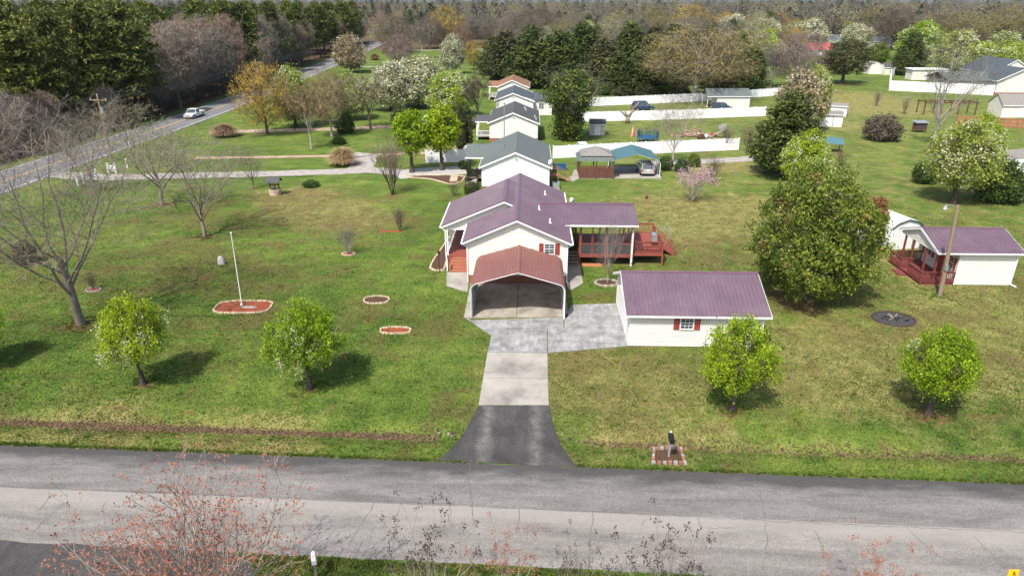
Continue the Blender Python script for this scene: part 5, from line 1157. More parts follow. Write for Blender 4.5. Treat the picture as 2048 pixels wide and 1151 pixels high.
# left park strip between drives and highway
T(K_DOME[2], 535, 270, 118, 124, 'golden budded tree standing by the highway bend', L_YEL, BARK_D, 'golden_tree')
T(K_FAR[1], 623, 298, 163, 95, 'pale trunked bare tree in front of the golden tree row', L_TAN, BARK_L, 'bare_tree')
T(K_DOMEH, 664, 273, 138, 96, 'bare tree with rusty buds beside the dirt drive', L_TAN, BARK_L, 'bare_tree')
T(K_RND[0], 592, 254, 130, 90, 'whitish green blossoming tree behind the pale trunked tree', L_LIMEW, BARK_D, 'blossoming_tree')
T(K_MID[0], 590, 262, 172, 80, 'small bare tree on the far side of the dirt drive', L_OLIVE, BARK_D, 'bare_tree')
T(K_FAR[3], 742, 259, 138, 110, 'twin stemmed tree with pale blossom by the dirt drive', L_GRN, BARK_D, 'twin_stem_tree')
T(K_RND[1], 700, 240, 142, 80, 'pale lime blossoming tree behind the twin stemmed tree', L_LIMEW, BARK_D, 'blossoming_tree')
T(K_BUSH[1], 690, 266, 222, 44, 'dark round evergreen bush by the dirt drive', L_BUSH, BARK_D, 'bush', cat='bush')
T(K_RND[0], 783, 222, 122, 96, 'cream blossoming pear, left of the big white pair', L_WHITE, BARK_D, 'white_pear_tree')
T(K_RND[1], 838, 214, 112, 130, 'cream blossoming pear, right and larger of the white pair', L_WHITE, BARK_D, 'white_pear_tree')
T(K_RND[0], 905, 232, 140, 104, 'fresh green tree behind the round bright pair', L_LIME, BARK_D, 'green_tree')
T(K_FAR[2], 958, 240, 140, 80, 'bare brownish tree left of the far house roofs', L_GREYB, BARK_D, 'bare_tree')
T(K_BUSH[0], 805, 262, 212, 50, 'dark olive bush behind the round green trees', L_CEDARB, BARK_D, 'bush', cat='bush')
T(K_RND[0], 703, 145, 68, 74, 'tall whitish pear beside the highway in the distance', L_TANW, BARK_D, 'white_pear_tree')
T(K_RND[1], 905, 148, 68, 54, 'narrow whitish pear in front of the bare far trees', L_WHITE, BARK_D, 'white_pear_tree')
T(K_DOME[2], 948, 140, 78, 46, 'small golden budded tree beside the dark conifers', L_YEL, BARK_D, 'golden_tree')
T(K_FAR[1], 845, 118, 42, 56, 'grey bare tree standing alone in the far field', L_GREY, BARK_L, 'bare_tree')
T(K_DOME[0], 895, 95, 10, 90, 'yellow golden tree rising behind the far field', L_YEL, BARK_D, 'golden_tree')
T(K_DOME[1], 800, 130, 65, 70, 'mauve bare thicket tree by the far highway', L_PINK, BARK, 'bare_tree')
T(K_DOME[2], 790, 105, 25, 90, 'brown bare tree behind the mauve thicket', L_GREYB, BARK, 'bare_tree')
T(K_DOME[0], 860, 98, 30, 90, 'brown bare tree between field and golden tree', L_GREYB, BARK, 'bare_tree')
T(K_DOME[1], 925, 112, 45, 60, 'russet bare tree right of the golden tree', L_RED, BARK, 'bare_tree')
# behind the row of houses
ivy = T(K_IVY, 1137, 280, 138, 122, 'ivy smothered broad tree right of the row of houses', L_IVY, BARK_D, 'ivy_tree', rz=1.)
T(K_MID[0], 1137, 279, 128, 165, 'bare grey limbs rising out of the ivy tree', L_GREY, BARK_L, 'bare_tree')
T(K_MID[2], 1345, 325, 182, 120, 'bare pale tree in front of the white fence by the teal carport', L_PINK, BARK_L, 'bare_tree', rz=2)
T(K_BUSH[0], 1330, 340, 312, 32, 'dark green clipped bush beside the teal carport', L_BUSH, BARK_D, 'bush', cat='bush')
T(K_BUSH[1], 1362, 344, 318, 30, 'dark green clipped bush in front, between two others', L_BUSH, BARK_D, 'bush', cat='bush')
T(K_BUSH[0], 1387, 333, 307, 28, 'yellow green clipped ball bush right of the dark ones', L_BUSHL, BARK_D, 'bush', cat='bush')
T(K_BLOOM, 1385, 402, 328, 84, 'pink blossoming magnolia shrub on the back lawn', L_PINKF, BARK_L, 'pink_magnolia', cat='shrub')
T(K_VASE[1], 1424, 366, 312, 40, 'bare brown shrub behind the pink magnolia', L_GREYB, BARK_D, 'bare_shrub', cat='shrub')
T(K_HOLLY, 1562, 350, 178, 160, 'big dark green holly tree at the fence end', L_HOLLY, BARK_D, 'holly_tree', rz=.5)
T(K_PEARM[0], 1602, 395, 258, 104, 'bright lime tree squeezed between holly and magnolia', L_LIME, BARK_D, 'lime_tree')
T(K_RND[0], 1592, 262, 138, 105, 'tan and cream blossoming tree behind the holly', L_TANW, BARK_D, 'tan_blossom_tree')
T(K_RND[1], 1622, 262, 130, 62, 'pale lime blossoming tree right of the tan one', L_LIMEW, BARK_D, 'blossoming_tree')
T(K_PEARM[1], 1906, 405, 236, 150, 'tall lime and white blossoming pear behind the light pole', L_LIMEW, BARK_D, 'pear_tree')
T(K_PEARM[0], 1945, 352, 225, 92, 'bright lime crown rising behind the blossoming pear', L_LIME, BARK_D, 'lime_tree')
T(K_BUSH[0], 1848, 366, 320, 52, 'dark evergreen shrub left of the blossoming pear', L_BUSH, BARK_D, 'evergreen_shrub', cat='shrub')
T(K_BUSH[1], 1998, 402, 322, 110, 'wide dark evergreen shrub right of the blossoming pear', L_BUSH, BARK_D, 'evergreen_shrub', cat='shrub')
T(K_MID[0], 1864, 295, 58, 185, 'tall bare tree standing over the right back lawns', L_GREY, BARK_L, 'bare_tree', rz=.2)
T(K_BUSH[0], 1762, 280, 228, 78, 'wide brown bare thicket bush on the back lawn', L_GREYB, BARK_D, 'thicket_bush', cat='bush')
T(K_VASE[0], 1808, 228, 185, 24, 'small whitish flowering sapling on the right lawn', L_WHITE, BARK_D, 'sapling')
T(K_VASE[1], 1752, 212, 178, 22, 'thin young sapling on the far lawn', L_GRN, BARK_D, 'sapling')
T(K_CEDAR1, 1684, 168, 76, 104, 'broad dark cedar standing alone on the far lawn', L_CEDARB, BARK_D, 'cedar_tree')
T(K_RND[1], 1751, 132, 86, 50, 'small mid green tree right of the lone cedar', L_BUSHL, BARK_D, 'green_tree')
T(K_DOMEH, 1388, 200, 46, 250, 'big golden tan budding tree behind the grey roofed shed', L_TAN, BARK_L, 'budding_tree', rz=1.)
T(K_VASE[1], 1450, 300, 250, 40, 'bare brush clump behind the white fence end', L_TAN, BARK_D, 'brush', cat='brush')
T(K_VASE[0], 1495, 305, 245, 50, 'tangled bare brush beside the holly tree', L_TAN, BARK_D, 'brush', cat='brush')
T(K_VASE[0], 1680, 330, 300, 40, 'brown dry brush below the teal lean-to', L_TAN, BARK_D, 'brush', cat='brush')
T(K_VASE[0], 1540, 175, 90, 90, 'tall bare brush between conifers and blossom trees', L_GREY, BARK_L, 'brush', cat='brush')
T(K_DOME[2], 1590, 175, 58, 120, 'pinkish bare tree left of the red roofed house', L_PINK, BARK_L, 'bare_tree')
T(K_CON[0], 1500, 180, 92, 76, 'dark green conifer right of the golden tan tree', L_CEDAR, BARK_D, 'conifer_tree')
T(K_CON[1], 1475, 150, 62, 60, 'dark conifer behind the golden tan tree', L_CEDAR, BARK_D, 'conifer_tree')
# dark conifer screen
for i, (bx, by, ty, w) in enumerate([(1012,160,60,92),(1062,175,48,100),(1118,172,58,95),(1165,150,42,90),(1205,178,70,90),(1238,186,104,84),(1285,186,92,84),(1258,150,40,84),(1305,160,48,80),(1340,170,46,80),(1372,150,48,70),(985,150,72,60)]):
    T(K_CON[i % 3], bx, by, ty, w * 1.15, ('leftmost' if bx == 985 else ['second', 'third', 'fourth', 'fifth', 'sixth', 'seventh', 'eighth', 'ninth', 'tenth', 'eleventh', 'twelfth'][sorted([1012,1062,1118,1165,1205,1238,1285,1258,1305,1340,1372]).index(bx)]) + ' dark conifer from the left in the screen behind the white fences', L_CEDAR if i % 4 else L_CEDARB, BARK_D, 'conifer_tree', 'conifer screen behind the white fences')
# far right: blossom, lime and evergreen trees one can tell apart
for a in [(K_RND[0],1460,98,28,80,'white blossoming tree, left of three above the conifers',L_WHITE,'white_pear_tree'),(K_RND[1],1520,102,36,90,'white blossoming tree, middle of three above the conifers',L_WHITE,'white_pear_tree'),
          (K_RND[0],1612,108,38,90,'white blossoming tree, right of three above the conifers',L_WHITE,'white_pear_tree'),(K_RND[1],1708,100,46,72,'round white pear beside the grey roofed far house',L_WHITE,'white_pear_tree'),
          (K_RND[0],1632,80,34,60,'pale blossoming tree in front of the brown far wood',L_LIMEW,'blossoming_tree'),(K_DOME[1],1730,78,14,70,'rusty orange budded tree in the far wood',L_TAN,'budding_tree'),
          (K_DOME[2],1782,100,8,90,'broad brown bare tree in the right far wood',L_GREYB,'bare_tree'),(K_RND[1],1832,125,42,92,'bright lime tree behind the dark cedars',L_LIME,'lime_tree'),
          (K_CON[2],1815,140,62,70,'dark evergreen in front of the lime tree, right of the sheds',L_CEDAR,'conifer_tree'),(K_CON[0],1800,150,95,46,'smaller dark evergreen beside the white sheds',L_CEDAR,'conifer_tree'),
          (K_RND[0],1905,150,60,96,'yellow green tree behind the white walled pen',L_LIMEW,'lime_tree'),(K_RND[1],1958,150,84,90,'lime tree left of the slate roofed house',L_LIME,'lime_tree'),
          (K_RND[0],1995,130,62,80,'whitish lime tree behind the slate roofed house',L_LIMEW,'blossoming_tree'),(K_RND[1],2020,140,85,70,'bright lime tree right of the slate roofed house',L_LIME,'lime_tree'),
          (K_RND[0],2050,150,98,60,'bright lime tree at the right picture edge',L_LIME,'lime_tree'),(K_DOME[0],1915,105,18,110,'tall olive budded tree in the right far wood',L_OLIVE,'budding_tree'),
          (K_DOME[0],2000,95,8,100,'tan bare tree at the far right wood edge',L_TAN,'bare_tree'),(K_CON[1],2046,110,60,50,'dark evergreen at the far right edge',L_CEDAR,'conifer_tree'),
          (K_CON[2],1535,80,22,46,'dark conifer among the far bare trees',L_CEDAR,'conifer_tree'),(K_DOME[2],1380,92,6,90,'yellow budded tree above the golden tan tree',L_YEL,'golden_tree'),
          (K_DOME[1],1310,92,8,80,'olive budded tree above the conifer screen',L_OLIVE,'budding_tree'),(K_DOME[0],1440,80,2,100,'grey domed bare tree in the middle far wood',L_GREY,'bare_tree'),
          (K_DOME[0],1195,85,6,90,'grey bare tree above the conifer screen',L_GREY,'bare_tree'),(K_DOME[2],1070,90,12,90,'grey brown bare tree left above the conifer screen',L_GREYB,'bare_tree')]:
    T(a[0], a[1], a[2], a[3], a[4], a[5], a[6], BARK_D, a[7])
# foreground shrubs and the orange budded tree this side of the road
ft = bare_kind(90, [((0.1 * math.cos(a), .1 * math.sin(a), 0), (.30 * math.cos(a), .30 * math.sin(a), 1), 2.6, .075) for a in (0, 1.3, 2.5, 3.7, 5.0)], [bl(seg=5, wig=.06, taper=.4), bl(n=7, t0=.3, ang0=.2, ang1=.7, lr=1.0, rr=.6, seg=5, wig=.09, up=.07, short=.2), bl(n=6, t0=.2, ang0=.35, ang1=.8, lr=.5, rr=.5, seg=3, wig=.12, up=.05), bl(n=5, t0=.2, ang0=.35, ang1=.8, lr=.5, rr=.5, seg=2, wig=.12)], twig=(1, .26, .010), bud=(5, .05, .062), solid=3)
p = Vector((-11.2, 16.6, 0)); plant(ft, p, 8.9, 7.9, .4, 'bare tree with orange new leaves in the left foreground', 'tree', L_ORANGE, BARK_L, None, 'orange_budded_tree')
sh = bare_kind(91, [((0.1 * math.cos(a), .1 * math.sin(a), 0), (.22 * math.cos(a), .22 * math.sin(a), 1), 1.7, .03) for a in (0, 1.3, 2.5, 3.7, 5.0)], [bl(seg=4, wig=.06, taper=.4), bl(n=4, t0=.4, ang0=.2, ang1=.6, lr=.9, rr=.6, seg=4, wig=.09, up=.1, short=.2), bl(n=3, t0=.35, ang0=.3, ang1=.7, lr=.45, rr=.5, seg=2, wig=.12, up=.1)], twig=(3, .2, .009), bud=(16, .06, .06), solid=2)
for bx, topy, ypos, wpx, lm, lb, nm in ((850,1030,18.3,190,L_SEED,'seed headed bare crape myrtle at the bottom, left of the orange sprigs','crape_myrtle'), (1010,1058,18.6,150,L_ORANGE,'orange budded sprigs at the bottom middle','budding_shrub'),
                            (1330,1048,18.4,200,L_SEED,'seed headed bare crape myrtle at the bottom, right of the orange sprigs','crape_myrtle'), (1150,1075,18.5,90,L_SEED,'small seed headed shrub between the orange sprigs and the crape myrtle','crape_myrtle'), (1770,1085,18.5,180,L_ORANGE,'orange budded shrub at the bottom right','budding_shrub')):
    q = AtY(bx, topy, ypos); plant(sh, (q.x, ypos, 0), q.z * 1.04, px2m(wpx * 1.25, q), bx, lb, 'shrub', lm, BARK_L, None, nm)
# ---- the wood left of the highway
R_ = random.Random(21)
def hwl(y): return float(np.interp(y, HWY, HWXL))
placed = []
def free(x, y, d):
    for a, b in placed:
        if (a - x) ** 2 + (b - y) ** 2 < d * d: return False
    placed.append((x, y)); return True
def pxof(p):
    v = Vector(p) - Vector((0, 0, CAMZ)); return 1024 + F * v.dot(_rt) / v.dot(_fw)
cnt = 0
for _ in range(4000):
    if cnt >= 265: break
    y = 78 + 350 * R_.random() ** 1.25; off = 4.5 + 75 * R_.random() ** 1.9; x = hwl(y) - off
    px = pxof((x, y, 8))
    if px < -60 or px > 800 or (px > 730 and y < 480 and off < 14): continue
    if not free(x, y, 4.0 + (y - 78) * .006): continue
    cnt += 1
    pine = R_.random() < (.76 if px < 300 else .28 if px < 620 else .75)
    if off < 8 and px < 330 and R_.random() < .55: pine = False
    if pine:
        plant(R_.choice(K_PINE), (x, y, 0), R_.uniform(17.5, 22.5), R_.uniform(6.5, 9.5), R_.random() * 6.28, 'tall dark pine in the wood left of the highway', 'tree', L_PINE, BARK_D, 'pines in the wood left of the highway', 'pine_tree')
    else:
        lm = R_.choice([L_PALE, L_PALE, L_GREY, L_ROSY, L_ROSY if px > 350 else L_GREYB]); hh = R_.uniform(8, 12) if off < 9 and px < 330 else R_.uniform(14, 20)
        plant(R_.choice(K_TALL), (x, y, 0), hh, hh * R_.uniform(.5, .72), R_.random() * 6.28, 'bare deciduous tree at the edge of the wood left of the highway', 'tree', lm, BARK_L, 'bare trees in the wood left of the highway', 'bare_tree')
for i in range(60):
    y = 85 + i * 1.9 + R_.random() * 2; x = hwl(y) - 3.0 - R_.random() * 2.5
    lm, lb, g = ((L_YEL, 'yellow flowering shrub along the far side of the highway', 'yellow shrubs along the highway') if 108 < y < 140 and R_.random() < .75 else (L_GREYB, 'brown undergrowth shrub along the wood edge', 'undergrowth along the wood edge'))
    plant(R_.choice(K_VASE), (x, y, 0), R_.uniform(2.5, 5.0), R_.uniform(3, 4.5), R_.random() * 6.28, lb, 'shrub', lm, BARK_D, g, 'highway_shrub')
# ---- belts of trees behind the houses and to the right
cnt = 0
for _ in range(5000):
    if cnt >= 285: break
    y = 255 + 240 * R_.random(); x = -60 + (y * .85 + 60) * R_.random()
    px = pxof((x, y, 0))
    if px > 2120 or px < 770: continue
    yy = 575.5 - F * math.tan(PITCH - math.atan(CAMZ / y))
    if px < 1010 and yy > 92: continue
    if px > 1590 and yy > 84: continue
    if 1010 <= px <= 1590 and y < 268: continue
    if not free(x, y, 6.0): continue
    cnt += 1; u = R_.random(); hh = R_.uniform(11, 18)
    if u < .12: plant(R_.choice(K_CON), (x, y, 0), hh * .9, hh * .55, R_.random() * 6, 'dark evergreen among the bare far wood', 'tree', L_CEDAR, BARK_D, 'evergreens in the far wood', 'conifer_tree')
    elif u < .21 and px > 1150: plant(R_.choice(K_RND), (x, y, 0), hh * .75, hh * .7, R_.random() * 6, 'fresh lime green tree among the bare far wood', 'tree', L_LIMEW if u < .17 else L_LIME, BARK_D, 'fresh green trees in the far wood', 'lime_tree')
    elif u < .26: plant(R_.choice(K_RND), (x, y, 0), hh * .6, hh * .6, R_.random() * 6, 'white blossoming tree among the bare far wood', 'tree', L_WHITE, BARK_D, 'blossoming trees in the far wood', 'blossoming_tree')
    else:
        lm = R_.choice([L_GREY, L_GREY, L_GREYB, L_OLIVE, L_OLIVE, L_OLIVE, L_GRN, L_GRN, L_TAN, L_YEL] if px > 1200 else [L_GREY, L_GREYB, L_GREY, L_PINK, L_GREY, L_GREY, L_OLIVE])
        plant(R_.choice(K_DOME), (x, y, 0), hh, hh * R_.uniform(.8, 1.15), R_.random() * 6, 'bare or budding tree in the far wood behind the houses', 'tree', lm, BARK, 'trees of the far wood', 'bare_tree')
# ---- the distant wood that reads as one mass
def far_wood():
    r = np.random.default_rng(77); n = 1500; y = 430 + 1500 * r.random(n) ** 1.5; x = (r.random(n) * 2 - 1) * (y * .86 + 60); left = x < -150 + 0 * y
    keep = (x > np.interp(y, HWY, HWX) + 6) | (x < np.interp(y, HWY, HWXL) - 10); x, y = x[keep], y[keep]; n = len(x)
    gz = np.minimum(np.maximum(0, y - 450) * .012, 19.0); h = 13 + 7 * r.random(n); w = h * (.7 + .45 * r.random(n)); con = r.random(n) < np.where(x < -60, .55, .14); k_ = 190
    u = r.random((n, k_)); ph = r.random((n, k_)) * 6.28; t = r.random((n, k_)) ** .8; R = np.where(con[:, None], (1 - t) ** .7, np.sqrt(np.maximum(0, 1 - (1.6 * t - .6) ** 2))) * (w / 2)[:, None] * u ** .28
    C = np.stack([x[:, None] + R * np.cos(ph), y[:, None] + R * np.sin(ph), gz[:, None] + h[:, None] * (.18 + .82 * t)], -1).reshape(-1, 3)
    D = nrm(r.standard_normal(C.shape) * .6 + np.array([0, 0, 1.])); ctr = np.repeat(np.stack([x, y, gz + h * .45], -1), k_, 0); Nn = nrm(C - ctr) * .6 + nrm(r.standard_normal(C.shape)) * .4; conr = np.repeat(con, k_); L = np.where(conr, 1.7, 1.9) * (.6 + .8 * r.random(len(C))); W = np.where(conr, .9, .55)
    V = cards(r, C, D, L, W, Nn); tint = np.clip(np.repeat(np.where(con, .08, .22 + .76 * r.random(n)), k_) + r.normal(0, .03, len(C)), 0, 1)
    mt = leaf_mat('distant_wood', [(0.0, (0.02, 0.036, 0.016)), (0.15, (0.045, 0.062, 0.026)), (0.2, (0.058, 0.060, 0.052)), (0.45, (0.100, 0.102, 0.085)), (0.7, (0.115, 0.112, 0.078)), (0.88, (0.150, 0.160, 0.060)), (1, (0.22, 0.20, 0.15))], .1, .9)
    o = link('distant_wood', np_mesh('distant_wood', V, np.arange(len(V)).reshape(-1, 4), mt, tint)); o['kind'] = 'stuff'; o['label'] = 'distant mixed wood closing off the horizon'; o['category'] = 'wood'
far_wood()
# forest mass behind the first rows on the left, too deep to tell trunks apart
def deep_wood():
    r = np.random.default_rng(78); n = 900; y = 90 + 360 * r.random(n); off = 55 + 170 * r.random(n); x = np.interp(y, HWY, HWXL) - off
    h = 16 + 6 * r.random(n); w = 6 + 3 * r.random(n); con = r.random(n) < .7; k_ = 120; u = r.random((n, k_)); ph = r.random((n, k_)) * 6.28; t = r.random((n, k_)) ** .8
    R = np.sqrt(np.maximum(0, 1 - t ** 2)) * (w / 2)[:, None] * np.sqrt(u)
    C = np.stack([x[:, None] + R * np.cos(ph), y[:, None] + R * np.sin(ph), h[:, None] * (.35 + .65 * t)], -1).reshape(-1, 3); conr = np.repeat(con, k_)
    V = cards(r, C, nrm(r.standard_normal(C.shape) + np.array([0, 0, .5])), np.where(conr, 1.1, 1.5), np.where(conr, .45, .12)); tint = np.clip(np.repeat(np.where(con, .08, .25 + .4 * r.random(n)), k_) + r.normal(0, .04, len(C)), 0, 1)
    o = link('deep_wood', np_mesh('deep_wood', V, np.arange(len(V)).reshape(-1, 4), bpy.data.materials['distant_wood'], tint)); o['kind'] = 'stuff'; o['label'] = 'deep mixed pine wood behind the first trees left of the highway'; o['category'] = 'wood'
deep_wood()
for i, (bx, by, ty, w) in enumerate(((1205,190,166,40),(1245,192,172,44),(1290,192,168,46),(1330,190,165,44),(1362,192,168,40),(1190,160,120,50),(1420,178,120,60),(1450,184,128,60),(1320,176,128,50))):
    T(K_CON[i % 3] if i > 4 else K_BUSH[i % 2], bx, by, ty, w, 'low green growth at the foot of the conifer screen', L_CEDARB if i % 3 else L_BUSH, BARK_D, 'screen_shrub', 'growth at the foot of the conifer screen', 'shrub')
# ------------------------------------------------------------------ neighbours' houses
def row_house(name, label, X0, X1, Y0, Y1, zw, RX, RZ, wall, roofm, ov=.3, vent=True, ridge=None):
    h = thing(name, label, 'house', ((X0 + X1) / 2, Y0, 0)); sl = (RZ - zw) / ((X1 - X0) / 2 + ov)
    def rz_(x): return RZ - sl * abs(x - RX)
    wb(MB().box(X0 + .02, X1 - .02, Y0 + .02, Y1 - .02, 0, .6), 'foundation', BRICK, h)
    wb(MB().box(X0 + .02, X1 - .02, Y0 + .02, Y1 - .02, .6, zw - .1), 'wall_core', wall, h)
    siding(h, 'wall', wall, (X0, Y0), (1, 0), (0, -1), [(.6, 0, X1 - X0), (rz_(X0) - .1, 0, X1 - X0), (RZ - .12, RX - X0, RX - X0 + .01)], lap=.25)
    siding(h, 'wall', wall, (X0, Y1), (0, -1), (-1, 0), [(.6, 0, Y1 - Y0), (zw - .1, 0, Y1 - Y0)], lap=.25); siding(h, 'wall', wall, (X1, Y0), (0, 1), (1, 0), [(.6, 0, Y1 - Y0), (zw - .1, 0, Y1 - Y0)], lap=.25)
    siding(h, 'wall', wall, (X1, Y1), (-1, 0), (0, 1), [(.6, 0, X1 - X0), (rz_(X0) - .1, 0, X1 - X0), (RZ - .12, X1 - RX, X1 - RX + .01)], lap=.25)
    ya, yb = Y0 - ov, Y1 + ov
    for xe in (X0 - ov, X1 + ov):
        m = MB(); ze = rz_(xe); m.extr([(xe, ya, ze), (RX, ya, RZ), (RX, ya, RZ - .1), (xe, ya, ze - .1)], (0, yb - ya, 0)); wb(m, 'roof', roofm, h)
        m = MB(); m.extr([(xe, ya - .03, ze - .02), (RX, ya - .03, RZ - .02), (RX, ya - .03, RZ - .24), (xe, ya - .03, ze - .24)], (0, .03, 0)); wb(m, 'fascia', W_TRIM, h)
        wb(MB().box(xe - .06, xe + .06, ya, yb, ze - .16, ze - .03), 'gutter', W_TRIM, h)
    m = MB(); cap_line(m, (RX, ya, RZ), (RX, yb, RZ), (-1, 0, -sl), (1, 0, -sl), w=.16, lift=.01); wb(m, 'ridge_cap', ridge or roofm, h)
    if vent:
        m = MB(); m.cyl((RX + .1, Y0 - .08, RZ - .85), (RX + .1, Y0 - .02, RZ - .85), .28, .28, 16); v = wb(m, 'gable_vent', W_TRIM, h)
        for i in range(4): MB().box(RX - .1, RX + .3, Y0 - .10, Y0 - .081, RZ - 1.03 + i * .1, RZ - .99 + i * .1).build('vent_slat', STONE_G, v)
    for y in np.arange(Y0 + 2, Y1 - 2, 3.2): window(h, (X1, Y0), (0, 1), (1, 0), y - Y0, y - Y0 + .9, 1.5, 2.6)
    return h, rz_
def side_porch(h, x0, x1, y0, y1, ze, zr, roofm, railm, post, floor=.7):
    ym = (y0 + y1) / 2
    for ye in (y0, y1):
        m = MB(); m.extr([(x0, ye, ze), (x0, ym, zr), (x0, ym, zr - .1), (x0, ye, ze - .1)], (x1 - x0 + 2.6, 0, 0)); wb(m, 'porch_roof', roofm, h)
    wb(MB().box(x0 - .03, x1, y0 - .05, y0, ze - .18, ze - .02), 'porch_fascia', W_TRIM, h)
    m = MB(); m.poly([(x0 + .15, y0 + .1, ze - .08), (x0 + .15, ym, zr - .1), (x0 + .15, y1 - .1, ze - .08)]); wb(m, 'porch_gable', W_TRIM, h)
    wb(MB().box(x0 + .1, x1, y0 + .15, y1 - .15, floor - .15, floor), 'porch_floor', GREYWOOD, h)
    for y in (y0 + .3, ym, y1 - .3): wb(MB().box(x0 + .15, x0 + .28, y - .06, y + .06, 0, ze - .1), 'porch_post', post, h)
    railing(h, (x0 + .3, y0 + .25, floor), (x1, y0 + .25, floor), .9, railm, .16); railing(h, (x0 + .22, y0 + .35, floor), (x0 + .22, y1 - .3, floor), .9, railm, .16, ends=(False, True))
h2, z2 = row_house('neighbour_house', 'white sided house with grey green shingles behind the plum roofed house', -6.15, 2.32, 84.2, 98.3, 3.1, -1.92, 5.0, plain('white_siding', (0.80, 0.79, 0.76), .55, .04, 1.0), SHING_G)
side_porch(h2, -8.6, -6.15, 88.5, 94.0, 3.35, 4.6, SHING_G, BLACK, BLACK)
steps(h2, 87.0, 88.4, -8.4, -7.0, 4, .7, PAVE, axis='x')
m = MB()
for y in (87.05, 88.4): m.bar((-8.5, y, .9), (-7.0, y, 1.6), .06); m.bar((-8.5, y, .5), (-7.0, y, 1.1), .05); m.box(-8.55, -8.47, y - .04, y + .04, 0, .95); m.box(-7.05, -6.97, y - .04, y + .04, 0, 1.65)
wbs(m, 'stair_rail', BLACK, h2)
dsh = thing('roof_dish', 'white satellite dish on the right eave of the white sided house', 'satellite dish', (2.45, 85.2, 3.05)); o = MB().lathe([(.02, 0), (.3, .05), (.4, .12)], (0, 0, 0), 14).build('dish', W_TRIM, dsh, True); o.location = (0, 0, .35); o.rotation_euler = (1.2, 0, .6)
MB().cyl((0, 0, 0), (0, 0, .36), .03, .03, 6).build('mast', GALV, dsh)
h3, z3 = row_house('grey_house', 'pale grey sided house with charcoal roof, second behind the plum roof', -7.1, 1.1, 117.2, 131.0, 3.2, -3.1, 4.95, W_SIDING2, SHING_D)
side_porch(h3, -9.6, -7.1, 118.5, 124.0, 3.2, 3.9, SHING_D, W_TRIM, W_TRIM)
for x, y in ((-1.2, 127), (-1.0, 125), (.6, 121.5), (.8, 119.5)): wb(MB().cyl((x, y, z3(x) - .05), (x, y, z3(x) + .35), .08, .08, 8), 'vent_pipe', W_TRIM, h3)
h4, z4 = row_house('slate_house', 'pale house with slate blue shingles, third in the row', -7.4, .35, 145.6, 159.4, 3.2, -3.85, 4.75, plain('pale_grey_siding', (.66, .66, .63), .6, .04, 1.), SHING_N)
m = MB(); m.extr([(.4, 147, 3.15), (.4, 152, 4.2), (.4, 152, 4.1), (.4, 147, 3.05)], (4.2, 0, 0)); m.extr([(.4, 157, 3.15), (.4, 152, 4.2), (.4, 152, 4.1), (.4, 157, 3.05)], (4.2, 0, 0)); wbs(m, 'wing_roof', SHING_N, h4)
siding(h4, 'wing_wall', W_SIDING2, (.35, 147.4), (1, 0), (0, -1), [(.0, 0, 3.9), (3.05, 0, 3.9)], lap=.25); wb(MB().box(.36, 4.2, 147.45, 156.6, 0, 3.05), 'wing_core', W_SIDING2, h4)
window(h4, (.35, 147.4), (1, 0), (0, -1), 1.2, 2.2, 1.4, 2.5)
h5, z5 = row_house('rust_roof_house', 'cream house with rusty brown shingles, farthest in the row', -8.2, -.8, 170.0, 183.2, 3.2, -4.7, 4.85, W_SIDING, SHING_B)
side_porch(h5, -10.6, -8.2, 171.5, 177.0, 3.2, 4.2, SHING_B, W_TRIM, W_TRIM)
# hedge-side pole between house one and two
t = thing('line_pole', 'tall grey metal pole standing before the pale grey house', 'pole', (-4.4, 112.5, 0)); MB().cyl((0, 0, 0), (0, 0, 6.9), .09, .07, 8).build('pole', GALV, t); MB().lathe([(.12, 6.9), (.12, 7.0), (.03, 7.1)], (0, 0, 0), 8).build('cap', BLACK, t)

# ------------------------------------------------------------------ fences of white vinyl: posts and panels each a piece
def vinyl_fence(label, pts, h=1.95, span=2.45, mat=W_VINYL):
    f = thing('vinyl_fence', label, 'fence', (pts[0][0], pts[0][1], 0)); loc = Vector((pts[0][0], pts[0][1], 0))
    for a, b in zip(pts[:-1], pts[1:]):
        a, b = Vector((a[0], a[1], 0)), Vector((b[0], b[1], 0)); L = (b - a).length; n = max(1, round(L / span)); w = L / n; ang = math.atan2(b.y - a.y, b.x - a.x)
        pm = MB(); pm.box(.07, w - .07, -.02, .02, .06, h - .05); pm.box(.06, w - .06, -.035, .035, h - .13, h - .03); pm.box(.06, w - .06, -.035, .035, .03, .15)
        for i in range(1, 13): x = .07 + (w - .14) * i / 13; pm.box(x - .006, x + .006, -.026, -.02, .15, h - .13)
        pme = pm.mesh('fence_panel', mat); po = MB(); po.box(-.065, .065, -.065, .065, 0, h); po.lathe([(.1, h), (.1, h + .03), (.01, h + .09)], (0, 0, 0), 4); pom = po.mesh('fence_post', mat)
        for i in range(n):
            q = a.lerp(b, i / n) - loc
            o = link('fence_panel', pme, f); o.location = q; o.rotation_euler = (0, 0, ang); o = link('fence_post', pom, f); o.location = q; o.rotation_euler = (0, 0, ang)
        if b == Vector((pts[-1][0], pts[-1][1], 0)): o = link('fence_post', pom, f); o.location = b - loc
    return f
def gp(*q): return [G(*p).to_2d() for p in q]
vinyl_fence('long white vinyl fence behind the gazebo and the teal carport', gp((1106, 317), (1290, 308), (1476, 300)))
vinyl_fence('short white vinyl fence behind the round green trees', gp((852, 326), (938, 324)))
vinyl_fence('white vinyl fence behind the dead stump and the play yard', gp((1150, 244), (1350, 239), (1530, 232)))
vinyl_fence('white vinyl fence before the dark conifer screen', gp((1176, 213), (1400, 203), (1560, 191)))
vinyl_fence('tall white vinyl fence around the pen of the right hand house', [G(1822, 130).to_2d(), G(1780, 156).to_2d(), G(1778, 181).to_2d(), G(1985, 191).to_2d()], 2.6, 2.6)
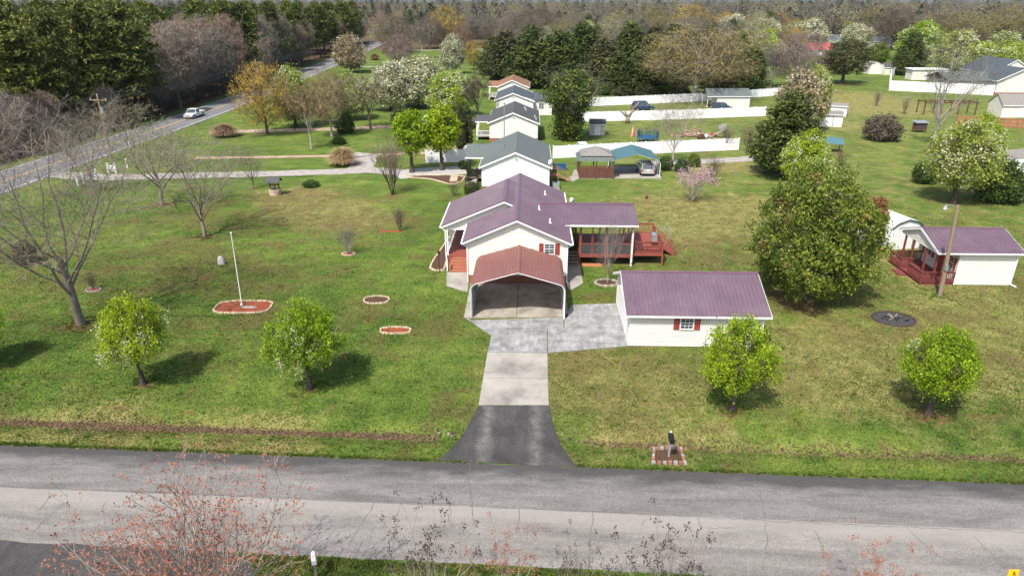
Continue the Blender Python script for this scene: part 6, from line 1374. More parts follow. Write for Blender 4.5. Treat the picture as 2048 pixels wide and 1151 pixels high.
# low entrance fences by the drive mouth
def rail_fence(label, a, b, n, h=1.15):
    f = thing('entrance_fence', label, 'fence', (a.x, a.y, 0)); d = (b - a)
    for i in range(n + 1):
        q = d * (i / n); m = MB(); m.box(q.x - .12, q.x + .12, q.y - .12, q.y + .12, 0, h + .12); m.lathe([(.19, h + .12), (.19, h + .17), (.02, h + .3)], (q.x, q.y, 0), 4); m.build('post', W_VINYL, f)
    for z in (.35, .68, 1.0): MB().bar((0, 0, z), (d.x, d.y, z), .06, .16).build('rail', W_VINYL, f)
rail_fence('white board fence section at the drive mouth, near side', G(157, 371), G(194, 358), 3); rail_fence('white board fence section at the drive mouth, far side', G(218, 346), G(233, 346), 1)
for bx, by, lb in ((255, 335, 'short white marker post beyond the entrance fence'), (261, 298, 'white mailbox on a post at the highway edge')):
    t = thing('marker_post', lb, 'post', G(bx, by)); MB().box(-.1, .1, -.1, .1, 0, 1.1).build('post', W_VINYL, t); MB().lathe([(.2, 1.1), (.2, 1.2), (.05, 1.4)], (0, 0, 0), 6).build('cap', W_VINYL, t)

# ------------------------------------------------------------------ gazebo, teal carport, sheds
g0 = G(1158, 357); gz = thing('gazebo', 'brown lattice gazebo with grey two tier shingle roof', 'gazebo', (g0.x + 2.3, g0.y + 2.2, 0)); a = 2.25
for x in (-a, 0, a):
    for y in (-a, a): MB().box(x - .07, x + .07, y - .07, y + .07, 0, 2.5).build('post', DARKWOOD, gz)
m = MB()
def frustum(mb, a0, z0, a1, z1, sy=1.0): mb.add([(-a0, -a0, z0), (a0, -a0, z0), (a0, a0, z0), (-a0, a0, z0), (-a1, -a1 * sy, z1), (a1, -a1 * sy, z1), (a1, a1 * sy, z1), (-a1, a1 * sy, z1)], [(0, 3, 2, 1), (4, 5, 6, 7), (0, 1, 5, 4), (1, 2, 6, 5), (2, 3, 7, 6), (3, 0, 4, 7)])
frustum(m, a + .35, 2.45, a - .35, 3.05); m.build('lower_roof', SHING_G, gz); m = MB(); frustum(m, a - .1, 3.05, .1, 3.95); m.build('upper_roof', SHING_W, gz)
for i in range(16):
    x = -a + .1 + i * (2 * a - .2) / 15; MB().box(x - .12, x + .12, -a - .04, -a - .01, .1, 1.75 + .05 * (i % 2)).build('wall_board', DARKWOOD, gz)
for i in range(14): y = -a + .2 + i * (2 * a - .4) / 13; MB().box(-a - .04, -a - .01, y - .12, y + .12, .1, 1.75).build('wall_board', DARKWOOD, gz)
MB().box(-a, a, -a, a, 0, .1).build('floor', PAVE, gz)
c2 = thing('teal_carport', 'open metal carport with teal ribbed roof and white hoops', 'carport', (14.35, 92.1, 0)); hw, cl = 3.15, 6.2
prof = [(-hw, .05), (-hw, 1.75)] + [(-hw + .7 - .7 * math.cos(math.radians(a_)), 1.75 + .7 * math.sin(math.radians(a_))) for a_ in (18, 36, 54, 68)] + [(0, 3.15)]; prof = prof + [(-x, z) for x, z in prof[-2::-1]]
for i in range(5):
    m = MB()
    for q, r_ in zip(prof[:-1], prof[1:]): m.bar((q[0], i * cl / 4, q[1]), (r_[0], i * cl / 4, r_[1]), .08, .08, up=(0, 1, 0))
    m.build('hoop', W_TRIM, c2)
rp = prof[2:-2]
for j in range(6):
    y0, y1 = -.1 + j * (cl + .2) / 6, -.1 + (j + 1) * (cl + .2) / 6 - .004; m = MB()
    for q, r_ in zip(rp[:-1], rp[1:]):
        m.extr([(q[0], y0, q[1] + .06), (r_[0], y0, r_[1] + .06), (r_[0], y0, r_[1] + .085), (q[0], y0, q[1] + .085)], (0, y1 - y0, 0))
        for k_ in range(3): yy = y0 + .15 + k_ * .33; m.extr([(q[0], yy, q[1] + .08), (r_[0], yy, r_[1] + .08), (r_[0], yy, r_[1] + .12), (q[0], yy, q[1] + .12)], (0, .07, 0))
    m.build('roof_panel', ROOF_T, c2)
structure(sheet('carport_slab', rect(10.9, 17.7, 91.3, 98.6), .05, CONC, None, .1))
def gable_shed(name, label, loc, rz, w, l, hw, hr, wall, roofm, ridge_x=True, cat='shed', open_left=0.0, door=True):
    """w along x, l along y, ridge along x"""
    s = thing(name, label, cat, loc, rz)
    MB().extr([(-w/2 + open_left, -l/2, 0), (-w/2 + open_left, l/2, 0), (-w/2 + open_left, l/2, hw), (-w/2 + open_left, 0, hr - .08), (-w/2 + open_left, -l/2, hw)], (w - open_left, 0, 0)).build('wall', wall, s)
    for q in (-1, 1):
        m = MB(); m.extr([(-w/2 - .15, q * (l/2 + .25), hw - .1), (-w/2 - .15, 0, hr), (-w/2 - .15, 0, hr + .07), (-w/2 - .15, q * (l/2 + .25), hw - .03)], (w + .3, 0, 0)); m.build('roof', roofm, s)
    MB().box(-w/2 - .15, w/2 + .15, -l/2 - .28, -l/2 - .24, hw - .16, hw - .02).build('fascia', W_TRIM, s)
    if open_left:
        for y in (-l/2 + .1, l/2 - .1): MB().box(-w/2, -w/2 + .1, y - .05, y + .05, 0, hw).build('post', W_TRIM, s)
    if door:
        d_ = MB().box(-.5, .5, -l/2 - .03, -l/2 - .003, .05, 1.95).build('door', W_TRIM, s); MB().box(.38, .44, -l/2 - .06, -l/2 - .03, .9, 1.1).build('handle', GALV, d_)
    return s
p = G(1455, 215); gable_shed('grey_roofed_shed', 'long pale shed with grey green roof behind the white fence', (p.x, p.y + 2.2, 0), .03, 9.6, 4.6, 2.5, 3.9, W_SIDING2, SHING_G, open_left=2.2, door=False)
p = G(1195, 271); gable_shed('small_weathered_shed', 'small weathered white shed with dark roof near the ivy tree', (p.x, p.y + 1.2, 0), -.05, 2.7, 2.4, 2.0, 2.7, plain('peeling_paint', (.52, .50, .45), .9, .35, 3), SHING_D)
p = G(1660, 253); s_ = gable_shed('white_sliding_shed', 'white panelled shed with low grey roof right of the holly', (p.x, p.y + 1.6, 0), -.16, 4.6, 3.4, 2.3, 2.75, W_VINYL, SHING_W, door=False); MB().box(.55, .63, -1.74, -1.705, .05, 2.2).build('door_edge', BLACK, s_)
p = G(1684, 232); gable_shed('leaning_shed', 'white shed with mossy roof behind the white panelled shed', (p.x - .6, p.y + 1, 0), -.5, 3.6, 2.6, 2.1, 2.5, W_VINYL, SHING_W, door=False)
p = G(1747, 148); barn_shed('little_white_shed', 'little white gabled shed on the far lawn', (p.x, p.y + 1.5, 0), .05, 3.7, 4, 2.6, 3.8, W_SIDING, SHING_W, W_TRIM, doors=False)
p = G(1788, 150); gable_shed('cream_low_shed', 'low cream shed with grey roof beside the little white shed', (p.x, p.y + 2, 0), .02, 6.4, 4, 2.4, 3.7, W_SIDING, SHING_D, door=False)
p = G(1835, 140); gable_shed('grey_lawn_shed', 'small grey shed with brown roof under the dark evergreens', (p.x, p.y + 2, 0), .02, 5., 4, 1.7, 3.4, STONE_G, SHING_W, door=False)
p = G(2000, 347); bs = barn_shed('barn_shed', 'white barn shaped shed with weathered roof at the right edge', (p.x + 2.7, p.y + 2.2, 0), math.radians(-70), 3.0, 5.6, 1.9, 2.9, W_VINYL, SHING_W, GREENTRIM)
p = G(2030, 236); gable_shed('workshop', 'white workshop with mossy grey roof beside the brown fence', (p.x + 1.2, p.y + 3.0, 0), -.05, 7.4, 5.2, 2.5, 4.4, W_SIDING, SHING_W)
# teal lean-to, hutches, pergola
p = G(1658, 303); t = thing('lean_to', 'teal roofed open lean-to with blue end wall behind the magnolia', 'shelter', p, -.25)
for x, y, z in ((-1.6, -.9, 1.5), (1.6, -.9, 1.3), (-1.6, 1.0, 2.0), (1.6, 1.0, 1.9)): MB().box(x - .06, x + .06, y - .06, y + .06, 0, z).build('post', DARKWOOD, t)
m = MB(); m.extr([(-1.9, -1.1, 1.5), (1.9, -1.1, 1.3), (1.9, 1.2, 1.95), (-1.9, 1.2, 2.1)], (0, 0, .06)); m.build('roof', ROOF_T, t); MB().box(-1.64, -1.58, -.8, .9, .1, 1.5).build('end_wall', BLUEPL, t)
for i in range(6): MB().bar((-1.2 + i * .45, -.6, .9), (-1.0 + i * .45, .6, 1.3), .06, .2).build('firewood_log', BROWNWOOD, t)
p = G(1837, 264); t = thing('rabbit_hutch', 'dark wooden hutch with pale sheet roof on the back lawn', 'hutch', p, .1)
MB().box(-1, 1, -.6, .6, .5, 1.7).build('body', DARKWOOD, t); m = MB(); m.extr([(-1.25, -.85, 1.72), (1.25, -.85, 1.72), (1.25, .8, 1.95), (-1.25, .8, 1.95)], (0, 0, .05)); m.build('roof', GALV, t)
for x in (-.9, .9):
    for y in (-.5, .5): MB().box(x - .05, x + .05, y - .05, y + .05, 0, .5).build('leg', DARKWOOD, t)
for x in (-.5, .5): MB().box(x - .4, x + .4, -.63, -.6, .7, 1.5).build('mesh_door', SCREEN, t)
p = G(1976, 276); t = thing('lumber_rack', 'low grey plank rack behind the blossoming pear', 'rack', p, -.6)
for i in range(4): MB().box(-1.3, 1.3, -.5 + i * .27, -.27 + i * .27, .8 - i * .02, .86 - i * .02).build('plank', GREYWOOD, t)
for x in (-1.1, 1.1): MB().box(x - .06, x + .06, -.45, .55, 0, .78).build('trestle', DARKWOOD, t)
p = G(1900, 230); t = thing('pergola', 'long dark timber pergola frame below the tall bare tree', 'pergola', p, -.03)
for x in (-5.5, -2, 1.5, 5):
    for y in (0, 3): MB().box(x - .1, x + .1, y - .1, y + .1, 0, 2.4).build('post', DARKWOOD, t)
for y in (0, 3): MB().box(-5.8, 5.3, y - .06, y + .06, 2.4, 2.6).build('beam', DARKWOOD, t)
for i in range(9): x = -5.5 + i * 1.3; MB().box(x - .05, x + .05, -.3, 3.3, 2.6, 2.72).build('rafter', DARKWOOD, t)
# brown board fence
a_, b_ = G(1912, 250), G(2075, 259); t = thing('board_fence', 'brown wooden board fence in front of the workshop', 'fence', a_); d_ = b_ - a_; nb = 60; ang = math.atan2(d_.y, d_.x); pme = MB().box(0, d_.length / nb - .015, -.015, .015, .05, 1.75).mesh('board', BROWNWOOD)
for i in range(nb): o = link('board', pme, t); o.location = d_ * (i / nb); o.rotation_euler = (0, 0, ang)
for z in (.35, 1.0, 1.65): MB().bar((0, -.04, z), (d_.x, d_.y - .04, z), .05, .1).build('rail', BROWNWOOD, t)
for i in range(9): q = d_ * (i / 8); MB().box(q.x - .06, q.x + .06, q.y - .12, q.y - .06, 0, 1.85).build('post', BROWNWOOD, t)
# houses at the right and far
rh, zr_ = row_house('right_hand_house', 'cream house with slate gable roof at the right edge beyond the pen', 119.0, 131, 184.6, 200, 3.5, 125, 6.6, W_SIDING, SHING_N, ov=.5, vent=False)
m = MB()
for q, yy in ((0, 187), (1, 199)): m.extr([(108, yy, 3.2), (108, 193, 5.0), (108, 193, 4.9), (108, yy, 3.1)], (16, 0, 0))
wbs(m, 'wing_roof', SHING_G, rh); siding(rh, 'wing_wall', W_SIDING, (109, 187.6), (1, 0), (0, -1), [(.0, 0, 10), (3.1, 0, 10)], lap=.25); wb(MB().box(109.1, 119, 187.7, 198.5, 0, 3.1), 'wing_core', W_SIDING, rh)
for s0 in (1.2, 4.2, 7.0): window(rh, (109, 187.6), (1, 0), (0, -1), s0, s0 + 1.4, 1.0, 2.3)
row_house('slate_far_house', 'house with dark slate gable roof behind the right hand house', 130, 142, 205, 220, 3.5, 136, 7.2, W_SIDING, SHING_N, vent=False)
p = G(1500, 120)
def far_house(label, px, py, w, l, hw, hr, wall, roofm, rz=0.):
    p = G(px, py); return gable_shed('far_house', label, (p.x, p.y + l / 2, 0), rz, w, l, hw, hr, wall, roofm, cat='house', door=True)
far_house('far house with bright red roof and porch left of the lone cedar', 1640, 112, 13, 8, 2.6, 5.2, STONE_G, ROOF_RED); far_house('far grey house with blue grey roof behind the red roofed one', 1660, 92, 16, 9, 3., 5.6, STONE_G, SHING_N); far_house('far pale house with grey roof right of the white pear', 1755, 96, 15, 9, 3, 5.4, STONE_G, SHING_N)
far_house('small far building with red roof behind the bare brush', 1585, 118, 6, 6, 2.6, 4.4, W_SIDING2, ROOF_RED)
fp = G(1855, 160); t = thing('pool_house', 'white flat roofed pool house inside the white pen', 'shed', (fp.x, fp.y, 0)); MB().box(-5, 5, 0, 4, 0, 3.0).build('wall', W_SIDING, t); MB().box(-5.4, 5.4, -.4, 4.3, 3.0, 3.25).build('roof', W_TRIM, t); MB().box(-.5, .5, -.05, -.005, 0, 2.2).build('door', GREYMET, t)
fp = G(1890, 178); t = thing('white_silo_box', 'tall white narrow enclosure at the pen', 'shed', (fp.x, fp.y, 0)); MB().box(-1.9, 1.9, 0, 3, 0, 4.3).build('wall', W_VINYL, t); MB().box(-2.1, 2.1, -.2, 3.2, 4.3, 4.45).build('roof', W_TRIM, t); MB().box(-.45, .45, -.04, -.005, 0, 2.0).build('door', W_TRIM, t)

# ------------------------------------------------------------------ vehicles
def loft(mb, secs):
    """secs: list of (x, [(y, z), ...]) with equal counts, closed rings"""
    n = len(secs[0][1]); vs = [(x, y, z) for x, ring in secs for y, z in ring]
    fs = [(j*n + i, j*n + (i+1) % n, (j+1)*n + (i+1) % n, (j+1)*n + i) for j in range(len(secs)-1) for i in range(n)] + [tuple(range(n-1, -1, -1)), tuple(range((len(secs)-1)*n, len(secs)*n))]
    return mb.add(vs, fs)
def ring(hw, zb, zt, sh=.08): return [(-hw + .06, zb), (hw - .06, zb), (hw, zb + .25), (hw, zt - sh), (hw - .07, zt), (-hw + .07, zt), (-hw, zt - sh), (-hw, zb + .25)]
def vehicle(name, label, loc, rz, kind, paint, cat):
    t = thing(name, label, cat, loc, rz); L = {'suv': 4.6, 'pickup': 5.7, 'van': 5.0}[kind]; w = .93 if kind != 'pickup' else .98; x0, x1 = -L/2, L/2      # +x is forward
    body = MB(); belt = {'suv': 1.02, 'pickup': 1.08, 'van': 1.05}[kind]; hood = belt - .06
    if kind == 'pickup': loft(body, [(-.55, ring(w - .02, .35, belt)), (1.1, ring(w, .35, belt)), (1.3, ring(w, .35, hood)), (x1 - .25, ring(w - .03, .35, hood - .08)), (x1, ring(w - .12, .42, hood - .2))])
    else: loft(body, [(x0, ring(w - .1, .45, belt - .1)), (x0 + .2, ring(w - .02, .32, belt)), (0.9, ring(w, .3, belt)), (1.2, ring(w, .3, hood)), (x1 - .3, ring(w - .04, .32, hood - .14)), (x1, ring(w - .14, .42, hood - .3))])
    b_ = body.build('body', paint, t, bevel=.03)
    if kind == 'pickup':
        m = MB(); m.box(x0, -.56, -w, -w + .08, .45, belt + .03); m.box(x0, -.56, w - .08, w, .45, belt + .03); m.box(x0, x0 + .07, -w + .08, w - .08, .5, belt + .03); m.build('bed', paint, t, bevel=.02); MB().box(x0 + .07, -.57, -w + .08, w - .08, .42, .58).build('bed_floor', RUBBER, t)
        cab = (-.5, -.42, .75, 1.25, 1.78)
    else: cab = (x0 + .12, x0 + .55, .55, 1.15, 1.66 if kind == 'suv' else 1.95)
    g = MB(); wc, wr_ = w - .07, w - .2
    g.add([(cab[0], -wc, belt - .02), (cab[3], -wc, belt - .02), (cab[3], wc, belt - .02), (cab[0], wc, belt - .02), (cab[1], -wr_, cab[4] - .03), (cab[2], -wr_, cab[4] - .03), (cab[2], wr_, cab[4] - .03), (cab[1], wr_, cab[4] - .03)], [(0, 3, 2, 1), (4, 5, 6, 7), (0, 1, 5, 4), (1, 2, 6, 5), (2, 3, 7, 6), (3, 0, 4, 7)])
    gl = g.build('windows', GLASS, t)
    r_ = MB(); r_.add([(cab[1] - .06, -wr_ - .03, cab[4] - .04), (cab[2] + .08, -wr_ - .03, cab[4] - .04), (cab[2] + .08, wr_ + .03, cab[4] - .04), (cab[1] - .06, wr_ + .03, cab[4] - .04), (cab[1], -wr_ + .05, cab[4] + .02), (cab[2], -wr_ + .05, cab[4] + .02), (cab[2], wr_ - .05, cab[4] + .02), (cab[1], wr_ - .05, cab[4] + .02)], [(0, 3, 2, 1), (4, 5, 6, 7), (0, 1, 5, 4), (1, 2, 6, 5), (2, 3, 7, 6), (3, 0, 4, 7)]); r_.build('roof', paint, t)
    for s in (-1, 1):
        for xa, xb in ((cab[0], cab[1]), (cab[3], cab[2]), ((cab[0] + cab[3]) / 2, (cab[1] + cab[2]) / 2)): MB().bar((xa, s * (wc + .005), belt - .02), (xb, s * (wr_ + .01), cab[4] - .02), .08, .06, up=(0, 1, 0)).build('pillar', paint, t)
        MB().box(x1 - .16, x1 - .02, s * .62 - .17, s * .62 + .17, hood - .38, hood - .24).build('headlight', ALLOY, t)
        MB().box(x0 - .02, x0 + .1, s * (w - .14) - .09, s * (w - .14) + .09, belt - .35, belt - .1).build('tail_light', REDLENS, t)
        MB().box(cab[3] - .1, cab[3] + .08, s * (w + .1) - .09, s * (w + .1) + .09, belt, belt + .16).build('mirror', paint, t)
        for x in (x0 + .95, x1 - .9):
            y = s * (w - .1); wh = MB().cyl((x, y - .12, .36), (x, y + .12, .36), .36, .36, 18).build('wheel', RUBBER, t); MB().cyl((x, y + s * .121, .36), (x, y + s * .135, .36), .22, .22, 14).build('rim', ALLOY, wh)
            MB().cyl((x, s * (w - .02), .38), (x, s * (w + .012), .38), .43, .43, 18).build('wheel_arch', BLACK, b_)
    MB().box(x1 - .06, x1 + .05, -w + .2, w - .2, .38, .56).build('front_bumper', GALV if kind == 'pickup' else paint, t); MB().box(x0 - .08, x0 + .04, -w + .12, w - .12, .42, .62).build('rear_bumper', GALV if kind == 'pickup' else paint, t)
    MB().box(x1 - .07, x1 + .012, -.5, .5, hood - .36, hood - .24).build('grille', BLACK, t); MB().box(x0 - .03, x0 - .001, -.2, .2, .75, .88).build('number_plate', W_TRIM, t)
    return t
p = G(378, 238); vehicle('pickup_truck', 'white pickup truck driving on the highway', (p.x + .2, p.y + 2.2, .03), math.radians(-91), 'pickup', PAINT_W, 'truck')
vehicle('parked_car', 'silver crossover parked under the teal carport, tail outward', (15.9, 94.6, .05), math.radians(92), 'suv', PAINT_S, 'car')
vehicle('pickup_truck', 'white pickup parked behind the long white fence', (8.2, 107.4, .0), math.radians(184), 'pickup', PAINT_W, 'truck')
p = G(1287, 222); vehicle('blue_car', 'dark blue car parked between the white fences', (p.x, p.y + 1.2, 0), math.radians(12), 'van', PAINT_B, 'car')
p = G(1445, 222); vehicle('dark_car', 'dark car parked before the long pale shed', (p.x, p.y + 1.0, 0), 0.05, 'suv', PAINT_B, 'car')
p = G(858, 252); vehicle('white_van', 'white van behind the round green trees', (p.x, p.y, 0), 1.5, 'van', PAINT_W, 'van')
p = G(946, 256); vehicle('dark_green_car', 'dark car parked left of the pale grey house', (p.x - .6, p.y, 0), 1.4, 'suv', plain('dark_green_paint', (.04, .05, .05), .3, .05, 2), 'car')
p = G(885, 322); vehicle('white_far_car', 'white car behind the short white fence', (p.x + 5, p.y + 3, 0), .1, 'suv', PAINT_W, 'car')

# ------------------------------------------------------------------ yard things
def edging_ring(parent, pts, size, mats, z=0.0, gap=.012, h=.12, jit=.015):
    """stones laid end to end along a closed outline (local coordinates)"""
    r = random.Random(len(pts) * 7 + int(pts[0][0] * 10)); P = [Vector((p[0], p[1])) for p in pts]; P.append(P[0]); L = [0]
    for a, b in zip(P[:-1], P[1:]): L.append(L[-1] + (b - a).length)
    n = max(6, int(L[-1] / size)); mes = [MB().add([(-.5, -.5, 0), (.5, -.5, 0), (.5, .5, 0), (-.5, .5, 0), (-.42, -.4, 1), (.42, -.4, .95), (.40, .42, 1), (-.42, .40, .93)], [(0, 3, 2, 1), (4, 5, 6, 7), (0, 1, 5, 4), (1, 2, 6, 5), (2, 3, 7, 6), (3, 0, 4, 7)]).mesh('edging_stone', mt) for mt in mats]
    for i in range(n):
        s = (i + .5) / n * L[-1]; k_ = max(j for j in range(len(L) - 1) if L[j] <= s); t = (s - L[k_]) / (L[k_+1] - L[k_]); q = P[k_].lerp(P[k_+1], t); d = P[k_+1] - P[k_]
        o = link('edging_stone', mes[i % len(mes)], parent); o.location = (q.x + r.uniform(-jit, jit), q.y + r.uniform(-jit, jit), z); o.rotation_euler = (0, 0, math.atan2(d.y, d.x) + r.uniform(-.12, .12)); o.scale = (L[-1] / n - gap, size * r.uniform(.5, .62), h * r.uniform(.85, 1.15))
def heap(parent, pts, h, mat, name='mulch', seed=1):
    """slightly domed, uneven bed surface inside an outline (local, star-shaped about the origin)"""
    r = random.Random(seed); n = len(pts); c = Vector((sum(p[0] for p in pts) / n, sum(p[1] for p in pts) / n)); V = []; K_ = 5
    for j in range(K_):
        f = 1 - j / K_
        for p in pts: q = c + (Vector((p[0], p[1])) - c) * f; V.append((q.x, q.y, .012 + h * (1 - f ** 2) * r.uniform(.6, 1.2)))
    V.append((c.x, c.y, h)); F_ = [(j*n + i, j*n + (i+1) % n, (j+1)*n + (i+1) % n, (j+1)*n + i) for j in range(K_-1) for i in range(n)] + [((K_-1)*n + i, (K_-1)*n + (i+1) % n, K_*n) for i in range(n)]
    return MB().add(V, F_).build(name, mat, parent)
def oval(rx, ry, n=28, pw=1.0): return [(rx * abs(math.cos(t)) ** pw * (1 if math.cos(t) >= 0 else -1), ry * abs(math.sin(t)) ** pw * (1 if math.sin(t) >= 0 else -1)) for t in [2 * math.pi * i / n for i in range(n)]]
def bed(label, px, py, rx, ry, mulch, stones=(STONE,), size=.2, rz=0., pw=1.0, h=.05, sh=.12, name='flower_bed'):
    b = thing(name, label, 'flower bed', G(px, py), rz); o = oval(rx, ry, 32, pw); heap(b, [(x * .97, y * .97) for x, y in o], h, mulch, seed=int(px))
    if stones: edging_ring(b, o, size, stones, h=sh)
    return b
fb = bed('red mulch bed with stone border around the flagpole', 487, 614, 2.15, 1.15, MULCH_R, size=.22, pw=.55, rz=.04)
heap(fb, [(x * .75 + .45, y * .28 - .1) for x, y in oval(1, 1, 14)], .10, STONE_G, 'white_gravel', 3)
bed('brown mulch bed with pale stone border, kidney shaped, on the lawn', 753, 600, 1.0, .72, MULCH_B, size=.2, pw=.8)
bed('red mulch oval bed with stone border nearest the driveway', 791, 661, 1.1, .52, MULCH_R, size=.2, pw=.7)
bed('small round red mulch bed under the pale bare shrub', 697, 508, .62, .42, MULCH_R, size=.18)
bed('long strip of red mulch around the narrow dark shrub', 783, 462, 1.35, .30, MULCH_R, None, pw=.4)
bed('tiny mulch ring around the rose bush behind the big bare tree', 187, 580, .6, .4, MULCH_R, (STONE_G,), size=.18)
bed('stone ringed bed under the crape myrtle by the deck', 1213, 566, .95, .75, MULCH_B, (STONE, STONE_G), size=.26, sh=.16)
pb = thing('porch_bed', 'long brown mulch bed with stone edging along the porch', 'flower bed', (-7.95, 60.5, 0)); o_ = [(.3, -4.1), (-.4, -4.2), (-1.0, -3.6), (-.95, -1.5), (-.55, 2), (-.25, 5.3), (.3, 5.3)]; heap(pb, o_, .05, MULCH_B); edging_ring(pb, o_, .3, (STONE,))
nb_ = thing('curved_bed', 'dark mulch bed with curved stone edge beside the neighbour drive', 'flower bed', G(880, 355)); o_ = [(-5.2, 1.0), (-3.8, -.2), (-2.4, -.5), (-1.0, -1.1), (.2, -2.2), (1.4, -3.4), (2.4, -3.6), (3.2, -2.2), (3.4, .6), (1.2, 1.3), (-2.2, 1.5)]; heap(nb_, o_, .06, MULCH_B); edging_ring(nb_, o_, .35, (STONE,))
sl = thing('wooden_ramp', 'pale plank path crossing the curved mulch bed', 'path', G(908, 357), .05)
for i in range(9): MB().box(-.5, .5, -1.9 + i * .42, -1.52 + i * .42, .05, .10).build('plank', STONE, sl)
# flagpole, stone marker, well, fire pit, light pole, mailboxes, sign, lamp post
t = thing('flagpole', 'white bare flagpole standing in the red mulch bed', 'flagpole', G(484, 611)); MB().cyl((0, 0, 0), (.06, .05, 5.9), .045, .025, 10).build('pole', W_TRIM, t); MB().lathe([(.01, 5.88), (.06, 5.92), (.07, 5.97), (.04, 6.03), (.005, 6.05)], (.06, .05, 0), 10).build('finial', W_TRIM, t); MB().lathe([(.14, 0), (.12, .12), (.05, .2)], (0, 0, 0), 10).build('base', GALV, t)
t = thing('stone_marker', 'small grey upright stone marker on the left lawn', 'stone', G(443, 528)); m = MB(); n_ = 10
for z, sx, sy in ((0, .36, .2), (.3, .34, .19), (.55, .28, .16), (.72, .18, .12), (.78, .08, .06)): m.pc.append((len(m.v), len(m.f))) if False else None; m.v += [(sx * math.cos(6.283 * i / n_) * (1 + .1 * math.sin(i * 3.1 + z * 5)), sy * math.sin(6.283 * i / n_) * (1 + .1 * math.cos(i * 2.3)), z) for i in range(n_)]
m.f += [(j*n_ + i, j*n_ + (i+1) % n_, (j+1)*n_ + (i+1) % n_, (j+1)*n_ + i) for j in range(4) for i in range(n_)] + [tuple(range(4*n_, 5*n_))]; m.build('rock', GRANITE, t, True)
t = thing('wishing_well', 'small wishing well with stone base and dark shingled roof', 'wishing well', G(551, 389))
for i in range(14):
    for j in range(4):
        a = 2 * math.pi * (i + .5 * (j % 2)) / 14; o = MB().box(-.13, .13, -.08, .08, 0, .17).build('stone', STONE, t); o.location = (.62 * math.cos(a), .62 * math.sin(a), j * .18); o.rotation_euler = (0, 0, a + math.pi / 2)
for s in (-1, 1): MB().box(s * .55 - .06, s * .55 + .06, -.06, .06, .6, 1.75).build('post', DARKWOOD, t)
for s in (-1, 1): m = MB(); m.extr([(-.85, s * .75, 1.6), (-.85, 0, 2.15), (-.85, 0, 2.22), (-.85, s * .75, 1.67)], (1.7, 0, 0)); m.build('roof', SHING_D, t)
MB().cyl((-.5, 0, 1.25), (.5, 0, 1.25), .06, .06, 8).build('windlass', DARKWOOD, t); MB().cyl((0, 0, .85), (0, 0, 1.1), .13, .16, 10).build('bucket', GREYWOOD, t)
t = thing('fire_pit', 'round charred fire pit with low stone rim before the magnolia', 'fire pit', G(1787, 638)); heap(t, oval(1.45, 1.25, 24), .10, ASH, 'ash_bed', 5); edging_ring(t, oval(1.5, 1.3, 30), .22, (ASH, MULCH_B, ASH), h=.10)
rr = random.Random(9)
for i in range(16):
    a, d_ = rr.random() * 6.28, rr.random() * .9; x, y = d_ * math.cos(a), d_ * math.sin(a); b = rr.random() * 6.28; l = rr.uniform(.25, .6); MB().cyl((x, y, .12), (x + l * math.cos(b), y + l * math.sin(b), .15 + rr.random() * .1), .05, .04, 6).build('charred_log', BLACK if i % 3 else BARK, t)
p = G(1880, 592); t = thing('light_pole', 'leaning wooden utility pole with grey lamp arm before the cottage', 'utility pole', p); tp = Vector((-.45, 0, 7.6)); POLE = plain('weathered_pole', (.24, .175, .115), .9, .25, 6)
MB().cyl((0, 0, -.2), tp, .17, .12, 12).build('pole', POLE, t); m = MB(); m.tube([tp + Vector((-.05, 0, -.25)), tp + Vector((-.4, -.1, .0)), tp + Vector((-.85, -.15, .05)), tp + Vector((-1.0, -.15, -.02))], .035, 8); m.build('lamp_arm', GALV, t)
MB().lathe([(.08, 0), (.11, -.12), (.2, -.3), (.19, -.32)], tp + Vector((-1.0, -.15, .05)), 12).build('lamp_head', GALV, t); MB().cyl((-.2, -.05, 0), (-.16, -.12, 2.6), .035, .035, 6).build('conduit', GALV, t)
m = MB(); m.box(-.19 - .1, -.19 + .1, -.25, -.1, 2.3, 2.75); m.build('meter_box', GALV, t)
def curved_box(w, l, h):
    """mailbox: flat floor and rounded top, along y"""
    sec = [(-w/2, 0), (w/2, 0), (w/2, h * .55)] + [(w/2 * math.cos(a), h * .55 + h * .45 * math.sin(a)) for a in (.5, 1.05, 1.57, 2.09, 2.64)] + [(-w/2, h * .55)]
    return MB().extr([(x, -l/2, z) for x, z in sec], (0, l, 0))
t = thing('mailbox', 'black mailbox on a pale post in the brick edged bed by the road', 'mailbox', G(1337, 914)); MB().box(-.05, .05, -.05, .05, 0, 1.15).build('post', STONE_G, t); MB().box(-.05, .05, -.45, .2, 1.02, 1.1).build('arm', STONE_G, t)
o = curved_box(.24, .62, .30).build('box', BLACK, t); o.location = (0.02, -.12, 1.16); MB().box(-.12, .12, -.46, -.432, 1.17, 1.4).build('door', BLACK, t); MB().box(.145, .16, -.1, .1, 1.3, 1.42).build('flag', SHUT, t); MB().lathe([(.05, 1.46), (.06, 1.5), (.01, 1.56)], (0.02, .15, 0), 8).build('finial', W_TRIM, t)
q = [G(1308, 898), G(1360, 897), G(1370, 928), G(1306, 926)]; c_ = G(1337, 913); t = thing('mailbox_bed', 'square mulch bed edged with red and grey bricks round the mailbox', 'flower bed', c_); o_ = [(v.x - c_.x, v.y - c_.y) for v in q]
def sub(a, b, n): return [(a[0] + (b[0] - a[0]) * i / n, a[1] + (b[1] - a[1]) * i / n) for i in range(n)]
dense = [s for i in range(4) for s in sub(o_[i], o_[(i+1) % 4], 6)]; heap(t, dense, .08, MULCH_B)
edging_ring(t, o_, .27, (STONE_R, STONE_G), gap=.05, h=.17)
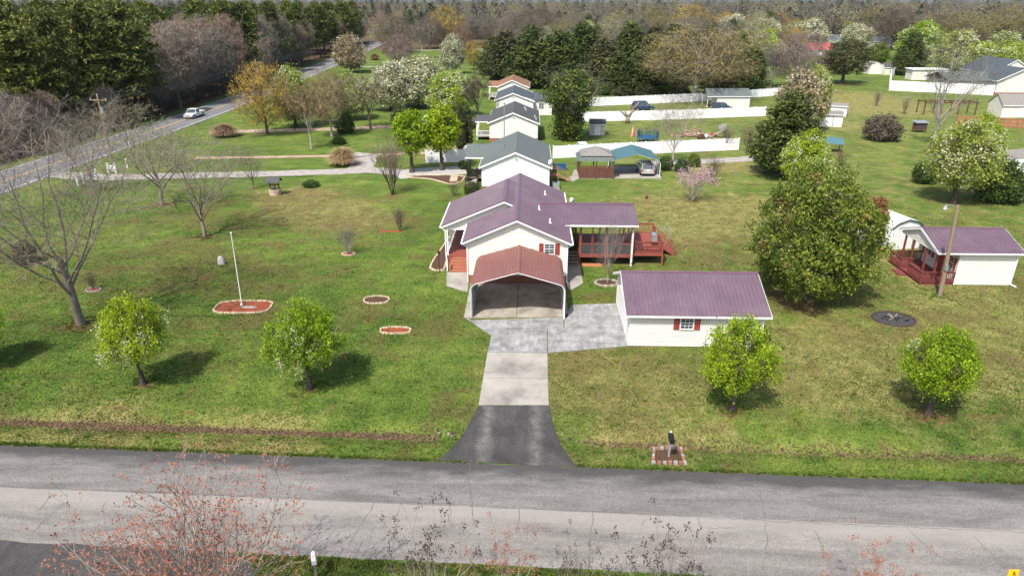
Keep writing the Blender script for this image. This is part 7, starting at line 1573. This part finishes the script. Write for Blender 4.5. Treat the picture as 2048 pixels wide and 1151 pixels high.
t = thing('mailbox', 'white mailbox on a wooden post at the bottom edge of the picture', 'mailbox', G(634, 1163), .35); MB().box(-.05, .05, -.05, .05, 0, 1.05).build('post', GREYWOOD, t); o = curved_box(.2, .52, .26).build('box', W_VINYL, t, bevel=.01); o.location = (0, .12, 1.06); MB().box(-.095, .095, -.155, -.142, 1.07, 1.3).build('door', W_VINYL, t); MB().box(.102, .115, .1, .25, 1.2, 1.3).build('flag', SHUT, t)
q = AtY(2027, 1140, 19.6); t = thing('yellow_sign', 'yellow marker sign with black symbol at the bottom right corner', 'sign', (q.x, 19.6, 0)); MB().box(-.03, .03, -.02, .02, 0, q.z - .15).build('post', GALV, t); sg = MB().box(-.19, .19, -.035, -.022, q.z - .42, q.z + .08).build('panel', YELLOW, t)
for a_, b_ in (((-.02, .0), (.06, -.07)), ((.06, -.07), (.05, -.14)), ((.05, -.14), (.11, -.20)), ((.0, -.06), (.02, -.2))): MB().bar((a_[0], -.0375, q.z + a_[1]), (b_[0], -.0375, q.z + b_[1]), .03, .004, up=(0, 1, 0)).build('symbol_stroke', BLACK, sg)
t = thing('garden_lamp', 'slim black garden lamp post at the porch bed corner', 'lamp post', G(879, 545)); MB().cyl((0, 0, 0), (0, 0, 1.75), .035, .03, 8).build('post', BLACK, t); MB().lathe([(.08, 1.75), (.11, 1.95), (.13, 1.97), (.02, 2.08)], (0, 0, 0), 8).build('lantern', BLACK, t)
# culvert stones by the apron
for bx, by, lb in ((905, 866, 'loose rubble stones at the left culvert end of the driveway'), (1132, 876, 'loose rubble stones at the right culvert end of the driveway')):
    t = thing('rubble_pile', lb, 'stones', G(bx, by)); rr = random.Random(bx)
    me = MB().lathe([(.6, 0), (1, .4), (.8, .85), (.3, 1)], (0, 0, 0), 7)
    mes = [me.mesh('stone', mt) for mt in (ASH, MULCH_B, BARK)]
    for i in range(15): o = link('stone', mes[i % 3], t); s = rr.uniform(.05, .11); o.scale = (s * 1.3, s, s * .8); o.rotation_euler = (rr.random() * .5, rr.random() * .5, rr.random() * 6); o.location = (rr.gauss(0, .45), rr.gauss(0, .3), -.08)
# ornamental grass clumps
def grass_kind(seed):
    r = np.random.default_rng(seed); n = 2600; a = r.random(n) * 6.28; tl = r.random(n) ** .8 * 1.15; l = .9 + .7 * r.random(n); b0 = np.stack([.25 * np.cos(a) * r.random(n), .25 * np.sin(a) * r.random(n), np.zeros(n)], -1); V = []
    d = np.stack([np.cos(a) * np.sin(tl), np.sin(a) * np.sin(tl), np.cos(tl)], -1); side = nrm(np.cross(d, np.array([0, 0, 1.]))) * .012; m1 = b0 + d * (l * .65)[:, None]; e = m1 + (d * .6 + np.stack([np.cos(a) * .5, np.sin(a) * .5, -.5 * np.ones(n)], -1)) * (l * .45)[:, None]
    V = np.concatenate([np.stack([b0 - side, b0 + side, m1 + side, m1 - side], 1).reshape(-1, 3), np.stack([m1 - side, m1 + side, e + side * .2, e - side * .2], 1).reshape(-1, 3)]); k_ = Kind(); k_.h = 1.0; k_.w = 2.3; k_.trunk = None
    k_.crown = np_mesh('blades', V, np.arange(len(V)).reshape(-1, 4), L_STRAW, np.tile(r.random(n), 2)); return k_
KG = grass_kind(5)
T(KG, 686, 330, 297, 56, 'straw coloured pampas grass clump beside the gravel drive', L_STRAW, name='pampas_grass', cat='grass clump'); T(KG, 450, 273, 249, 50, 'brownish dry ornamental grass clump near the highway', L_STRAWB, name='dry_grass_clump', cat='grass clump')
T(KG, 772, 106, 96, 18, 'orange dry grass clump by the far highway, upper', L_STRAWB, name='dry_grass_clump', cat='grass clump'); T(KG, 750, 120, 108, 22, 'orange dry grass clump by the far highway, lower', L_STRAWB, name='dry_grass_clump', cat='grass clump')
T(K_BUSH[0], 622, 373, 360, 36, 'low grey green plant clump on the lawn right of the wishing well', L_BUSH, BARK_D, 'low_plant', cat='plant'); T(K_BUSH[1], 678, 288, 274, 30, 'low dark daylily clump beneath the bare row', L_BUSH, BARK_D, 'low_plant', cat='plant')
# play yard: trampoline, stump, wood pile, toys, slide
p = G(1295, 284); t = thing('trampoline', 'blue padded trampoline with safety net behind the long white fence', 'trampoline', p)
for i in range(8):
    a = i * math.pi / 4; MB().cyl((1.75 * math.cos(a), 1.75 * math.sin(a), 0), (1.75 * math.cos(a), 1.75 * math.sin(a), 2.1), .07, .07, 8).build('pole', BLUEPL, t)
MB().lathe([(1.8, .85), (1.8, .93), (1.5, .93), (1.5, .87)], (0, 0, 0), 24).build('pad', BLUEPL, t); MB().cyl((0, 0, .84), (0, 0, .86), 1.5, 1.5, 24).build('mat', BLACK, t)
for i in range(8):
    a0, a1 = i * math.pi / 4, (i + 1) * math.pi / 4
    for k_ in range(5): f = (k_ + 1) / 6; x, y = 1.72 * (math.cos(a0) * (1 - f) + math.cos(a1) * f), 1.72 * (math.sin(a0) * (1 - f) + math.sin(a1) * f); MB().cyl((x, y, .95), (x, y, 2.0), .02, .02, 4).build('net_strand', NET, t)
t = thing('dead_stump', 'forked dead tree stump before the white fence', 'stump', G(1255, 246)); m = MB()
for a, b, r0, r1 in (((0, 0, 0), (0, 0, 1.2), .5, .4), ((0, 0, 1.1), (-1.6, 0, 2.4), .28, .16), ((.1, 0, 1.1), (1.0, .1, 2.6), .3, .2), ((1.0, .1, 2.6), (2.0, .1, 4.0), .2, .12), ((0, 0, 1.0), (-.6, .2, 2.3), .22, .15), ((.9, 0, 2.2), (1.5, -.2, 2.5), .15, .1)): m.cyl(a, b, r0, r1, 9)
m.build('stump', BARK, t, True)
t = thing('log_teepee', 'small pile of leaning split logs beside the trampoline', 'wood pile', G(1266, 272))
for i in range(9): a = i * .7; MB().cyl((.6 * math.cos(a), .6 * math.sin(a), 0), (.12 * math.cos(a), .12 * math.sin(a), 1.5 + .2 * (i % 2)), .14, .1, 7).build('log', STONE if i % 3 == 0 else BROWNWOOD, t)
t = thing('wood_pile', 'long heap of split firewood behind the white fence', 'wood pile', G(1388, 272)); rr = random.Random(4); lm_ = [MB().cyl((-.5, 0, 0), (.5, 0, 0), .13, .11, 7).mesh('log', mt) for mt in (BROWNWOOD, GREYWOOD, STONE, BARK)]
for i in range(80): o = link('log', lm_[i % 4], t); x = rr.gauss(0, 1.7); o.location = (x, rr.gauss(0, .7), .1 + abs(rr.gauss(0, .42)) * math.exp(-(x / 2.4) ** 2)); o.rotation_euler = (rr.gauss(0, .15), rr.gauss(0, .2), rr.gauss(0, .5)); o.scale = (rr.uniform(.8, 1.8), 1, 1)
t = thing('play_slide', 'blue and white plastic slide in the play yard', 'slide', G(1437, 275), -.5); m = MB(); m.bar((-1.1, 0, .2), (.9, 0, 1.4), .55, .08); m.build('chute', PAINT_B, t)
for y in (-.3, .3): MB().bar((-1.1, y, .3), (.9, y, 1.5), .08, .22).build('side_rail', PAINT_S, t)
for y in (-.25, .25): MB().bar((.9, y, 1.4), (1.2, y, 0), .07).build('leg', BLUEPL, t)
t = thing('swing_set', 'green metal swing frame right of the slide', 'swing', G(1462, 270)); GREENP = plain('green_paint', (.03, .22, .12), .5, .1, 4)
for x in (-.9, .9):
    for y in (-.6, .6): MB().cyl((x, y, 0), (x, 0, 1.7), .04, .04, 6).build('leg', GREENP, t)
MB().cyl((-.95, 0, 1.7), (.95, 0, 1.7), .04, .04, 6).build('top_bar', GREENP, t); MB().box(-.3, .3, -.12, .12, .55, .6).build('swing_seat', GREENP, t)
for x in (-.28, .28): MB().cyl((x, 0, .58), (x, 0, 1.7), .012, .012, 4).build('chain', GALV, t)
for i, (bx, by, mt, lb, s_) in enumerate(((1426, 274, SHUT, 'red plastic toy car in the play yard', .5), (1412, 276, W_VINYL, 'white plastic toy box in the play yard', .45), (1402, 278, DARKWOOD, 'dark wooden crate beside the firewood heap', .6), (1445, 262, STONE_G, 'pale playhouse table in the play yard', .8))):
    t = thing('yard_toy', lb, 'toy', G(bx, by), i); MB().box(-s_, s_, -s_ * .7, s_ * .7, .12, s_ * 1.1).build('body', mt, t, bevel=.06); MB().box(-s_ * .7, s_ * .5, -s_ * .5, s_ * .5, s_ * 1.1, s_ * 1.5).build('top', mt, t, bevel=.06)
    for x in (-s_ * .6, s_ * .6):
        for y in (-s_ * .7, s_ * .7): MB().cyl((x, y - .04, .13), (x, y + .04, .13), .13, .13, 8).build('wheel', BLACK, t)
t = thing('back_steps', 'brown wooden back steps of the white sided house', 'steps', (3.4, 89.3, 0))
for i in range(4): MB().box(.2 + i * .35, .55 + i * .35, 0, 1.4, .75 - i * .2 - .05, .75 - i * .2).build('tread', BROWNWOOD, t)
for y in (0, 1.4):
    MB().bar((-.6, y, 1.75), (.2, y, 1.75), .07, .07).build('rail', BROWNWOOD, t); MB().bar((.2, y, 1.75), (1.7, y, .95), .07, .07).build('rail', BROWNWOOD, t)
    for x, z in ((-.6, 1.75), (.2, 1.75), (1.7, .95)): MB().box(x - .05, x + .05, y - .05, y + .05, 0, z).build('post', BROWNWOOD, t)
MB().box(-1.0, .2, 0, 1.4, .75, .8).build('landing', BROWNWOOD, t)
t = thing('blue_bins', 'blue plastic storage bins by the back steps', 'bins', G(1122, 340))
for i in range(3):
    b_ = MB().box(i * .48 - .7, i * .48 - .25, -.25, .25, 0, .85).build('bin', BLUEPL, t, bevel=.03); MB().box(i * .48 - .73, i * .48 - .22, -.28, .28, .852, .9).build('lid', BLUEPL, b_)
p = G(1112, 372); t = thing('heat_pump', 'grey heat pump unit at the right wall of the white sided house', 'heat pump', (3.2, 85.6, 0)); MB().box(-.45, .45, -.45, .45, .05, .95).build('case', GREYMET, t, bevel=.03); MB().lathe([(.38, .955), (.38, .99), (.1, .99)], (0, 0, 0), 16).build('fan_guard', BLACK, t); MB().box(-.55, .55, -.55, .55, 0, .05).build('pad', PAVE, t)
# power line along the highway
def upole(loc, h, label):
    t = thing('power_pole', label, 'utility pole', loc); MB().cyl((0, 0, 0), (0, 0, h), .16, .11, 10).build('pole', POLE, t); MB().box(-1.25, 1.25, -.06, .06, h - .75, h - .6).build('cross_arm', POLE, t)
    for x in (-1.15, 0, 1.15): z = h - .6 if x else h; MB().lathe([(.05, 0), (.08, .08), (.05, .2), (.03, .24)], (x, 0, z), 8).build('insulator', W_VINYL, t)
    MB().cyl((.28, -.1, h - 2.6), (.28, -.1, h - 1.7), .22, .22, 12).build('transformer', GALV, t); return Vector(loc) + Vector((0, 0, h))
PL = []
for i, (y, lb) in enumerate(((45, 'power pole outside the left picture edge by the highway'), (100, 'power pole with cross arm beside the highway behind the bare trees'), (165, 'power pole along the highway past the truck'), (255, 'power pole near the golden tree by the highway'), (345, 'slim power pole by the far highway'))):
    PL.append(upole((float(np.interp(y, HWY, HWX)) + (2.2 if i != 1 else 3.0), y, 0), 9.6, lb))
wires = thing('power_lines', 'thin power lines strung along the highway', 'power lines', PL[0] - Vector((0, 0, 9.6)))
for a, b in zip(PL[:-1], PL[1:]):
    for ox, oz in ((-1.15, -.35), (0, .24), (1.15, -.35)):
        pts = [a.lerp(b, i / 14) + Vector((ox, 0, oz - 1.3 * 4 * (i / 14) * (1 - i / 14))) - wires.location for i in range(15)]; MB().tube(pts, .03, 4).build('wire', BLACK, wires)
# ------------------------------------------------------------------ faint spring haze in the air
hz_m = bpy.data.materials.new('haze'); hz_m.use_nodes = True; _n = hz_m.node_tree
_n.nodes.remove(_n.nodes['Principled BSDF']); pv = _n.nodes.new('ShaderNodeVolumePrincipled'); pv.inputs['Density'].default_value = 0.000035; pv.inputs['Color'].default_value = (0.86, 0.90, 0.95, 1); pv.inputs['Anisotropy'].default_value = 0.2
_n.links.new(pv.outputs[0], _n.nodes['Material Output'].inputs['Volume'])
hzo = MB().box(-3150, 3150, -110, 4800, -1.6, 60).build('haze', hz_m); hzo['kind'] = 'stuff'; hzo['label'] = 'faint pale haze in the air over the whole place'; hzo['category'] = 'haze'
